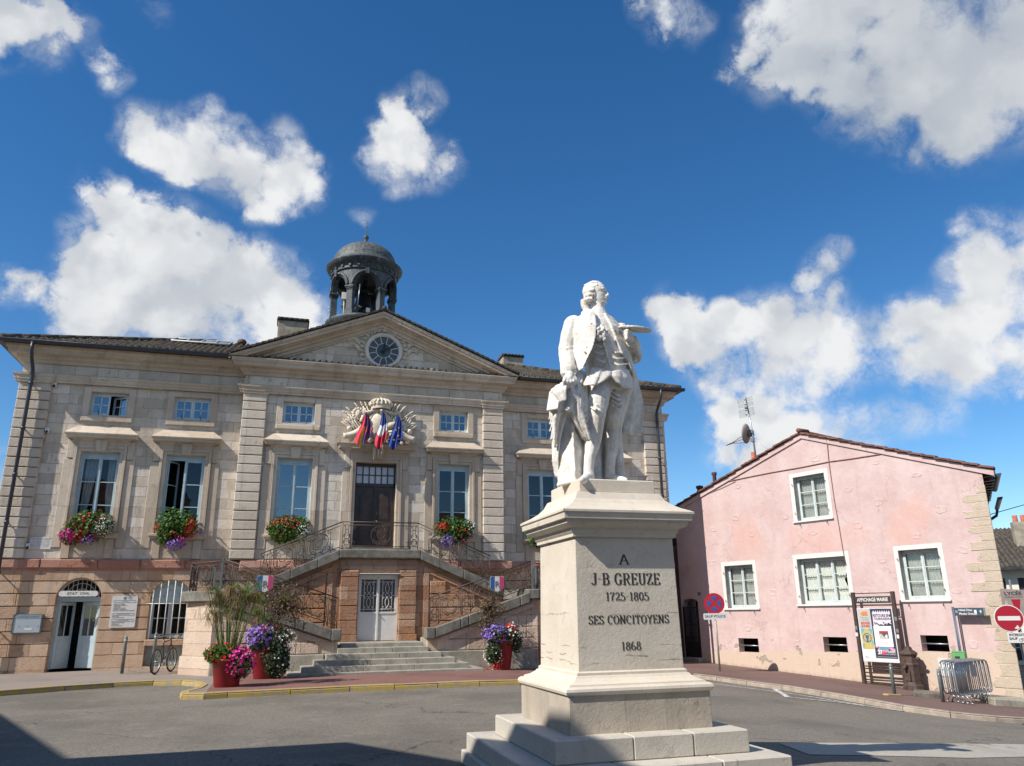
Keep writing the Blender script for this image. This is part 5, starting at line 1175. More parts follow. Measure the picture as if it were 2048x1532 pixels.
def limb(mb, pts, n=12):
    P = [sp(*p[:3]) for p in pts]; Q = [P[0]]; Rr = [pts[0][3]]
    for i in range(len(P)-1):
        for j in range(1, 6):
            t = j/5; s_ = t*t*(3-2*t); Q.append(P[i].lerp(P[i+1], t)); Rr.append(pts[i][3]+(pts[i+1][3]-pts[i][3])*s_)
    mb.tube(Q, Rr, n); mb.ell(P[0], (pts[0][3],)*3); mb.ell(P[-1], (pts[-1][3],)*3)
def loft(mb, rings, n=22):
    vs = []
    for x, z, dy, rx, ry in rings:
        c = sp(x, z, dy); vs += [c+Vector((rx*math.cos(2*PI*j/n), ry*math.sin(2*PI*j/n), 0)) for j in range(n)]
    m_ = len(rings); mb.add(vs, [(i*n+j, i*n+(j+1) % n, (i+1)*n+(j+1) % n, (i+1)*n+j) for i in range(m_-1) for j in range(n)]+[tuple(range(n)), tuple(range((m_-1)*n, m_*n))])
def cloth(mb, rows, th=.03, sub=4, fold=0.0, nf=3, ph=0.0):
    """thick sheet through rows of (x,z,dy) points, with running folds across each row"""
    G = []
    R0 = [[sp(*p) for p in r] for r in rows]
    def res(r, n): 
        out = []; m_ = len(r)-1
        for i in range(n+1):
            t = i/n*m_; j = min(int(t), m_-1); f = t-j; f = f*f*(3-2*f); out.append(r[j].lerp(r[j+1], f))
        return out
    nu = 22; cols_ = [res(r, nu) for r in R0]; fin = []
    for i in range(len(cols_)-1):
        for s_ in range(sub):
            t = s_/sub; fin.append([a.lerp(b_, t) for a, b_ in zip(cols_[i], cols_[i+1])])
    fin.append(cols_[-1]); nv = len(fin); vs = []; 
    for side in (-1, 1):
        for i, r in enumerate(fin):
            for j, p in enumerate(r):
                f = fold*math.sin(2*PI*nf*j/nu+ph+i*.12)*(.35+.65*i/nv); vs.append(p+Vector((0, side*th/2+f, 0)))
    w = nu+1; o = nv*w
    fs = [(i*w+j, i*w+j+1, (i+1)*w+j+1, (i+1)*w+j) for i in range(nv-1) for j in range(nu)]; fs += [tuple(o+q for q in reversed(f)) for f in fs]
    rim = [(0, j) for j in range(w)]+[(i, w-1) for i in range(1, nv)]+[(nv-1, j) for j in range(w-2, -1, -1)]+[(i, 0) for i in range(nv-2, 0, -1)]
    ids = [i*w+j for i, j in rim]; fs += [(ids[q], ids[(q+1) % len(ids)], ids[(q+1) % len(ids)]+o, ids[q]+o) for q in range(len(ids))]
    mb.add(vs, fs)
def ridge(mb, pts, r): mb.tube([sp(*p) for p in pts], [r*(.35+.65*math.sin(PI*(i+.5)/len(pts))) for i in range(len(pts))], 6)
# body: waistcoat, breeches, stockings, shoes, hands, neck and head
B_ = MB()
loft(B_, [(.555, 5.27, -.10, .10, .10), (.545, 5.19, -.10, .16, .12), (.53, 5.08, -.12, .27, .16), (.545, 4.95, -.14, .285, .19), (.585, 4.78, -.15, .265, .195), (.635, 4.62, -.15, .25, .19), (.66, 4.48, -.13, .265, .195), (.655, 4.34, -.12, .285, .195), (.65, 4.2, -.11, .26, .17)])
limb(B_, [(.52, 4.27, -.15, .165), (.49, 4.08, -.22, .145), (.475, 3.91, -.27, .112), (.45, 3.74, -.24, .098), (.42, 3.60, -.22, .098), (.355, 3.35, -.24, .066), (.335, 3.20, -.25, .06), (.335, 3.13, -.26, .066)])
limb(B_, [(.79, 4.27, -.10, .17), (.755, 4.08, -.09, .15), (.715, 3.88, -.08, .112), (.70, 3.74, -.03, .095), (.685, 3.62, -.01, .100), (.63, 3.36, -.02, .066), (.61, 3.22, -.02, .06), (.615, 3.13, -.03, .066)])
limb(B_, [(.335, 3.115, -.24, .062), (.30, 3.105, -.36, .058), (.265, 3.085, -.47, .045), (.245, 3.082, -.54, .03)])
limb(B_, [(.61, 3.12, -.02, .062), (.68, 3.105, -.12, .058), (.765, 3.10, -.22, .046), (.81, 3.10, -.27, .033)])
ridge(B_, [(.475, 4.03, -.37), (.53, 3.98, -.36), (.57, 3.93, -.33)], .022); ridge(B_, [(.40, 3.99, -.34), (.46, 3.96, -.40), (.53, 3.93, -.37)], .02)
for q in range(4): ridge(B_, [(.40+.02*q, 4.20-.05*q, -.30), (.50, 4.16-.05*q, -.33), (.60, 4.19-.04*q, -.27)], .02)
for q in range(4): ridge(B_, [(.68, 4.22-.06*q, -.23), (.76, 4.16-.06*q, -.25), (.86, 4.2-.06*q, -.2)], .018)
cloth(B_, [[(.435, 4.50, -.30), (.56, 4.50, -.35), (.69, 4.47, -.35)], [(.37, 4.38, -.34), (.52, 4.38, -.385), (.685, 4.41, -.375)], [(.30, 4.255, -.32), (.47, 4.27, -.40), (.615, 4.345, -.38)]], .035, fold=.012, nf=2)
cloth(B_, [[(.69, 4.47, -.35), (.83, 4.50, -.33), (.945, 4.51, -.26)], [(.695, 4.41, -.375), (.84, 4.40, -.36), (.98, 4.40, -.25)], [(.755, 4.335, -.37), (.865, 4.255, -.35), (1.0, 4.27, -.25)]], .035, fold=.014, nf=2, ph=1)
for z in (4.93, 4.82, 4.72, 4.63, 4.55): B_.ell(sp(.60+(4.93-z)*.20, z, -.355), (.016, .016, .016), 8, 6)
ridge(B_, [(.585, 5.0, -.34), (.61, 4.85, -.36), (.65, 4.68, -.36), (.685, 4.5, -.345)], .014)
for q, (x0, x1, z) in enumerate(((.47, .66, 4.70), (.49, .68, 4.60), (.66, .90, 4.74), (.66, .92, 4.66), (.48, .64, 4.80), (.68, .93, 4.58))): ridge(B_, [(x0, z+.02, -.31), ((x0+x1)/2, z-.02, -.35), (x1, z+.01, -.31)], .018)
# right hand resting on the drapery: palm, four fingers, thumb
limb(B_, [(.125, 4.43, -.27, .055), (.135, 4.365, -.32, .062), (.13, 4.33, -.35, .055)])
for i, (dx, ln) in enumerate(((-.06, .085), (-.02, .105), (.02, .105), (.058, .09))):
    limb(B_, [(.13+dx*.8, 4.345, -.36, .026), (.125+dx*1.05, 4.345-ln*.55, -.40, .023), (.12+dx, 4.345-ln*1.15, -.38, .018)], 8)
limb(B_, [(.18, 4.38, -.33, .026), (.215, 4.33, -.37, .024), (.21, 4.28, -.38, .019)], 8)
# left hand gripping the palette
limb(B_, [(.985, 4.90, -.30, .052), (.965, 4.965, -.36, .06), (.955, 5.0, -.38, .056)])
for i in range(4): limb(B_, [(.99-.01*i, 5.035-.034*i, -.40, .024), (.945-.004*i, 5.038-.036*i, -.47, .023), (.915+.004*i, 5.025-.036*i, -.43, .018)], 8)
limb(B_, [(.99, 5.03, -.36, .026), (.99, 5.085, -.38, .024), (.965, 5.10, -.42, .02)], 8)
# head turned to its left
hc = sp(.545, 5.495, -.11); f = Vector((.74, -.67, .05)).normalized(); s_ = Vector((-.67, -.74, 0)).normalized(); u = f.cross(s_).normalized()
if u.z < 0: u = -u
HM = Matrix((f, s_, u)).transposed()
he = lambda a, b_, c, r, n=12, m_=8: B_.ell(hc+HM @ Vector((a, b_, c)), r, n, m_, HM)
HP = [(-.178, .055, .00, .022), (-.165, .095, .01, .042), (-.14, .124, .03, .060), (-.115, .116, .05, .074), (-.09, .122, .065, .084), (-.06, .120, .085, .094), (-.03, .120, .105, .101), (.0, .110, .12, .105), (.03, .131, .128, .107), (.07, .128, .13, .107), (.11, .110, .118, .098), (.145, .078, .088, .076), (.168, .035, .04, .036)]
vs = []; n = 28
for c_, fr_, bk, wd in HP:
    for j in range(n):
        t = 2*PI*j/n; ca, sa = math.cos(t), math.sin(t); ex = .88
        vs.append(hc+HM @ Vector(((fr_ if ca > 0 else bk)*math.copysign(abs(ca)**ex, ca), wd*math.copysign(abs(sa)**ex, sa), c_)))
m_ = len(HP); B_.add(vs, [(i*n+j, i*n+(j+1) % n, (i+1)*n+(j+1) % n, (i+1)*n+j) for i in range(m_-1) for j in range(n)]+[tuple(range(n)), tuple(range((m_-1)*n, m_*n))])
B_.tube([hc+HM @ Vector(q) for q in ((.112, 0, .035), (.128, 0, .01), (.150, 0, -.035), (.156, 0, -.047), (.12, 0, -.06))], [.013, .014, .019, .020, .016], 10)
he(.122, 0, -.082, (.013, .030, .009)); he(.118, 0, -.100, (.014, .026, .010)); he(.112, 0, -.142, (.018, .024, .02))
for q in (-1, 1): he(.096, q*.042, .003, (.014, .018, .011), 8, 6); he(.112, q*.045, .033, (.018, .032, .010), 10, 6); he(.142, q*.016, -.05, (.012, .010, .010), 8, 6); he(.0, q*.105, -.02, (.03, .015, .045), 8, 6)
limb(B_, [(.555, 5.16, -.12, .105), (.56, 5.26, -.11, .088), (.55, 5.40, -.10, .088)])
smoothmesh(B_, 'body', SS, STAT, .0085, 1, .002)
# wig with side curls and a tied queue
H_ = MB()
hh = lambda a, b_, c, r, n=12, m_=8: H_.ell(hc+HM @ Vector((a, b_, c)), r, n, m_, HM)
hh(-.045, 0, .055, (.132, .126, .130), 20, 14); hh(-.085, 0, -.02, (.085, .10, .11)); hh(-.01, 0, .12, (.105, .104, .062)); hh(-.03, 0, .135, (.09, .085, .055))
for q in (-1, 1):
    for c_, a_ in ((.015, -.015), (-.04, -.035), (-.095, -.05)):
        H_.tube([hc+HM @ Vector((a_-.075, q*.115, c_)), hc+HM @ Vector((a_-.02, q*.124, c_+.004)), hc+HM @ Vector((a_+.03, q*.110, c_))], [.026, .030, .024], 10)
    for i in range(4): hh(.045-.03*i, q*(.088+.008*i), .085-.02*i+.01*(i % 2), (.026, .022, .026), 8, 6)
for i in range(9): a = -1.2+2.4*i/8; H_.tube([hc+HM @ Vector((.075-.02*abs(a), .09*math.sin(a), .125)), hc+HM @ Vector((.0, .105*math.sin(a), .172-.03*abs(a))), hc+HM @ Vector((-.12, .105*math.sin(a), .12))], .014, 6)
H_.tube([hc+HM @ Vector((-.15, .03, -.05)), hc+HM @ Vector((-.155, .03, -.14)), hc+HM @ Vector((-.13, .03, -.22)), hc+HM @ Vector((-.12, .02, -.30))], [.06, .05, .042, .03], 10)
for q in (-1, 1): hh(-.165, .03+q*.06, -.27, (.03, .05, .045), 8, 6)
smoothmesh(H_, 'wig', SS, STAT, .0085, 1, .003, nsc=30)
# coat: back and shoulders, sleeves, lapels and skirts
C_ = MB()
loft(C_, [(.54, 5.24, .02, .13, .08), (.53, 5.15, .0, .27, .12), (.525, 5.05, -.02, .335, .16), (.54, 4.92, -.02, .325, .17), (.585, 4.75, -.02, .30, .18), (.63, 4.6, -.01, .29, .18), (.66, 4.45, .02, .31, .18), (.68, 4.25, .05, .33, .17), (.72, 4.0, .08, .34, .12), (.75, 3.8, .10, .30, .09), (.76, 3.7, .11, .27, .06)])
limb(C_, [(.215, 5.04, -.08, .128), (.165, 4.90, -.06, .122), (.115, 4.74, -.05, .105), (.105, 4.66, -.07, .10), (.11, 4.54, -.17, .09), (.12, 4.455, -.24, .095), (.122, 4.425, -.26, .10)])
limb(C_, [(.83, 5.03, -.04, .122), (.90, 4.90, .0, .12), (.985, 4.745, .03, .112), (1.02, 4.70, -.02, .108), (1.02, 4.80, -.14, .098), (1.0, 4.875, -.25, .10)])
for q in range(5): ridge(C_, [(.02, 4.73-.045*q, -.09), (.10, 4.71-.05*q, -.17), (.19, 4.75-.05*q, -.14)], .02)
for q in range(4): ridge(C_, [(.93, 4.82-.05*q, -.09), (1.0, 4.76-.04*q, -.13), (1.09, 4.8-.05*q, -.06)], .02)
cloth(C_, [[(.40, 5.27, -.14), (.46, 5.26, -.2), (.495, 5.20, -.24)], [(.24, 5.12, -.18), (.40, 5.13, -.27), (.505, 5.06, -.31)], [(.215, 4.93, -.19), (.36, 4.93, -.30), (.49, 4.90, -.36)], [(.225, 4.76, -.18), (.33, 4.76, -.30), (.435, 4.73, -.40)], [(.215, 4.60, -.16), (.29, 4.6, -.26), (.355, 4.58, -.38)], [(.215, 4.46, -.18), (.25, 4.45, -.26), (.295, 4.45, -.36)]], .12, fold=.006, nf=2)
cloth(C_, [[(.63, 5.24, -.20), (.69, 5.22, -.16), (.74, 5.20, -.10)], [(.715, 5.08, -.30), (.80, 5.08, -.24), (.88, 5.04, -.14)], [(.775, 4.90, -.34), (.85, 4.90, -.28), (.93, 4.88, -.16)], [(.845, 4.72, -.34), (.91, 4.72, -.28), (.98, 4.70, -.14)], [(.935, 4.60, -.30), (.96, 4.60, -.24), (.99, 4.59, -.14)], [(.985, 4.42, -.26), (1.0, 4.42, -.2), (1.03, 4.42, -.10)]], .075)
cloth(C_, [[(.93, 4.55, -.16), (.98, 4.53, -.08), (1.03, 4.50, .02)], [(.93, 4.33, -.12), (1.0, 4.30, -.04), (1.075, 4.26, .06)], [(.88, 4.08, -.04), (.98, 4.07, .0), (1.10, 4.08, .10)], [(.84, 3.86, .0), (.95, 3.86, .03), (1.085, 3.88, .12)], [(.80, 3.665, .02), (.92, 3.665, .05), (1.065, 3.70, .12)]], .05, fold=.03, nf=1.5)
cloth(C_, [[(.42, 4.3, .08), (.55, 4.3, .12), (.70, 4.3, .10)], [(.40, 3.8, .06), (.52, 3.8, .14), (.66, 3.8, .10)], [(.40, 3.08, .0), (.50, 3.08, .10), (.62, 3.08, .10)]], .08, fold=.04, nf=2)
limb(C_, [(.70, 3.9, .12, .09), (.72, 3.5, .12, .075), (.74, 3.09, .12, .07)])
for z, x in ((5.09, .485), (5.01, .485), (4.93, .47), (4.85, .445), (4.77, .415), (4.70, .385)): C_.ell(sp(x-.035, z, -.35-(5.09-z)*.12), (.015, .02, .015), 8, 6)
cloth(C_, [[(.345, 5.25, -.02), (.40, 5.29, -.10), (.46, 5.27, -.17)], [(.30, 5.16, -.02), (.36, 5.19, -.12), (.45, 5.2, -.22)]], .045)
for q in range(6): limb(C_, [(1.03+.012*q, 4.80-.02*q, -.22, .03), (1.06+.008*q, 4.76-.02*q, -.20, .024), (1.07+.006*q, 4.715-.01*q, -.17, .016)], 6)
for i in range(9): a = 2*PI*i/9; limb(C_, [(.122+.075*math.cos(a), 4.44, -.26+.06*math.sin(a), .022), (.128+.09*math.cos(a+.3), 4.395, -.29+.07*math.sin(a), .016)], 6)
smoothmesh(C_, 'coat', SS, STAT, .010, 1, .003)
J_ = MB()                                          # lace jabot
for i in range(16):
    a = i*2.4; r = .02+.045*((i*7) % 5)/4; limb(J_, [(.59+r*math.cos(a), 5.045-.010*i, -.355, .024), (.60+r*1.5*math.cos(a+.8), 5.03-.010*i, -.385, .018), (.60+r*1.1*math.cos(a+1.7), 5.015-.010*i, -.36, .016)], 6)
limb(J_, [(.585, 5.05, -.30, .04), (.60, 4.95, -.33, .05)]); smoothmesh(J_, 'jabot', SS, STAT, .0085, 1, .002)
# palette
mb = MB(); c = sp(1.062, 5.072, -.40); n = 28; pts = []
for i in range(n):
    a = 2*PI*i/n; r = 1-.12*math.exp(-((a-3.9)/.35)**2); pts.append((.215*r*math.cos(a), .145*r*math.sin(a)))
Rp = Matrix.Rotation(math.radians(3), 4, 'Y') @ Matrix.Rotation(math.radians(9), 4, 'X')
mb.prism(pts, -.011, .011, lambda u_, v, w: c+Rp @ Vector((u_, v, w))); mb.build('palette', SS, STAT, bevel=.004)
# tree stump with drapery and a portfolio
S_ = MB(); q0 = [sp(.165, 3.055, -.30), sp(-.075, 3.0, -.04), sp(.14, 3.0, .28), sp(.42, 3.03, -.02)]; q1 = [sp(.15, 4.15, -.20), sp(.03, 4.15, -.02), sp(.18, 4.15, .16), sp(.34, 4.15, -.02)]
S_.add(q0+q1, [(0, 1, 2, 3), (4, 7, 6, 5)]+[(i, (i+1) % 4, (i+1) % 4+4, i+4) for i in range(4)]); smoothmesh(S_, 'stump', SS, STAT, .013, 2, .008)
D_ = MB()
cloth(D_, [[(.02, 4.28, -.22), (.10, 4.30, -.30), (.17, 4.30, -.30)], [(-.10, 4.10, -.14), (.02, 4.08, -.26), (.12, 4.05, -.28)], [(-.145, 3.85, -.04), (-.04, 3.86, -.2), (.10, 3.92, -.26)], [(-.135, 3.68, .0), (-.05, 3.66, -.12), (.03, 3.72, -.2)], [(-.125, 3.50, .02), (-.07, 3.48, -.06), (-.01, 3.56, -.12)], [(-.13, 3.32, .03), (-.08, 3.30, -.03), (-.04, 3.36, -.05)], [(-.095, 3.12, .05), (-.06, 3.1, .0), (-.05, 3.14, -.0)]], .06, fold=.03, nf=2)
cloth(D_, [[(.14, 4.33, -.30), (.23, 4.38, -.26), (.32, 4.42, -.16)], [(.12, 4.18, -.32), (.25, 4.20, -.31), (.38, 4.20, -.18)], [(.10, 4.02, -.31), (.25, 4.02, -.34), (.40, 4.04, -.20)], [(.12, 3.90, -.30), (.26, 3.86, -.33), (.41, 3.90, -.18)], [(.19, 3.76, -.27), (.30, 3.70, -.29), (.41, 3.74, -.14)], [(.27, 3.60, -.23), (.34, 3.54, -.23), (.41, 3.60, -.10)]], .07, fold=.024, nf=4.5)
for q in range(7): ridge(D_, [(.13+.02*q, 4.26-.03*q, -.36), (.18+.025*q, 4.09-.06*q, -.36), (.28+.015*q, 4.0-.07*q, -.34), (.39, 4.06-.06*q, -.24)], .02)
cloth(D_, [[(.10, 4.30, -.36), (.04, 4.27, -.33), (-.06, 4.23, -.26)], [(.09, 4.20, -.40), (.03, 4.18, -.38), (-.09, 4.13, -.30)], [(.08, 4.05, -.38), (.05, 4.04, -.37), (.0, 4.02, -.35)]], .05, fold=.012, nf=3)
for q in range(4): ridge(D_, [(.10-.03*q, 4.2, -.33), (.03-.03*q, 3.95-.04*q, -.26), (-.08, 3.7-.08*q, -.10)], .026)
limb(D_, [(.13, 4.25, -.30, .05), (.15, 4.08, -.33, .045), (.11, 3.95, -.33, .04)])
cloth(D_, [[(.26, 4.44, -.22), (.30, 4.45, -.2), (.335, 4.43, -.16)], [(.22, 4.36, -.28), (.29, 4.36, -.27), (.35, 4.34, -.2)], [(.16, 4.28, -.33), (.27, 4.28, -.32), (.36, 4.26, -.22)]], .05, fold=.015, nf=3)
smoothmesh(D_, 'drapery', SS, STAT, .010, 1, .003)
mb = MB(); c = sp(-.035, 4.02, -.23); Rb = Matrix.Translation(c) @ Matrix.Rotation(math.radians(38), 4, 'Z') @ Matrix.Rotation(math.radians(17), 4, 'Y') @ Matrix.Scale(.82, 4)
mb.box(-.10, -.07, -.09, .10, -.17, .15, Rb); mb.box(.05, .075, -.09, .10, -.17, .15, Rb)
for i in range(7): mb.box(-.07+.017*i, -.058+.017*i, -.082+.005*(i % 2), .09, -.16+.004*(i % 3), .145, Rb)
mb.box(-.066, .045, -.07, .085, -.155, .14, Rb); mb.ell(Rb @ Vector((-.03, 0, .16)), (.09, .10, .06))
mb.build('portfolio', SS, STAT, bevel=.006)

# ---------------------------------------------------------------- pink house
RZ = math.atan2(-.9537, .3007)
PINK = thing('pink_house', 'pink rendered house with white framed windows and a low tiled gable', 'house', (13.22, .86, 0), RZ)
m, k, b = new_mat('weathered_pink_render'); co = objco(k); sx = k.new('ShaderNodeSeparateXYZ'); k.put(sx.inputs[0], co)
n1 = k.noise(co, .9, 6, .65); n2 = k.noise(co, 5, 6, .7); n3 = k.noise(k.scalev(co, (5, 5, .5)), 1, 5, .6)
col = k.mix(k.rng(k.math('ADD', n1, k.math('MULTIPLY', n2, .4)), .45, .95), (.525, .375, .355), (.615, .485, .465))
for cx_, cz_, r_ in ((2.6, 4.4, .75), (2.75, 3.95, .8), (4.9, 3.95, .55), (5.7, 3.9, .6), (6.3, 3.85, .6), (7.2, 3.9, .5), (9.1, 4.1, .75), (9.3, 4.5, .5), (8.7, 3.75, .5)):
    d = k.vec('DISTANCE', k.vec('ADD', k.vec('MULTIPLY', co, (1, 0, 1)), k.scalev(k.vec('SUBTRACT', k.noise(co, 2.5, 4, .6, color=True), (.5, .5, .5)), .8)), (cx_, 0, cz_))
    col = k.mix(k.math('MULTIPLY', k.rng(d, r_, r_*.82), .42), col, (.60, .37, .315))
zz = k.math('SUBTRACT', sx.outputs[2], k.math('ADD', k.math('MULTIPLY', sx.outputs[0], .028), k.math('MULTIPLY', n2, .12)))
col = k.mix(k.rng(zz, .0, -.09), col, (.57, .45, .36))                                    # older cream coat along the foot of the wall
col = k.mix(k.math('MULTIPLY', k.rng(n3, .52, .75), .26), col, (.36, .27, .245))
lost = k.math('MULTIPLY', k.rng(k.noise(k.scalev(co, (1, 1, 1.2)), 1.9, 3, .5), .63, .66), k.rng(sx.outputs[2], .75, .2))
col = k.mix(lost, col, k.mix(n2, (.30, .24, .19), (.44, .36, .29)))
vc = k.new('ShaderNodeTexVoronoi', feature='DISTANCE_TO_EDGE'); k.put(vc.inputs['Vector'], k.vec('ADD', k.scalev(co, .42), k.scalev(k.noise(co, 1.6, 6, .65, color=True), .55))); vc.inputs['Scale'].default_value = 1
crk = k.math('MULTIPLY', k.rng(vc.outputs['Distance'], .007, .0015), k.rng(k.noise(co, .7, 2, .5), .50, .58))
col = k.mix(k.math('MULTIPLY', crk, .6), col, (.28, .17, .15))
foot = k.math('SUBTRACT', sx.outputs[2], k.math('ADD', -.42, k.math('MULTIPLY', sx.outputs[0], -.05)))
col = k.mix(k.math('MULTIPLY', k.rng(k.math('ADD', foot, k.math('MULTIPLY', n2, .5)), .42, .12), .8), col, (.30, .20, .16))
k.put(b.inputs['Base Color'], col); b.inputs['Roughness'].default_value = .92; b.inputs['Specular IOR Level'].default_value = .2
bump(k, b, k.math('ADD', k.math('ADD', k.math('MULTIPLY', n1, 1.5), n2), k.math('ADD', k.math('MULTIPLY', k.noise(co, 60, 3, .6), .35), k.math('MULTIPLY', lost, -1.2))), .5, .025)
PINKM = m
M['wframe'] = plain('white_window_band_paint', (.66, .65, .61), .7, var=.07, sc=3, dirt=.25, dirtc=(.45, .42, .38))
M['pshut'] = plain('pale_green_grey_casement', (.52, .58, .57), .55, var=.08, dirt=.2)
M['reveal'] = plain('grey_window_reveal', (.40, .40, .37), .8, var=.25, sc=3, dirt=.5)
M['quoin'] = ashlar('cream_quoin_stone', (.48, .40, .31), (.62, .535, .43), (.3, .22, .16), 4, 9, -5, stain=.3, stainc=(.3, .22, .16), relief=.6)
WINS = [('L', 1.29, 2.96, 1.50, 3.35, .155, .15, 2), ('M', 4.62, 6.83, 1.60, 3.42, .155, .155, 3), ('R', 8.42, 9.98, 1.68, 3.45, .145, .14, 2), ('U', 4.86, 6.45, 4.48, 6.31, .15, .14, 2)]
CEL = [(1.81, 2.73, .03, .53), (5.46, 6.35, .15, .64), (8.86, 9.69, .28, .75)]
SKEW = -.49
fnp = lambda u, v, w: (u+SKEW*max(0, w) if False else u, w, v)
holes = [rect(a+i, b_-i, z0+.11, z1-j) for _, a, b_, z0, z1, i, j, n in WINS]+[rect(*c) for c in CEL]+[[(-.90, -.45), (-.08, -.45), (-.08, 1.85)]+[(-.49+.41*math.cos(PI*i/10), 1.85+.16*math.sin(PI*i/10)) for i in range(1, 10)]+[(-.90, 1.85)]]
holes[-1] = holes[-1]
mb = MB(); top = [(11.5, -1.7), (11.5, 5.34), (5.59, 7.60), (-1.0, 5.60), (-1.0, -1.7)]
holed(mb, [(-1.0, -1.7)]+top[:-1], holes, 0, .30)
D_ = 9.0; P_ = lambda u, w, v: (u+SKEW*w, w, v)
mb.add([P_(11.5, 0, -1.7), P_(11.5, D_, -1.7), P_(11.5, D_, 5.3), P_(11.5, 0, 5.3)], [(0, 1, 2, 3)])
mb.add([(-1.0, 0, -1.7), (-1.0, D_, -1.7), (-1.0, D_, 5.6), (-1.0, 0, 5.6)], [(0, 1, 2, 3)])
rg = random.Random(11)                           # rough stones left proud of the render
for cx_, cz_ in ((2.46, 6.22), (3.94, 5.92), (6.05, 6.7), (4.54, 4.83), (2.24, 5.0), (1.03, 4.66), (.48, 5.5), (5.57, 4.13), (2.91, 4.33), (4.4, 3.41), (.85, 3.35), (.1, 2.5), (3.61, 2.13), (8.25, 6.2), (9.57, 5.6), (7.14, 5.45), (8.17, 4.9), (10.16, 4.44), (7.33, 4.23), (9.24, 3.71), (10.58, 3.19), (8.01, 3.04), (10.18, 2.02), (7.27, 2.12), (10.4, .52), (2.3, .9), (4.35, .4), (-.4, 4.35)):
    n = 9; w, h = rg.uniform(.13, .2), rg.uniform(.08, .15); ph = rg.random()
    o = [(cx_+w*(abs(math.cos(t))**.6*math.copysign(1, math.cos(t)))*rg.uniform(.8, 1.1), cz_+h*(abs(math.sin(t))**.6*math.copysign(1, math.sin(t)))*rg.uniform(.75, 1.1)) for t in [2*PI*(i+ph)/n for i in range(n)]]
    i_ = [(cx_+(u-cx_)*.86+rg.uniform(-.015, .015), cz_+(v-cz_)*.84) for u, v in o]; d = [-rg.uniform(.005, .016) for _ in range(n)]
    mb.add([(u, .002, v) for u, v in o]+[(u, q, v) for (u, v), q in zip(i_, d)]+[(cx_, -rg.uniform(.0, .006), cz_)], [(i, (i+1) % n, n+(i+1) % n, n+i) for i in range(n)]+[(n+i, n+(i+1) % n, 2*n) for i in range(n)])
for s, (a, za), (b_, zb_) in ((0, (-1.05, 5.72), (5.59, 7.735)), (1, (5.59, 7.735), (11.85, 5.43))):
    mb.prism([(a, za-.20), (b_, zb_-.20), (b_, zb_-.035), (a, za-.035)], -.055, .05)
mb.build('wall', PINKM, PINK)
# quoins of the right-hand corner
mb = MB(); z = 5.0; i = 0
lefts = [11.30, 10.86, 11.03, 10.82, 11.0, 10.87, 11.13, 10.82, 11.02, 10.62, 11.05, 10.64, 11.0, 10.6, 10.85, 11.05, 11.1, 10.95, 11.0, 10.8, 11.05]
while z > -1.1:
    h = [.22, .25, .23, .22, .25, .21, .22, .26, .32, .28, .30, .26, .42, .30, .28, .34, .30, .32, .34, .3, .3][i % 21]; l = lefts[i % 21]; rj = rg.uniform(-.012, .012)
    nj = 4; pts = [(11.515, z-h+.006), (11.515, z-.006)]+[(l+rg.uniform(-.05, .05)+.05*math.sin(q*1.3+i*1.7), z-.006-(h-.012)*q/nj) for q in range(nj+1)]
    mb.prism(pts, -.014+rj*.6, .03); z -= h; i += 1
mb.build('quoin', M['quoin'], PINK, bevel=.01)
# roof of canal tiles, stepped along the verge
mb = MB()
def slope(a, za, b_, zb_, flip):
    L = math.dist((a, za), (b_, zb_)); n = int(L/.40); mm = 0
    for i in range(n):
        t0, t1 = i/n, (i+1.18)/n; lo = (a+(b_-a)*t0, za+(zb_-za)*t0); hi = (a+(b_-a)*min(1, t1), za+(zb_-za)*min(1, t1)); j = rg.uniform(-.012, .012)
        for w0, w1 in ((-.14+rg.uniform(-.02, .02), .10), (.12, D_)):
            f_ = lambda u, v, w: (u+SKEW*max(0, w)*(u+1)/12.5, w, v)
            mb.prism([(lo[0], lo[1]+j+.015), (lo[0], lo[1]+.075+j), (hi[0], hi[1]+.035+j), (hi[0], hi[1]-.02+j)], w0, w1, f_)
slope(-1.1, 5.70, 5.59, 7.735, 0); slope(11.90, 5.42, 5.59, 7.735, 1)
mb.tube([(5.59, -.17, 7.82), (5.59, .4, 7.83)], .085, 8); mb.tube([(5.5, .4, 7.81), (5.1, 8, 7.81)], .085, 8)
RF = mb.build('roof', M['redtile'], PINK)
mb = MB(); mb.add([P_(11.42, .05, 5.26), P_(11.85, .05, 5.30), P_(11.85, D_, 5.30), P_(11.42, D_, 5.26)], [(0, 1, 2, 3)])
for i in range(9):
    y = .3+i*.6; mb.box(11.35+SKEW*y, 11.82+SKEW*y, y-.05, y+.05, 5.14, 5.25)
mb.build('eaves_soffit', M['wood'], RF)
mb = MB(); prof = [(11.94+.085*math.cos(t), 5.27+.085*math.sin(t)) for t in [PI+PI*i/8 for i in range(9)]]
vs = [P_(u, w, v) for w in (-.12, 3.2) for u, v in prof]; mb.add(vs, [(i, i+1, 10+i, 9+i) for i in range(8)]+[tuple(range(9))])
vs = [P_(u+.12, w, v-.25) for w in (3.3, 6.4) for u, v in prof]; mb.add(vs, [(i, i+1, 10+i, 9+i) for i in range(8)]+[tuple(range(9))])
mb.tube([P_(12.05, 6.3, 4.93), P_(12.0, 6.4, 4.75), P_(11.62, 6.4, 4.55), P_(11.56, 6.4, 4.4), P_(11.56, 6.4, -.5)], .05, 8); mb.build('gutter', M['pipe'], PINK)
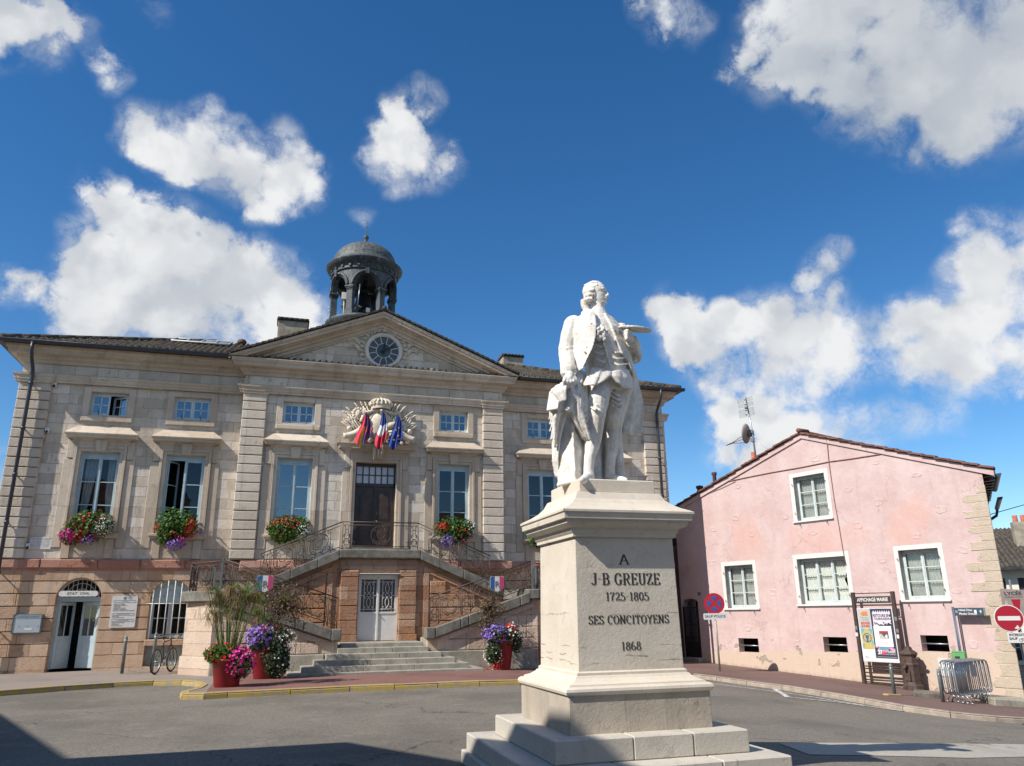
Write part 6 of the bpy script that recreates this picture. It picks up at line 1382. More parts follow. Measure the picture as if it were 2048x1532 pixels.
# windows
for nm, a, b_, z0, z1, ii, jj, nc in WINS:
    mb = MB(); y0_, y1_ = -.006, .0
    mb.box(a, a+ii, y0_, y1_, z0+.11, z1); mb.box(b_-ii, b_, y0_, y1_, z0+.11, z1); mb.box(a+ii, b_-ii, y0_, y1_, z1-jj, z1); fr = mb.build('window', M['wframe'], PINK)
    mb = MB(); mb.box(a-.02, b_+.02, -.075, .005, z0+.045, z0+.108); mb.box(a+.03, b_-.03, -.02, .006, z0, z0+.05); mb.build('window_sill', M['wframe'], fr, bevel=.012)
    x0, x1, zb_, zt_ = a+ii, b_-ii, z0+.11, z1-jj; y = .25; mb = MB()
    mb.box(x0, x0+.045, y-.03, y+.04, zb_, zt_); mb.box(x1-.045, x1, y-.03, y+.04, zb_, zt_); mb.box(x0+.045, x1-.045, y-.03, y+.04, zt_-.05, zt_); mb.box(x0+.045, x1-.045, y-.04, y+.04, zb_, zb_+.07)
    wd = (x1-x0-.09)/nc
    for i in range(nc): casement(mb, x0+.045+i*wd+.002, x0+.045+(i+1)*wd-.002, zb_+.072, zt_-.052, 3, 1, y-.012, b=.05)
    for i in range(1, nc): mb.box(x0+.045+i*wd-.022, x0+.045+i*wd+.022, y-.05, y-.036, zb_+.08, zt_-.06)
    mb.build('casement', M['pshut'], fr)
    pane('pane', fr, x0+.06, x1-.06, zb_+.09, zt_-.07, M['glassd'], y-.006)
    mb = MB(); curtain_mesh(mb, x0+.05, x1-.05, zb_+.08, zt_-.06, y+.10, amp=.018, per=.11, n=70)
    for i in range(nc):
        c0 = x0+.045+i*wd+.06
        for t in range(3): mb.tube([(c0+(wd-.12)*j/10, y+.07, zb_+.12+(zt_-zb_-.2)*(t+.78)/3.1-.025*math.sin(PI*j/10)) for j in range(11)], .008, 4)
    mb.build('curtain', plain('ecru_lace_curtain', (.74, .74, .68), .9, var=.12), fr)
    mb = MB(); mb.box(x0+.001, x0+.004, .01, .24, zb_+.001, zt_-.001); mb.box(x1-.004, x1-.001, .01, .24, zb_+.001, zt_-.001); mb.box(x0, x1, .012, .24, zt_-.004, zt_-.001); mb.build('window_reveal', M['reveal'], fr)
    mb = MB()
    for q in (x0-.03, x1+.03):
        for zq in (zb_+.25, zt_-.3): mb.tube([(q, 0, zq), (q, -.06, zq), (q, -.06, zq+.07)], .011, 5)
    for q in (x0+.1, x1-.1): mb.tube([(q, 0, z0-.02), (q+.02, -.07, z0-.03), (q+.03, -.08, z0-.09)], .01, 5)
    mb.build('shutter_hook', M['black'], fr)
# inside, cellar vents, cables
mb = MB(); mb.box(-.95, 11, .8, .85, -1, 5.2); mb.box(3, 8, .8, .85, 4.3, 6.4); mb.build('dark_back_panel', M['dark'], PINK)  # near-black panels give the dark behind the panes and the gate
for a, b_, z0, z1 in CEL:
    mb = MB(); mb.tube([(a-.02, .10, (z0+z1)/2-.01), (b_+.02, .10, (z0+z1)/2-.01)], .022, 6); mb.build('cellar_bar', M['steel'], PINK)
mb = MB(); cab = [(1.0, 6.18), (1.4, 6.33), (1.85, 6.45), (2.8, 6.47), (4.1, 6.49), (5.4, 6.48), (6.6, 6.50), (7.4, 6.48), (8.4, 6.46), (9.0, 6.47)]
mb.tube([(u, -.025, v+.01*math.sin(u*5)) for u, v in cab], .017, 5)
mb.tube([(6.62, -.07, 7.33), (6.6, -.03, 7.1), (6.57, -.025, 6.5), (6.58, -.02, 5.2), (6.63, -.02, 4.2), (6.66, -.02, 3.45), (6.70, -.02, 3.0)], .014, 5)
mb.tube([(.8, -.03, 6.1), (1.6, -.02, 6.22), (2.4, -.02, 6.4)], .01, 5); mb.build('cable', plain('pinkish_brown_cable', (.30, .17, .14), .8), PINK)
mb = MB(); mb.tube([P_(11.6, 2.0, 4.35), (26, 8, 8.3)], .012, 5); mb.build('cable', M['black'], PINK)
for u, z0, z1, r, mt in ((.91, 6.3, 7.05, .085, 'redtile'), (.06, 6.1, 6.6, .12, 'redtile'), (2.98, 7.0, 7.52, .085, 'clay')):
    mb = MB(); y = .5
    if mt == 'clay': mb.lathe([(r, z0), (r, z1), (r*.8, z1), (r*.8, z1-.1)], (u, y, 0), 14)
    else: mb.lathe([(r*1.3, z0), (r*1.2, z0+.1), (r, z0+.15), (r*.9, z1-.15), (r*1.3, z1-.1), (r*1.25, z1-.02), (r*.7, z1)], (u, y, 0), 14)
    if mt == 'clay': mb.box(u-.30, u+.22, y-.2, y+.2, z0-.05, z0+.16)
    mb.build('chimney_pot', plain('red_clay_pot', (.42, .12, .07), .8, var=.2) if mt == 'clay' else plain('sooty_clay_pot', (.10, .05, .045), .9, var=.3), RF)
# narrow iron gate and its stone threshold in the arched opening by the town hall
GA = thing('iron_gate', 'tall narrow dark iron gate in the opening at the far left of the pink house', 'gate', PINK.matrix_basis @ Vector((-.49, -.02, -.24)), RZ)
mb = MB()
for i in range(17): u = -.38+.76*i/16; mb.tube([(u, 0, .04), (u, 0, 1.92)], .010, 5)
for z in (.06, .75, 1.25, 1.9): mb.box(-.40, .40, -.015, .015, z-.02, z+.02)
mb.box(-.41, -.37, -.02, .02, 0, 1.95); mb.box(.37, .41, -.02, .02, 0, 1.95); mb.box(-.37, .37, -.004, .004, .06, .6); mb.build('gate_leaf', M['black'], GA)
mb = MB()
for i in range(9):
    z = .7+i*.14; mb.tube([(q, -.02, w) for q, w in circ(0, z, .06, 10)], .014, 5, closed=True)
mb.tube([(0, -.02, 1.9), (0, -.02, 2.14)], .014, 5); mb.tube([(-.12, -.02, 1.95), (-.06, -.02, 2.04), (0, -.02, 1.97), (.06, -.02, 2.04), (.12, -.02, 1.95)], .014, 5)
for q in (-1, 1): mb.ell((q*.05, -.02, 2.08), (.03, .015, .03), 8, 6)
mb.build('gate_ornament', M['black'], GA)
TS = MB(); TS.box(-.5, .5, -.28, .3, -.20, -.005); tag(TS.build('threshold', M['stepst'], None, bevel=.02), 'worn stone threshold under the narrow iron gate', 'threshold'); o = bpy.data.objects['threshold']; o.location = GA.location; o.rotation_euler = GA.rotation_euler
HN = thing('house_number', 'small dark blue house number plate left of the no stopping sign', 'number plate', PINK.matrix_basis @ Vector((.03, -.012, 2.19)), RZ)
mb = MB(); mb.box(-.07, .07, 0, .012, -.06, .06); mb.build('plate', plain('dark_enamel', (.03, .03, .06), .3), HN); mb = MB(); put_text(mb, '14', .09, 0, 0, -.003); mb.build('number', M['white'], HN)
# aerial on the roof
AE = thing('roof_aerial', 'tall mast with a panel aerial and a satellite dish on the pink house roof', 'aerial', PINK.matrix_basis @ Vector((3.1, .5, 7.0)), RZ)
mb = MB(); mb.tube([(0, 0, 0), (-.05, 0, 1.3), (-.2, 0, 2.8)], [.035, .032, .022], 8)
for z, h in ((1.02, .16), (1.34, .1)): mb.cbox((-.06, -.03, z), (.14, .12, h))
mb.build('mast', M['steel'], AE)
mb = MB(); c = Vector((-.32, -.04, 1.32)); Rd = Matrix.Rotation(math.radians(-82), 3, 'Y') @ Matrix.Rotation(math.radians(14), 3, 'X')
prof = [(.0, -.09), (.12, -.082), (.25, -.05), (.34, -.015), (.40, .02), (.405, .012), (.34, -.03), (.25, -.07), (.12, -.10), (0, -.105)]
mb.lathe(prof, c, 24, M=Rd); mb.build('satellite_dish', plain('beige_dish', (.36, .30, .26), .6, var=.1), AE)
mb = MB(); tip = Vector((-1.05, -.1, 1.05))
for q in ((-.36, .25, 1.25), (-.36, -.25, 1.2), (-.34, 0, .95)): mb.tube([q, tip], .012, 5)
mb.tube([tip, tip+Vector((-.28, -.03, -.05))], [.03, .012], 6); mb.tube([c+Vector((.08, 0, 0)), (-.08, 0, 1.3)], .07, 8); mb.cbox((-.16, 0, 1.3), (.22, .2, .24)); mb.build('dish_arm', M['black'], AE)
mb = MB()
for gz in (1.98, 2.16, 2.40, 2.6):
    for i in range(4):
        z = gz+.045*i; x = -.2*(z-.3)/2.5
        for q in (-1, 1): mb.tube([(x+q*.03, -.1, z), (x+q*.36, -.1, z+.005)], .0055, 4)
    for q in (-1, 1): mb.tube([(-.15+q*.36-.02*(gz-2), -.1, gz), (-.165+q*.36-.02*(gz-2), -.1, gz+.135)], .0055, 4)
    mb.ell((-.15, -.12, gz+.07), (.05, .04, .025), 8, 6)
mb.ell((-.13, -.12, 2.34), (.08, .06, .06), 8, 6); mb.build('panel_aerial', M['greysteel'], AE)
mb = MB()
for e in ((-2.2, .3, -.9), (-1.7, 2.0, -.5), (.6, .5, .35)): mb.tube([(-.04, 0, 1.0), e], .004, 4)
mb.build('guy_wire', M['steel'], AE)
# dark house at the end of the alley, houses down the street on the right
AH = thing('alley_house', 'dark shaded house wall closing the alley between town hall and pink house', 'house', (13.4, 3.0, 0))
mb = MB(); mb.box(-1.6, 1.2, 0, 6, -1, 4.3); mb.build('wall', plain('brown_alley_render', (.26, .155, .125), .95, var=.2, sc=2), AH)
mb = MB(); mb.box(-1.7, 1.3, -.1, 6, 4.31, 4.95)
for i in range(14): mb.tube([(-1.7+.22*i, -.16, 4.98), (-1.7+.22*i, 2.0, 5.1)], .07, 6)
mb.build('roof', M['tile'], AH)
mb = MB(); mb.tube([(-.35, -.08, 2.2), (-.35, -.08, -1)], .14, 8); mb.build('downpipe', plain('brown_pipe', (.2, .12, .1), .8), AH)
M['bgwall'] = plain('cream_white_house_render', (.74, .70, .62), .9, var=.06, sc=1, dirt=.15, dirtc=(.5, .45, .38))
def street_house(label, loc, rz, w, h, d, wins, wallm, chim=None):
    r = thing('street_house', label, 'house', loc, rz); mb = MB(); holed(mb, rect(0, w, -2, h), [rect(a-.32, a+.32, z, z+1.15) for a, z in wins], 0, .25); mb.box(0, w, .3, d, -2, h); mb.add([(0, 0, -2), (0, .3, -2), (0, .3, h), (0, 0, h)], [(0, 1, 2, 3)]); mb.build('wall', wallm, r)
    mb = MB(); n = int((w+.8)/.11); vs = []
    for y, z in ((-.55, h-.08), (-.55, h+.03), (d*.5, h+1.65), (d, h+.1)): vs += [(-.4+.11*i, y, z+(.045*math.cos(PI*i) if z > h else 0)) for i in range(n+1)]
    mb.add(vs, [(j*(n+1)+i, j*(n+1)+i+1, (j+1)*(n+1)+i+1, (j+1)*(n+1)+i) for j in range(3) for i in range(n)])
    for s in (-.39, w+.39): mb.add([(s, -.5, h-.05), (s, d, h), (s, d*.5, h+1.6)], [(0, 1, 2)])
    rf = mb.build('roof', M['tile'], r); mb = MB(); mb.box(-.4, w+.4, -.62, -.52, h-.13, h-.02); mb.build('gutter', M['zinc'], r)
    for a, z in wins:
        mb = MB(); mb.box(a-.32, a+.32, .14, .2, z, z+1.15); wn = mb.build('window', plain('dark_far_glass', (.05, .05, .055), .2), r)
        mb = MB(); mb.box(a-.025, a+.025, .10, .13, z, z+1.15); mb.box(a-.32, a+.32, .10, .13, z+.55, z+.59); mb.build('window_frame', M['bluew'], wn)
        mb = MB(); [mb.tube([(a-.3+.12*i, -.03, z), (a-.3+.12*i, -.03, z+.42)], .014, 4) for i in range(6)]; mb.tube([(a-.33, -.03, z+.42), (a+.33, -.03, z+.42)], .016, 4); mb.build('balcony_rail', M['black'], wn)
    for c in chim or []:
        mb = MB(); mb.box(c-.4, c+.4, d*.3, d*.3+.6, h+.4, h+2.3); ch = mb.build('chimney', M['render'], rf); mb = MB()
        for q in (-.2, .15): mb.lathe([(.12, h+2.3), (.12, h+2.65), (.09, h+2.65)], (c+q, d*.3+.3, 0), 10)
        mb.build('chimney_pot', plain('red_clay_pot', (.42, .12, .07), .8), ch)
street_house('cream house with a lichen tiled roof beyond the right corner of the pink house', (28.9, 3.3, 0), math.radians(-38), 10, 3.35, 6, [(1.75, 1.7), (2.9, 1.7), (4.6, 1.7), (2.2, -.9)], M['bgwall'], [3.6])
street_house('white gabled house with a large stone chimney glimpsed past the pink house eaves', (32.5, 7.5, 0), math.radians(-30), 8, 4.3, 6, [(2, 2)], plain('white_far_render', (.62, .62, .60), .9, var=.08), [1.0])
for lb, x, w_, h_, mt in (('ochre house with dark roof across the square behind the viewer', -2, 13, 8.6, plain('ochre_render', (.5, .38, .22), .9, var=.1, sc=1)), ('cream house with small windows across the square behind the viewer', 8.5, 10, 7.2, M['bgwall']), ('tall grey house across the square behind the viewer', 20, 11, 9.4, plain('grey_render', (.36, .33, .29), .9, var=.1, sc=1))):  # unseen row opposite, put in to lower the sky light on the facade
    street_house(lb, (x, -42, 0), PI, w_, h_, 9, [(q+.5, z) for q in (1.5, 4, 6.5, 8.5) for z in (.8, 3.8)], mt, [3])
# houses across the square behind the camera; their shadow lies across the foreground
def square_house(label, loc, prof, depth, wallm, roofm):
    r = thing('square_house', label, 'house', loc); mb = MB(); mb.prism([(y, -1) for y in (prof[0][0],)]+prof+[(prof[-1][0], -1)], -depth, 0, lambda u, v, w: (w, u, v)); mb.build('wall', wallm, r)
    mb = MB()
    for a, b_ in zip(prof, prof[1:]):
        if abs(b_[0]-a[0]) > .3: mb.prism([(a[0], a[1]+.002), (b_[0], b_[1]+.002), (b_[0], b_[1]+.1), (a[0], a[1]+.1)], -depth, .05, lambda u, v, w: (w, u, v))
    mb.build('roof', roofm, r); lo = min(p[1] for p in prof); ys = [min(p[0] for p in prof), max(p[0] for p in prof)]
    y = ys[0]+1.2
    while y < ys[1]-.8:
        z = .9
        while z+1.5 < lo:
            mb = MB(); mb.box(.0, .03, y-.5, y+.5, z, z+1.4); w = mb.build('window', M['dark'], r); mb = MB()
            for q in (-.52, -.02, .48): mb.box(.031, .06, y+q, y+q+.05, z, z+1.4)
            mb.build('window_frame', M['bluew'], w); z += 2.9
        y += 2.3
square_house('cream house on the left side of the square behind the viewer', (-15, 0, 0), [(-10.8, 5.75), (-12.2, 6.45), (-19.4, 9.0), (-30, 9.4)], 8, M['bgwall'], M['redtile'])
square_house('tall ochre house with stepped gables on the square behind the viewer', (-9.6, 0, 0), [(-17.8, 5.0), (-18.25, 6.95), (-20.65, 8.1), (-22.35, 9.3), (-25, 9.5), (-32, 9.6)], 5, plain('ochre_render', (.5, .38, .22), .9, var=.1, sc=1), M['redtile'])

# ---------------------------------------------------------------- signs and street furniture
FS = [M['greysteel'], M['steel']]
wall_l = lambda s, off, z: PINK.matrix_basis @ Vector((s, -off, z))
def disc(mb, r, y, cx=0, cz=0, n=36): mb.add([(cx, y, cz)]+[(cx+r*math.cos(2*PI*i/n), y, cz+r*math.sin(2*PI*i/n)) for i in range(n)], [(0, i+1, (i+1) % n+1) for i in range(n)])
SIGNR = plain('sign_red', (.33, .014, .03), .35, var=.05); SIGNB = plain('sign_blue', (.022, .075, .25), .35, var=.05); SIGNW = plain('sign_white', (.62, .62, .60), .4, var=.04); INK = plain('sign_black_ink', (.03, .03, .035), .6)
GREYB = plain('grey_sign_back', (.36, .37, .37), .5, metal=.3, var=.1); PLATEG = plain('grey_white_plate', (.48, .50, .51), .45, var=.06, dirt=.2)
NS = thing('no_stopping_sign', 'round red and blue no stopping sign on a grey post with a police plate', 'road sign', (11.61, -2.97, -.46), math.radians(-36))
mb = MB(); mb.tube([(0, 0, 0), (0, 0, 2.0)], .035, 10); mb.build('post', plain('beige_grey_post', (.36, .33, .28), .6, metal=.2, var=.15), NS)
mb = MB(); mb.lathe([(0, .012), (.35, .012), (.352, 0), (.352, .012)], (0, -.04, 2.24), 36, M=Matrix.Rotation(-PI/2, 3, 'X')); disc(mb, .35, -.048, 0, 2.24); mb.build('sign_disc', SIGNR, NS)
mb = MB(); r = .245
for q in range(4):
    a0 = PI/2*q; ps = [(0.055/math.sin(PI/4)*math.cos(a0), .055/math.sin(PI/4)*math.sin(a0))]+[(r*math.cos(a0+t), r*math.sin(a0+t)) for t in [-.56+1.12*i/8 for i in range(9)]]
    mb.prism([(u, v+2.24) for u, v in ps], -.056, -.050)
mb.build('blue_quarter', SIGNB, NS)
mb = MB(); mb.prism([(-.38, 1.70), (.38, 1.70), (.40, 1.73), (.40, 1.88), (.38, 1.91), (-.38, 1.91), (-.40, 1.88), (-.40, 1.73)], -.05, -.036); pl = mb.build('plate', PLATEG, NS)
mb = MB(); put_text(mb, 'SAUF POLICE', .12, 0, 1.805, -.052, width=.70, bold=.003); mb.build('plate_text', INK, pl)
NE = thing('no_entry_sign', 'round red no entry sign with a white bar on the pink house corner', 'road sign', (16.28, -10.45, -.96), math.radians(-38)); NE.scale = (.81, .81, .81)
zc = 2.73; mb = MB(); mb.tube([(.28, .05, -.3), (.28, .05, zc)], .035, 10); mb.build('post', plain('brown_post', (.16, .12, .10), .6, var=.2), NE)
mb = MB(); mb.lathe([(0, .02), (.43, .02), (.445, 0), (.43, 0)], (0, -.0, zc), 40, M=Matrix.Rotation(-PI/2, 3, 'X')); disc(mb, .44, -.021, 0, zc, 40); d_ = mb.build('sign_disc', SIGNW, NE)
mb = MB(); disc(mb, .415, -.024, 0, zc, 40); mb.build('red_field', SIGNR, d_); mb = MB(); mb.box(-.33, .33, -.032, -.026, zc-.07, zc+.07); mb.build('white_bar', SIGNW, d_)
mb = MB(); mb.prism([(.1, zc-.33), (.2, zc-.35), (.26, zc-.3), (.2, zc-.22), (.17, zc-.27)], -.03, -.026); mb.build('torn_sticker', SIGNW, d_)
mb = MB(); mb.box(-.14, .42, -.02, -.004, zc-.80, zc-.46); p_ = mb.build('plate', SIGNW, NE, bevel=.01)
mb = MB(); put_text(mb, 'INTERDIT', .11, .13, zc-.54, -.024, width=.44, bold=.004); put_text(mb, 'SAUF', .11, .02, zc-.66, -.024, width=.24, bold=.004)
for q in (.23, .36): mb.tube([(u, -.024, v) for u, v in circ(q, zc-.71, .05, 12)], .006, 4, closed=True)
mb.tube([(.23, -.024, zc-.71), (.27, -.024, zc-.64), (.34, -.024, zc-.64), (.36, -.024, zc-.71)], .006, 4); mb.tube([(.27, -.024, zc-.64), (.30, -.024, zc-.71), (.34, -.024, zc-.64)], .006, 4); mb.build('plate_text', INK, p_)
LY = thing('school_sign', 'grey school sign with a red pennant behind the no entry disc', 'sign', (16.72, -10.32, -1.1), math.radians(-38)); LY.scale = (.95, .95, .95)
mb = MB(); mb.tube([(0, .04, -.3), (0, .04, 3.3)], .03, 8); mb.build('post', M['greysteel'], LY); LY.location.z += .25
mb = MB(); mb.prism([(-.33, 2.25), (.28, 2.1), (.32, 3.0), (-.3, 3.05)], -.05, .0); p_ = mb.build('panel', plain('taupe_panel', (.27, .22, .20), .6, var=.08), LY)
mb = MB(); put_text(mb, 'LYCÉE', .14, 0.0, 2.90, -.054, width=.44, bold=.004); put_text(mb, 'GABRIEL VOISIN', .05, 0.0, 2.80, -.054, width=.46); mb.build('lettering', INK, p_)
mb = MB(); mb.prism([(-.08, 2.74), (.16, 2.74), (.05, 2.2)], -.056, -.051); mb.build('red_pennant', SIGNR, p_)
mb = MB(); [mb.tube([(-.2+.035*math.cos(2*PI*i/8), -.054, 2.5+.08*q+.035*math.sin(2*PI*i/8)) for i in range(8)], .006, 4, closed=True) for q in range(3)]; mb.build('emblem', M['white'], p_)
DS_ = thing('direction_sign', 'slim grey direction sign with a dark panel standing against the pink wall', 'direction sign', wall_l(10.12, .26, -.85), RZ)
mb = MB()
for q in (-.022, .022): mb.tube([(q, 0, 0), (q, 0, 2.42)], .02, 8)
mb.build('post', plain('slate_blue_post', (.12, .15, .20), .5, metal=.3, var=.1), DS_)
mb = MB(); mb.box(.03, .86, -.025, .02, 2.17, 2.39); p_ = mb.build('panel', plain('slate_panel', (.045, .075, .105), .4, var=.08), DS_, bevel=.006); mb = MB(); mb.box(.861, .885, -.027, .022, 2.165, 2.395); mb.build('panel_edge', M['steel'], p_)
mb = MB(); put_text(mb, 'Hôtel Dieu', .085, .17, 2.325, -.028, align='L', bold=.002); put_text(mb, 'Musée Greuze', .085, .17, 2.225, -.028, align='L', bold=.002)
mb.build('lettering', M['white'], p_); mb = MB(); mb.prism([(.60, 2.24), (.67, 2.24), (.67, 2.33), (.60, 2.33)], -.028, -.026); mb.build('pictogram', M['white'], p_); mb = MB(); mb.prism([(.77, 2.24), (.79, 2.24), (.79, 2.29), (.82, 2.28), (.78, 2.33), (.74, 2.28), (.77, 2.29)], -.028, -.026)
mb.build('arrow', M['white'], p_); mb = MB()
for a in range(4): mb.tube([(.10, -.028, 2.28), (.10+.05*math.cos(a*PI/2+.78), -.028, 2.28+.05*math.sin(a*PI/2+.78))], .007, 4)
mb.build('emblem', M['white'], p_)
GB = thing('green_dispenser', 'small green metal bag dispenser fixed to the direction sign post', 'dispenser', wall_l(10.12, .26, .15), RZ)
mb = MB(); mb.box(-.2, .18, -.14, -.03, -.02, .14); mb.prism([(-.2, .141), (.18, .141), (.16, .19), (-.18, .19)], -.12, -.03); mb.build('box', plain('park_green_paint', (.12, .34, .13), .5, var=.1), GB, bevel=.01); mb = MB(); mb.box(-.1, .04, -.146, -.141, -.01, .05); mb.build('slot', INK, GB)
BD = thing('notice_board', 'brown steel notice board covered in posters against the pink wall', 'notice board', wall_l(7.73, .40, -.72), RZ)
BRN = plain('brown_steel_paint', (.075, .05, .045), .5, metal=.2, var=.2, dirt=.15)
for q in (-.68, .68): mb = MB(); mb.box(q-.055, q+.055, -.05, .05, -.15, 2.78); mb.build('post', BRN, BD, bevel=.008)
mb = MB()
for z in (2.74, 2.36): mb.tube([(-.68, 0, z), (.68, 0, z)], .016, 6)
for z in (.52, .45, .33, .22, .12, .05): mb.tube([(-.65, 0, z), (.68, 0, z)], .02, 6)
mb.build('cross_bar', BRN, BD)
mb = MB(); mb.box(-.60, .60, -.04, -.015, 2.43, 2.64); ti = mb.build('title_panel', plain('dark_title_panel', (.04, .035, .035), .5), BD); mb = MB(); put_text(mb, 'AFFICHAGE MAIRIE', .15, 0, 2.535, -.044, width=1.06, bold=.004); mb.build('title_lettering', M['white'], ti)
mb = MB(); mb.box(-.60, .60, -.02, .02, .66, 2.28); PB = mb.build('backing_panel', plain('white_backing', (.66, .66, .68), .6, var=.05), BD)
def paper(name, x0, x1, z0, z1, c, y): mb = MB(); mb.box(x0, x1, y, y+.003, z0, z1); return mb.build(name, c, PB)
pc = lambda n, c: plain(n, c, .6, var=.06)
p1 = paper('poster', -.58, -.17, 1.68, 2.26, pc('beige_poster', (.48, .45, .42)), -.026)
mb = MB(); rg = random.Random(4)
def blobpoly(cx, cz, r, n=9): return [(cx+r*rg.uniform(.6, 1.2)*math.cos(2*PI*i/n), cz+r*rg.uniform(.5, 1.0)*math.sin(2*PI*i/n)) for i in range(n)]
for i in range(9): mb.prism(blobpoly(-.38+rg.uniform(-.07, .1), 2.12+rg.uniform(-.05, .06), .05), -.031-.0004*i, -.0285)
mb.build('poster_art', pc('poster_orange', (.60, .22, .06)), p1)
mb = MB(); put_text(mb, 'Tournus', .085, -.36, 1.99, -.030, width=.30); put_text(mb, 'en fête', .085, -.34, 1.92, -.030, width=.22); mb.build('poster_text', pc('poster_teal', (.12, .28, .36)), p1)
mb = MB(); put_text(mb, 'BONS', .10, -.36, 1.82, -.030, width=.30, bold=.006); put_text(mb, 'JOURS', .10, -.36, 1.73, -.030, width=.30, bold=.006); mb.build('poster_text', pc('poster_brick', (.45, .10, .08)), p1)
p2 = paper('poster', -.55, -.17, 1.04, 1.66, pc('ochre_poster', (.50, .40, .12)), -.026)
mb = MB()
for q, w in (((-.55, 1.66), 1), ((-.17, 1.66), 1), ((-.55, 1.2), .6), ((-.17, 1.3), .7)): mb.prism([(q[0], q[1]), (q[0]+(.15 if q[0] < -.4 else -.15)*w, q[1]), (q[0]+(.06 if q[0] < -.4 else -.06)*w, q[1]-.12), (q[0], q[1]-.2*w)], -.0295, -.0275)
mb.build('poster_art', pc('poster_turquoise', (.12, .38, .45)), p2)
mb = MB(); mb.tube([(-.36+.13*math.cos(2*PI*i/24), -.029, 1.38+.13*math.sin(2*PI*i/24)) for i in range(24)], .012, 4, closed=True); mb.prism([(-.42, 1.40), (-.41, 1.46), (-.31, 1.46), (-.30, 1.39), (-.33, 1.35), (-.33, 1.27), (-.39, 1.27), (-.39, 1.35)], -.034, -.028); mb.build('poster_fist', pc('poster_deep_blue', (.05, .12, .30)), p2)
p3 = paper('poster', -.58, -.17, .68, 1.02, pc('white_sheet', (.72, .72, .73)), -.026); mb = MB(); put_text(mb, 'ville de', .04, -.46, .82, -.030); put_text(mb, 'TOURNUS', .035, -.46, .77, -.030); mb.build('poster_text', INK, p3)
p4 = paper('poster', -.15, .57, .78, 2.26, pc('dark_festival_poster', (.035, .04, .07)), -.027)
mb = MB(); ed = [(-.08+.6*i/24, 2.14+.035*((i*7) % 3)) for i in range(25)]+[(.52-.03*((i*5) % 2), 2.1-.3*i/6) for i in range(7)]+[(-.08, 1.72)]
mb.prism(ed, -.0305, -.0285); mb.build('poster_paint', pc('pink_white_splash', (.66, .60, .68)), p4)
mb = MB(); put_text(mb, 'RETOURS EN', .12, .22, 2.05, -.033, width=.56, bold=.004); put_text(mb, 'TOURNUGEOIS', .10, .22, 1.95, -.033, width=.52, bold=.003)
for i in range(16): mb.prism(blobpoly(-.03+.033*i, 1.78+rg.uniform(-.03, .06), .03, 6), -.034-.0002*i, -.0315)
mb.build('poster_text', INK, p4)
mb = MB()
for i in range(18): mb.prism(blobpoly(rg.uniform(-.08, .5), rg.uniform(.98, 1.15), .07, 8), -.0310-.0003*i, -.0285)
mb.build('poster_paint', pc('pink_splash', (.55, .28, .42)), p4)
mb = MB()
for i in range(8): mb.prism(blobpoly(rg.uniform(.0, .35), rg.uniform(1.04, 1.14), .06, 8), -.0375-.0003*i, -.036)
mb.build('poster_paint', pc('blue_splash', (.12, .32, .42)), p4)
mb = MB(); put_text(mb, '27', .16, .02, .95, -.042, width=.17, bold=.008); put_text(mb, 'TOURNUS', .09, .37, .97, -.042, width=.3, bold=.003); put_text(mb, 'saint philibert', .06, .37, .905, -.042, width=.32)
mb.box(-.1, .54, -.031, -.029, .815, .822); mb.build('poster_text', M['white'], p4); mb = MB(); put_text(mb, '&31', .15, .17, .93, -.043, width=.16, bold=.006); mb.build('poster_text', pc('pink_text', (.65, .10, .22)), p4)
p5 = paper('poster', -.09, .50, 1.12, 1.74, pc('white_leaflet', (.74, .74, .77)), -.048)
mb = MB(); mb.box(.08, .38, -.051, -.0485, 1.37, 1.53); mb.build('leaflet_picture', pc('leaflet_charcoal', (.09, .08, .08)), p5); mb = MB(); mb.box(.08, .38, -.051, -.0485, 1.531, 1.59); mb.build('leaflet_picture', pc('leaflet_red', (.42, .03, .04)), p5)
mb = MB()
for i in range(4): mb.box(.09, .09+.08+.03*i, -.0535, -.0512, 1.48-.033*i, 1.50-.033*i)
mb.prism([(.27, 1.38), (.34, 1.38), (.35, 1.44), (.33, 1.49), (.28, 1.47), (.26, 1.43)], -.0535, -.0512); mb.build('leaflet_picture', M['white'], p5)
mb = MB(); [mb.box(-.04, .42-.05*(i % 3), -.0505, -.0485, 1.17+.025*i, 1.174+.025*i) for i in range(7)]; [mb.box(.0, .42-.04*(i % 2), -.0505, -.0485, 1.63+.03*i, 1.634+.03*i) for i in range(3)]; mb.build('leaflet_text', pc('leaflet_grey', (.3, .3, .34)), p5)
for q, z in ((-.69, 1.62), (-.70, 1.42), (.69, 1.55), (.68, 1.38), (.69, 1.9)): mb = MB(); mb.box(q-.04, q+.04, -.053, -.0505, z, z+.11); mb.build('sticker', M['steel'] if z > 1.5 else M['white'], BD)
# cast iron pump by the notice board
PU = thing('cast_iron_pump', 'old brown cast iron water pump standing right of the notice board', 'water pump', (15.42, -7.52, -.83), RZ)
mb = MB(); mb.lathe([(.30, 0), (.30, .16), (.255, .2), (.235, .26), (.235, .7), (.25, .72), (.25, .76), (.22, .8), (.21, .98), (.225, 1.0), (.25, 1.03), (.255, 1.07), (.2, 1.12), (.12, 1.17), (.10, 1.24), (.03, 1.28), (0, 1.28)], (0, 0, 0), 8, smooth=False)
mb.build('body', plain('rusty_brown_iron', (.085, .055, .045), .7, metal=.2, var=.4, bmp=.3, bsc=20), PU, bevel=.01)
mb = MB(); mb.tube([(.0, -.2, .72), (0, -.32, .70), (0, -.36, .62)], [.05, .045, .04], 8); mb.ell((.26, 0, .92), (.08, .05, .05), 8, 6); mb.box(-.09, .09, -.25, -.225, .3, .6); mb.build('spout', plain('rusty_brown_iron', (.085, .055, .045)), PU)
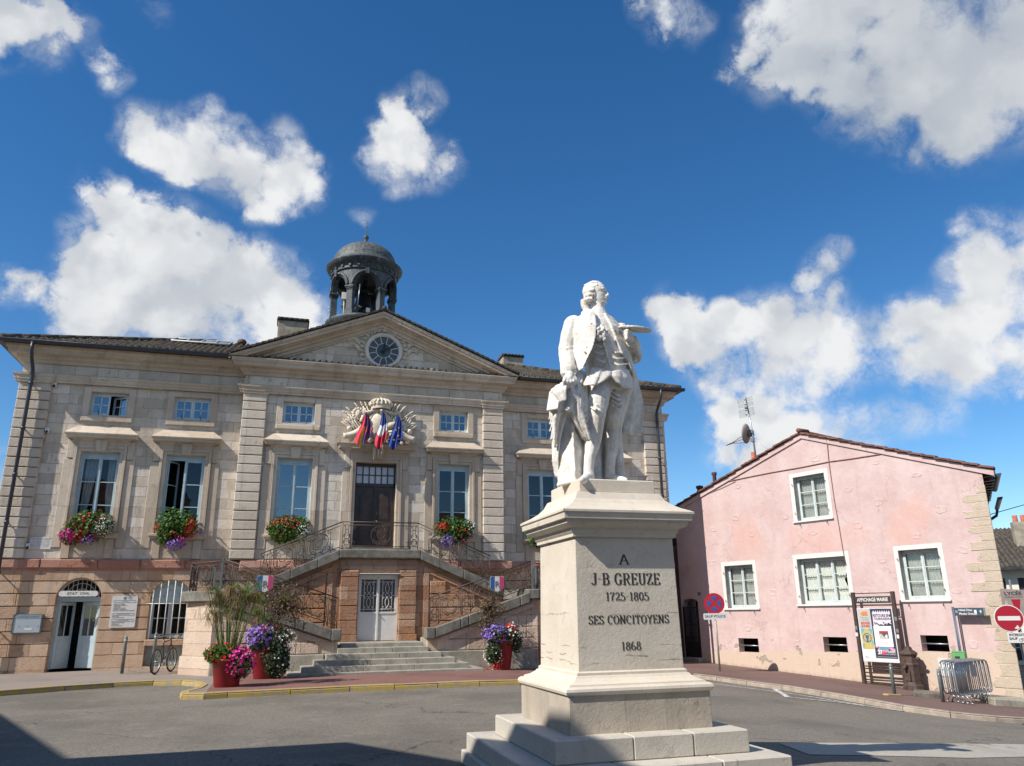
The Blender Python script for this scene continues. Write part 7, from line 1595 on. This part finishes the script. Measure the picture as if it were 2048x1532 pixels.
# bollards
def bollard(label, x, y, h, group, lean=0):
    r = thing('bollard', label, 'bollard', (x, y, T(x, y)), 0, group); mb = MB(); mb.tube([(0, 0, 0), (lean, 0, h-.09), (lean, 0, h-.045), (lean, 0, h-.012), (lean, 0, h)], [.048, .048, .045, .03, .008], 12); mb.build('post', M['greysteel'], r)
    mb = MB(); mb.tube([(lean, 0, h-.14), (lean, 0, h-.11)], .051, 12); mb.build('band', M['steel'], r); return r
bollard('grey steel bollard on the pavement right of the side entrance', -7.29, -1.6, 1.05, 'grey bollards by the town hall'); bollard('grey steel bollard with a black bicycle chained to it', -6.5, -1.58, 1.13, 'grey bollards by the town hall', .02)
bollard('grey bollard at the yellow kerb in front of the notice board', 13.17, -9.24, .82, 'grey bollards by the pink house'); bollard('grey bollard beside the stacked crowd barriers', 13.62, -10.42, .80, 'grey bollards by the pink house')
# crowd barriers leaning together
def barrier(label, x, y, az, lean):
    r = thing('crowd_barrier', label, 'barrier', (x, y, T(x, y)-.0), math.radians(90-az), 'crowd barriers stacked by the pink house'); L, h, z0 = 1.75, 1.0, .2
    loop = [(.1, z0), (L-.1, z0), (L-.03, z0+.03), (L, z0+.1), (L, h-.15), (L-.04, h-.04), (L-.15, h), (.15, h), (.04, h-.04), (0, h-.15), (0, z0+.1), (.03, z0+.03)]
    Y = lambda v: lean*v; mb = MB(); mb.tube([(u, Y(v), v) for u, v in loop], .02, 8, closed=True); mb.build('frame', M['steel'], r)
    mb = MB(); [mb.tube([(L*(i+1)/19, Y(z0), z0), (L*(i+1)/19, Y(h), h)], .0085, 5) for i in range(18)]; mb.build('bars', M['steel'], r)
    for u in (.3, L-.3):
        mb = MB(); mb.tube([(u-.03, -.16, .0), (u, 0, z0+.02), (u+.03, .16, .0)], .016, 6); mb.tube([(u-.03, -.2, .0), (u-.03, -.12, .0)], .02, 6); mb.tube([(u+.03, .12, .0), (u+.03, .2, .0)], .02, 6); mb.build('foot', M['steel'], r)
    mb = MB(); [mb.tube([(-.02, Y(v)+.02, v), (-.06, Y(v)+.05, v), (-.02, Y(v)+.08, v)], .012, 5) for v in (.35, .8)]; mb.build('hook', M['steel'], r); return r
for i, (lb) in enumerate(('front crowd barrier of the stack nearest the bollard', 'second crowd barrier from the front of the stack by the pink corner', 'third crowd barrier from the front of the stack by the pink corner', 'rearmost and tallest showing crowd barrier of the stack by the pink corner')):
    b0 = barrier(lb, 13.86-.03*i, -10.72+.12*i, 73+.8*i, .03)
mb = MB(); mb.box(.62, .9, -.075, -.065, .62, .92); mb.build('label_plate', plain('barrier_plate', (.4, .36, .34), .6), bpy.data.objects['crowd_barrier'])
WP = MB(); WP.prism([(-.2, -.46), (.19, -.46), (.19, .02), (-.2, .02)], -.025, -.004); WP.box(-.205, .195, -.03, -.003, .021, .04); o = tag(WP.build('meter_cover', M['wframe'], None), 'white meter cover on the pink wall behind the crowd barriers', 'cover'); o.location = wall_l(9.5, 0, .06); o.rotation_euler = (0, 0, RZ)
def slab(label, pts, h):
    mb = MB(); mb.prism(pts, 0, 1, lambda u, v, w: (u, v, T(u, v)-.12+(h+.12)*w)); tag(mb.build('stone_slab', M['greyst'] if 'kerb' in label else M['stepst'], None, bevel=.025), label, 'stone slab')
slab('pale stone slab beside the cast iron pump along the kerb', [(13.7, -9.35), (14.4, -9.6), (15.1, -8.9), (14.5, -8.5)], .12); slab('raised concrete slab behind the crowd barriers at the pink house corner', [(15.0, -10.7), (16.0, -10.9), (16.75, -9.9), (15.6, -9.5)], .17); slab('low concrete step at the far right beyond the barriers', [(15.5, -11.6), (17.2, -11.6), (17.6, -10.3), (16.4, -10.9)], .06)
YK = MB(); P = [(12.85, -9.35), (13.35, -9.3), (13.3, -9.18), (12.8, -9.2)]; YK.prism(P, 0, 1, lambda u, v, w: (u, v, T(u, v)-.1+.14*w)); tag(YK.build('kerb', M['yellow'], None, bevel=.02), kind='structure')
# bicycle
BK = thing('bicycle', 'black bicycle parked against the bollard under the barred window', 'bicycle', (-6.30, -2.45, 0), math.radians(73))
def wheel(x, nm):
    mb = MB(); mb.tube([(x+.325*math.cos(2*PI*i/30), 0, .345+.325*math.sin(2*PI*i/30)) for i in range(30)], .024, 8, closed=True); w = mb.build('wheel', plain('black_rubber', (.02, .02, .02), .7), BK)
    mb = MB(); mb.tube([(x+.295*math.cos(2*PI*i/30), 0, .345+.295*math.sin(2*PI*i/30)) for i in range(30)], .011, 6, closed=True)
    for i in range(16): a = 2*PI*i/16; mb.tube([(x, .02*(-1)**i, .345), (x+.29*math.cos(a), 0, .345+.29*math.sin(a))], .002, 3)
    mb.tube([(x, -.05, .345), (x, .05, .345)], .022, 8); mb.build('rim', M['steel'], w)
wheel(0, ''); wheel(1.05, '')
mb = MB()
for a, b_, r in (((.86, .92), (.40, .86), .018), ((.88, .80), (.46, .30), .02), ((.46, .30), (.36, .95), .018), ((.40, .84), (0, .345), .011), ((0, .345), (.46, .30), .011), ((.85, 1.0), (.91, .74), .02)): mb.tube([(a[0], 0, a[1]), (b_[0], 0, b_[1])], r, 8)
for q in (-.05, .05): mb.tube([(.91, q, .74), (1.05, q, .345)], .014, 6); mb.tube([(.91, 0, .74), (.91, q, .73)], .014, 6)
mb.build('frame', plain('black_bike_paint', (.02, .022, .025), .3, var=.1), BK)
mb = MB(); mb.ell((.34, 0, .99), (.14, .075, .035), 12, 6); mb.ell((.44, 0, .99), (.08, .03, .03), 8, 6); mb.build('saddle', M['black'], BK)
mb = MB(); mb.tube([(.85, -.32, 1.04), (.88, -.18, 1.07), (.86, 0, 1.06), (.88, .18, 1.07), (.85, .32, 1.04)], .013, 6)
for q in (-1, 1): mb.tube([(.85, q*.33, 1.04), (.86, q*.22, 1.06)], .02, 8); mb.tube([(.87, q*.2, 1.06), (.98, q*.24, 1.02)], .008, 5)
mb.build('handlebar', M['black'], BK)
mb = MB(); mb.lathe([(0, 0), (.09, 0), (.09, .008), (0, .008)], (.46, -.04, .30), 18, M=Matrix.Rotation(PI/2, 3, 'X')); mb.tube([(.46, -.06, .30), (.56, -.07, .18), (.56, -.15, .18)], .012, 6); mb.tube([(.46, .06, .30), (.36, .07, .42), (.36, .15, .42)], .012, 6); mb.build('crankset', M['steel'], BK)
# notices on the town hall
NB = thing('notice_case', 'grey framed notice case with a blue glazed door left of the side entrance', 'notice case', (-10.33, -.03, 1.13))
mb = MB(); mb.box(-.40, .40, -.09, -.003, 0, .57); mb.build('case', M['greysteel'], NB, bevel=.008); mb = MB(); mb.box(-.365, .365, -.097, -.091, .035, .43); mb.build('board', plain('pale_blue_board', (.40, .46, .50), .3, var=.05), NB)
mb = MB(); mb.box(-.365, .365, -.098, -.092, .44, .535); hd_ = mb.build('header', plain('header_blue_grey', (.30, .36, .42), .4), NB); mb = MB(); put_text(mb, 'MAIRIE DE TOURNUS', .06, 0, .488, -.101, width=.6); mb.build('header_text', INK, hd_)
mb = MB(); mb.box(-.05, .16, -.101, -.098, .10, .17); mb.build('paper', M['white'], NB); mb = MB(); [mb.box(q, q+.02, -.103, -.098, .2, .22) for q in (-.2, .02, .3)]; mb.build('pin', INK, NB)
DB = thing('office_directory', 'white office directory panel between the side door and the barred window', 'directory sign', (-7.705, -.045, 1.265))
mb = MB(); mb.prism([(-.37, .03), (-.34, 0), (.34, 0), (.37, .03), (.37, .93), (.34, .96), (-.34, .96), (-.37, .93)], -.015, .006); mb.build('panel', M['white'], DB)
mb = MB(); lines = ['1er ETAGE', '• BUREAU DU MAIRE', '• DIRECTION GENERALE', '• URBANISME', '• AFFAIRES SCOLAIRES', '• AFFAIRES CULTURELLES', '• SALLE DU CONSEIL ET DES MARIAGES', 'REZ-DE-CHAUSSEE', '• ETAT CIVIL', '• POLICE MUNICIPALE', 'AUTRES ADRESSES', '• BUREAUX DES SPORTS', '• FORMALITES', '• SERVICE DES EAUX']
zs = [.79, .705, .665, .625, .585, .545, .505, .40, .335, .295, .215, .145, .10, .055]
for t, z in zip(lines, zs):
    if t[0] != '•': put_text(mb, t, .042, 0, z, -.018); 
    else: put_text(mb, t, .036, -.32, z, -.018, align='L', bold=.0008)
mb.build('lettering', INK, DB); mb = MB()
for z in (.79, .40, .215):
    mb.tube([(-.30, -.017, z-.03), (.30, -.017, z-.03), (.33, -.017, z), (.30, -.017, z+.03), (-.30, -.017, z+.03), (-.33, -.017, z)], .004, 4, closed=True)
disc(mb, .045, -.018, .0, .885, 16); mb.build('emblem', plain('municipal_blue_grey', (.10, .2, .28), .5), DB)
EC = thing('entrance_sign', 'oval ended white sign reading etat civil above the side entrance', 'sign', (-9.06, -.02, 2.30)); mb = MB(); mb.prism([(-.47+.085*math.cos(t), .085*math.sin(t)) for t in [PI/2+PI*i/8 for i in range(9)]]+[(.47+.085*math.cos(t), .085*math.sin(t)) for t in [-PI/2+PI*i/8 for i in range(9)]], -.02, .01); mb.build('panel', plain('warm_white_panel', (.70, .68, .64), .5), EC)
mb = MB(); put_text(mb, 'ETAT  CIVIL', .10, 0, 0, -.023, width=.62, bold=.001); mb.build('lettering', INK, EC)
PLQ = thing('marble_plaque', 'small white marble plaque low on the wall near the left downpipe', 'plaque', (-10.345, -.006, 3.65)); mb = MB(); mb.box(-.31, .31, -.022, -.002, 0, .38); mb.build('slab', plain('white_marble', (.66, .64, .60), .4, var=.1), PLQ, bevel=.004)
mb = MB(); put_text(mb, 'HÔTEL DE VILLE', .07, 0, .315, -.025, width=.5); [put_text(mb, t, .04, 0, .25-.05*i, -.025, width=.5) for i, t in enumerate(('construit en 1771', 'sur les plans de', "l'architecte", 'de la ville'))]; mb.build('lettering', plain('worn_grey_lettering', (.3, .28, .26), .7), PLQ)
mb = MB(); [mb.ell((q, -.03, z), (.015, .012, .015), 8, 6) for q in (-.28, .28) for z in (.34,)]; mb.build('fixing', M['black'], PLQ)
for i, (x, z, lb) in enumerate(((-10.66, 9.0, 'small white sensor box high under the frieze beside the left pilaster'), (-10.66, 7.45, 'small white sensor box halfway up beside the left pilaster'), (-10.66, 3.75, 'small white sensor box low beside the marble plaque'))):
    r = thing('wall_sensor', lb, 'sensor', (x, -.02, z), 0, 'sensors beside the left pilaster'); mb = MB(); mb.box(-.06, .06, -.09, 0, -.09, .07); mb.build('box', M['white'], r, bevel=.008); mb = MB(); mb.tube([(0, -.09, -.04), (0, -.13, -.07)], [.035, .045], 10); mb.build('lens', M['black'], r)

# ---------------------------------------------------------------- flowers
def flowerbox(label, cx, y, z, r, spec, seed, n=1900, trough=True):
    rg = random.Random(seed); root = thing('flower_box', label, 'flower box', (cx, y, z), 0, 'flower boxes on the window sills')
    if trough: mb = MB(); mb.box(-.52, .52, -.16, .14, -.02, .16); mb.build('trough', plain('brown_trough', (.12, .07, .045), .7), root)
    mb = MB(); foliage(mb, (0, -.08, .16), r, n, .085, rg, shell=.45)
    foliage(mb, (-.45*r[0], -.1, -.05), (r[0]*.5, r[1], r[2]*.75), n//4, .085, rg); foliage(mb, (.5*r[0], -.05, .25), (r[0]*.5, r[1], r[2]*.7), n//4, .085, rg)
    mb.build('foliage', M['leaf'], root)
    for col, cnt, (u, v, du, dv), sz in spec:
        mb = MB(); petals(mb, (u*r[0]*.95, -.08, .16+v*r[2]*.95), (r[0]*du, r[1]*1.0, r[2]*dv), int(cnt*1.5), sz*.72, rg, shell=.75); mb.build('blossom', M[col], root)
    return root
flowerbox('flower box under the leftmost window with magenta and white blossoms', -9.04, -.20, 4.20, (.80, .36, .56), [('fmag', 150, (-.55, -.55, .42, .5), .085), ('fred', 100, (.0, .15, .75, .65), .07), ('fred', 60, (-.2, -.5, .4, .4), .075), ('fwht', 260, (.6, .0, .42, .7), .05), ('fsal', 50, (.3, .4, .7, .5), .06), ('fmag', 25, (.25, -.6, .3, .3), .07), ('fpur', 45, (.15, -.85, .3, .25), .07)], 1)
flowerbox('flower box with a leafy middle, red sides and violet trailing below, second window', -6.42, -.20, 4.20, (.66, .36, .56), [('fred', 120, (.7, .0, .35, .6), .075), ('fred', 40, (-.75, -.1, .3, .3), .065), ('fred', 50, (.0, -.35, .7, .4), .06), ('fpur', 110, (.05, -1.0, .42, .35), .085), ('fmag', 35, (.3, -.8, .4, .3), .075)], 2)
flowerbox('red and white flower box under the window left of the main door', -2.86, CY-.20, 4.22, (.74, .36, .46), [('fred', 110, (.0, .2, .95, .7), .065), ('fsal', 35, (-.1, .2, .7, .7), .06), ('fwht', 200, (.6, -.2, .42, .75), .05), ('fred', 50, (-.3, -.5, .6, .4), .06)], 3)
flowerbox('flower box with a violet cascade under the window right of the main door', 2.86, CY-.20, 4.22, (.70, .36, .46), [('fred', 70, (-.7, .25, .35, .5), .08), ('fred', 60, (.3, -.1, .6, .6), .065), ('fpur', 170, (-.45, -.75, .35, .6), .085), ('fwht', 90, (.75, .1, .35, .7), .05), ('fmag', 25, (.3, -.7, .5, .3), .06)], 4)
flowerbox('trailing flower box half hidden behind the monument cornice', 6.42, -.20, 4.20, (.70, .36, .46), [('fpur', 90, (-.3, -.8, .5, .4), .08), ('fred', 60, (.2, .1, .8, .6), .07)], 5, 1500)
def pot(root, r0, r1, h):
    mb = MB(); mb.lathe([(0, 0), (r0, 0), (r0+.01, .02), (r1, h-.06), (r1+.02, h-.05), (r1+.02, h), (r1-.03, h), (r1-.05, h-.08), (0, h-.08)], (0, 0, 0), 32); mb.build('pot', M['redpot'], root)
    mb = MB(); mb.lathe([(0, h-.07), (r1-.05, h-.07)], (0, 0, 0), 20); mb.build('soil', M['soil'], root)
def papyrus(root, n, h, rg, mat_s, mat_t, mat_dry, spread=.3):
    st = MB(); gr = MB(); dr = MB()
    for i in range(n):
        a = rg.random()*2*PI; q = rg.random()**.6; b0 = Vector((.14*math.cos(a)*q, .14*math.sin(a)*q, .5)); hh_ = h*rg.uniform(.62, 1.0); tip = b0+Vector((spread*math.cos(a)*q*1.5, spread*math.sin(a)*q, hh_))
        st.tube([b0, b0.lerp(tip, .5)+Vector((.02*rg.uniform(-1, 1), 0, .06)), tip], [.012, .009, .006], 5, caps=False)
        d = dr if rg.random() < .38 else gr; k_ = rg.randint(46, 64); R_ = rg.uniform(.2, .32)
        for j in range(k_):
            th = rg.random()*2*PI; ph = rg.uniform(-.25, 1.1) if d is gr else rg.uniform(-1.3, .5); L = R_*rg.uniform(.7, 1.1)
            v = Vector((math.cos(th)*math.cos(ph), math.sin(th)*math.cos(ph), math.sin(ph)))*L; sag = Vector((0, 0, -.10 if d is dr else -.03)); w = v.cross(Vector((0, 0, 1))).normalized()*.0055
            m_ = tip+v*.55+Vector((0, 0, .02)); e = tip+v+sag; d.add([tip-w*.6, tip+w*.6, m_+w, e, m_-w], [(0, 1, 2, 4), (4, 2, 3)])
    st.build('stem', mat_s, root); gr.build('green_umbel', mat_t, root); dr.build('dry_umbel', mat_dry, root)
G_ = 'red planters before the town hall'
rg = random.Random(21)
r = thing('potted_plant', 'red planter with magenta petunias and tall papyrus at the pavement edge', 'planter', (-4.10, -7.45, 0), 0, G_); pot(r, .27, .36, .62)
papyrus(r, 40, 1.75, rg, M['papy'], M['papy'], M['dry'], .34)
mb = MB(); foliage(mb, (-.02, -.02, .68), (.50, .42, .26), 1500, .075, rg); foliage(mb, (-.32, -.1, .70), (.25, .3, .22), 500, .075, rg); foliage(mb, (.3, -.25, .48), (.28, .22, .3), 500, .07, rg); mb.build('foliage', M['leaf'], r)
mb = MB(); petals(mb, (.25, -.14, .52), (.36, .34, .36), 330, .068, rg, shell=.7); mb.build('blossom', M['fmag'], r); mb = MB(); petals(mb, (-.05, -.05, .74), (.5, .42, .24), 60, .065, rg); mb.build('blossom', M['fred'], r)
r = thing('potted_plant', 'red planter smothered in violet flowers and trailing ivy left of the steps', 'planter', (-3.28, -5.35, 0), 0, G_); pot(r, .27, .37, .95)
papyrus(r, 12, 1.5, rg, M['papy'], M['papy'], M['dry'], .4)
mb = MB(); foliage(mb, (.12, -.05, 1.0), (.60, .5, .33), 1500, .075, rg); foliage(mb, (.30, -.14, .50), (.40, .42, .52), 2400, .07, rg); foliage(mb, (-.2, -.1, .85), (.3, .4, .2), 500, .07, rg); mb.build('foliage', M['leafd'], r)
mb = MB(); foliage(mb, (.38, .3, 1.8), (.72, .4, .65), 2000, .05, rg, shell=.2); mb.build('dry_foliage', M['bushdry'], r)
mb = MB(); petals(mb, (-.12, -.1, 1.02), (.42, .45, .34), 260, .068, rg, shell=.75); mb.build('blossom', M['fpur'], r); mb = MB(); petals(mb, (.42, -.1, .95), (.35, .4, .3), 130, .05, rg); petals(mb, (.35, -.1, .4), (.38, .42, .5), 60, .04, rg); mb.build('blossom', M['fwht'], r); mb = MB(); petals(mb, (.0, -.1, 1.2), (.35, .35, .15), 25, .06, rg); mb.build('blossom', M['fred'], r)
r = thing('potted_plant', 'tall red planter with violet flowers and ivy right of the steps', 'planter', (3.42, -4.55, T(3.4, -4.5)), 0, G_); pot(r, .24, .36, .95)
mb = MB(); foliage(mb, (-.05, -.03, 1.0), (.52, .45, .28), 1300, .07, rg); foliage(mb, (-.28, -.12, .52), (.27, .34, .5), 1300, .065, rg); foliage(mb, (.42, -.05, .8), (.2, .3, .35), 500, .065, rg); mb.build('foliage', M['leafd'], r)
mb = MB(); foliage(mb, (-.32, .25, 1.75), (.52, .4, .42), 1300, .05, rg, shell=.15); foliage(mb, (-.42, .1, 1.25), (.3, .3, .4), 500, .05, rg, shell=.2); mb.build('dry_foliage', M['bushdry'], r)
mb = MB(); petals(mb, (-.22, -.1, 1.0), (.42, .42, .34), 210, .068, rg, shell=.75); mb.build('blossom', M['fpur'], r); mb = MB(); petals(mb, (.3, -.1, 1.0), (.35, .4, .3), 90, .05, rg); petals(mb, (-.3, -.1, .4), (.28, .34, .4), 60, .05, rg); mb.build('blossom', M['fwht'], r); mb = MB(); petals(mb, (.22, -.1, 1.15), (.16, .3, .12), 22, .09, rg); petals(mb, (-.35, -.15, .15), (.2, .3, .15), 14, .08, rg); mb.build('blossom', M['fred'], r)
r = thing('potted_plant', 'red planter with papyrus mostly hidden behind the monument pedestal', 'planter', (5.35, -3.9, T(5.35, -3.9)), 0, G_); pot(r, .27, .36, .62); papyrus(r, 16, 1.7, rg, M['papy'], M['papy'], M['dry'], .34)
mb = MB(); foliage(mb, (0, -.03, .72), (.5, .42, .28), 900, .075, rg); mb.build('foliage', M['leaf'], r); mb = MB(); petals(mb, (0, -.1, .62), (.5, .42, .4), 90, .08, rg); mb.build('blossom', M['fred'], r)
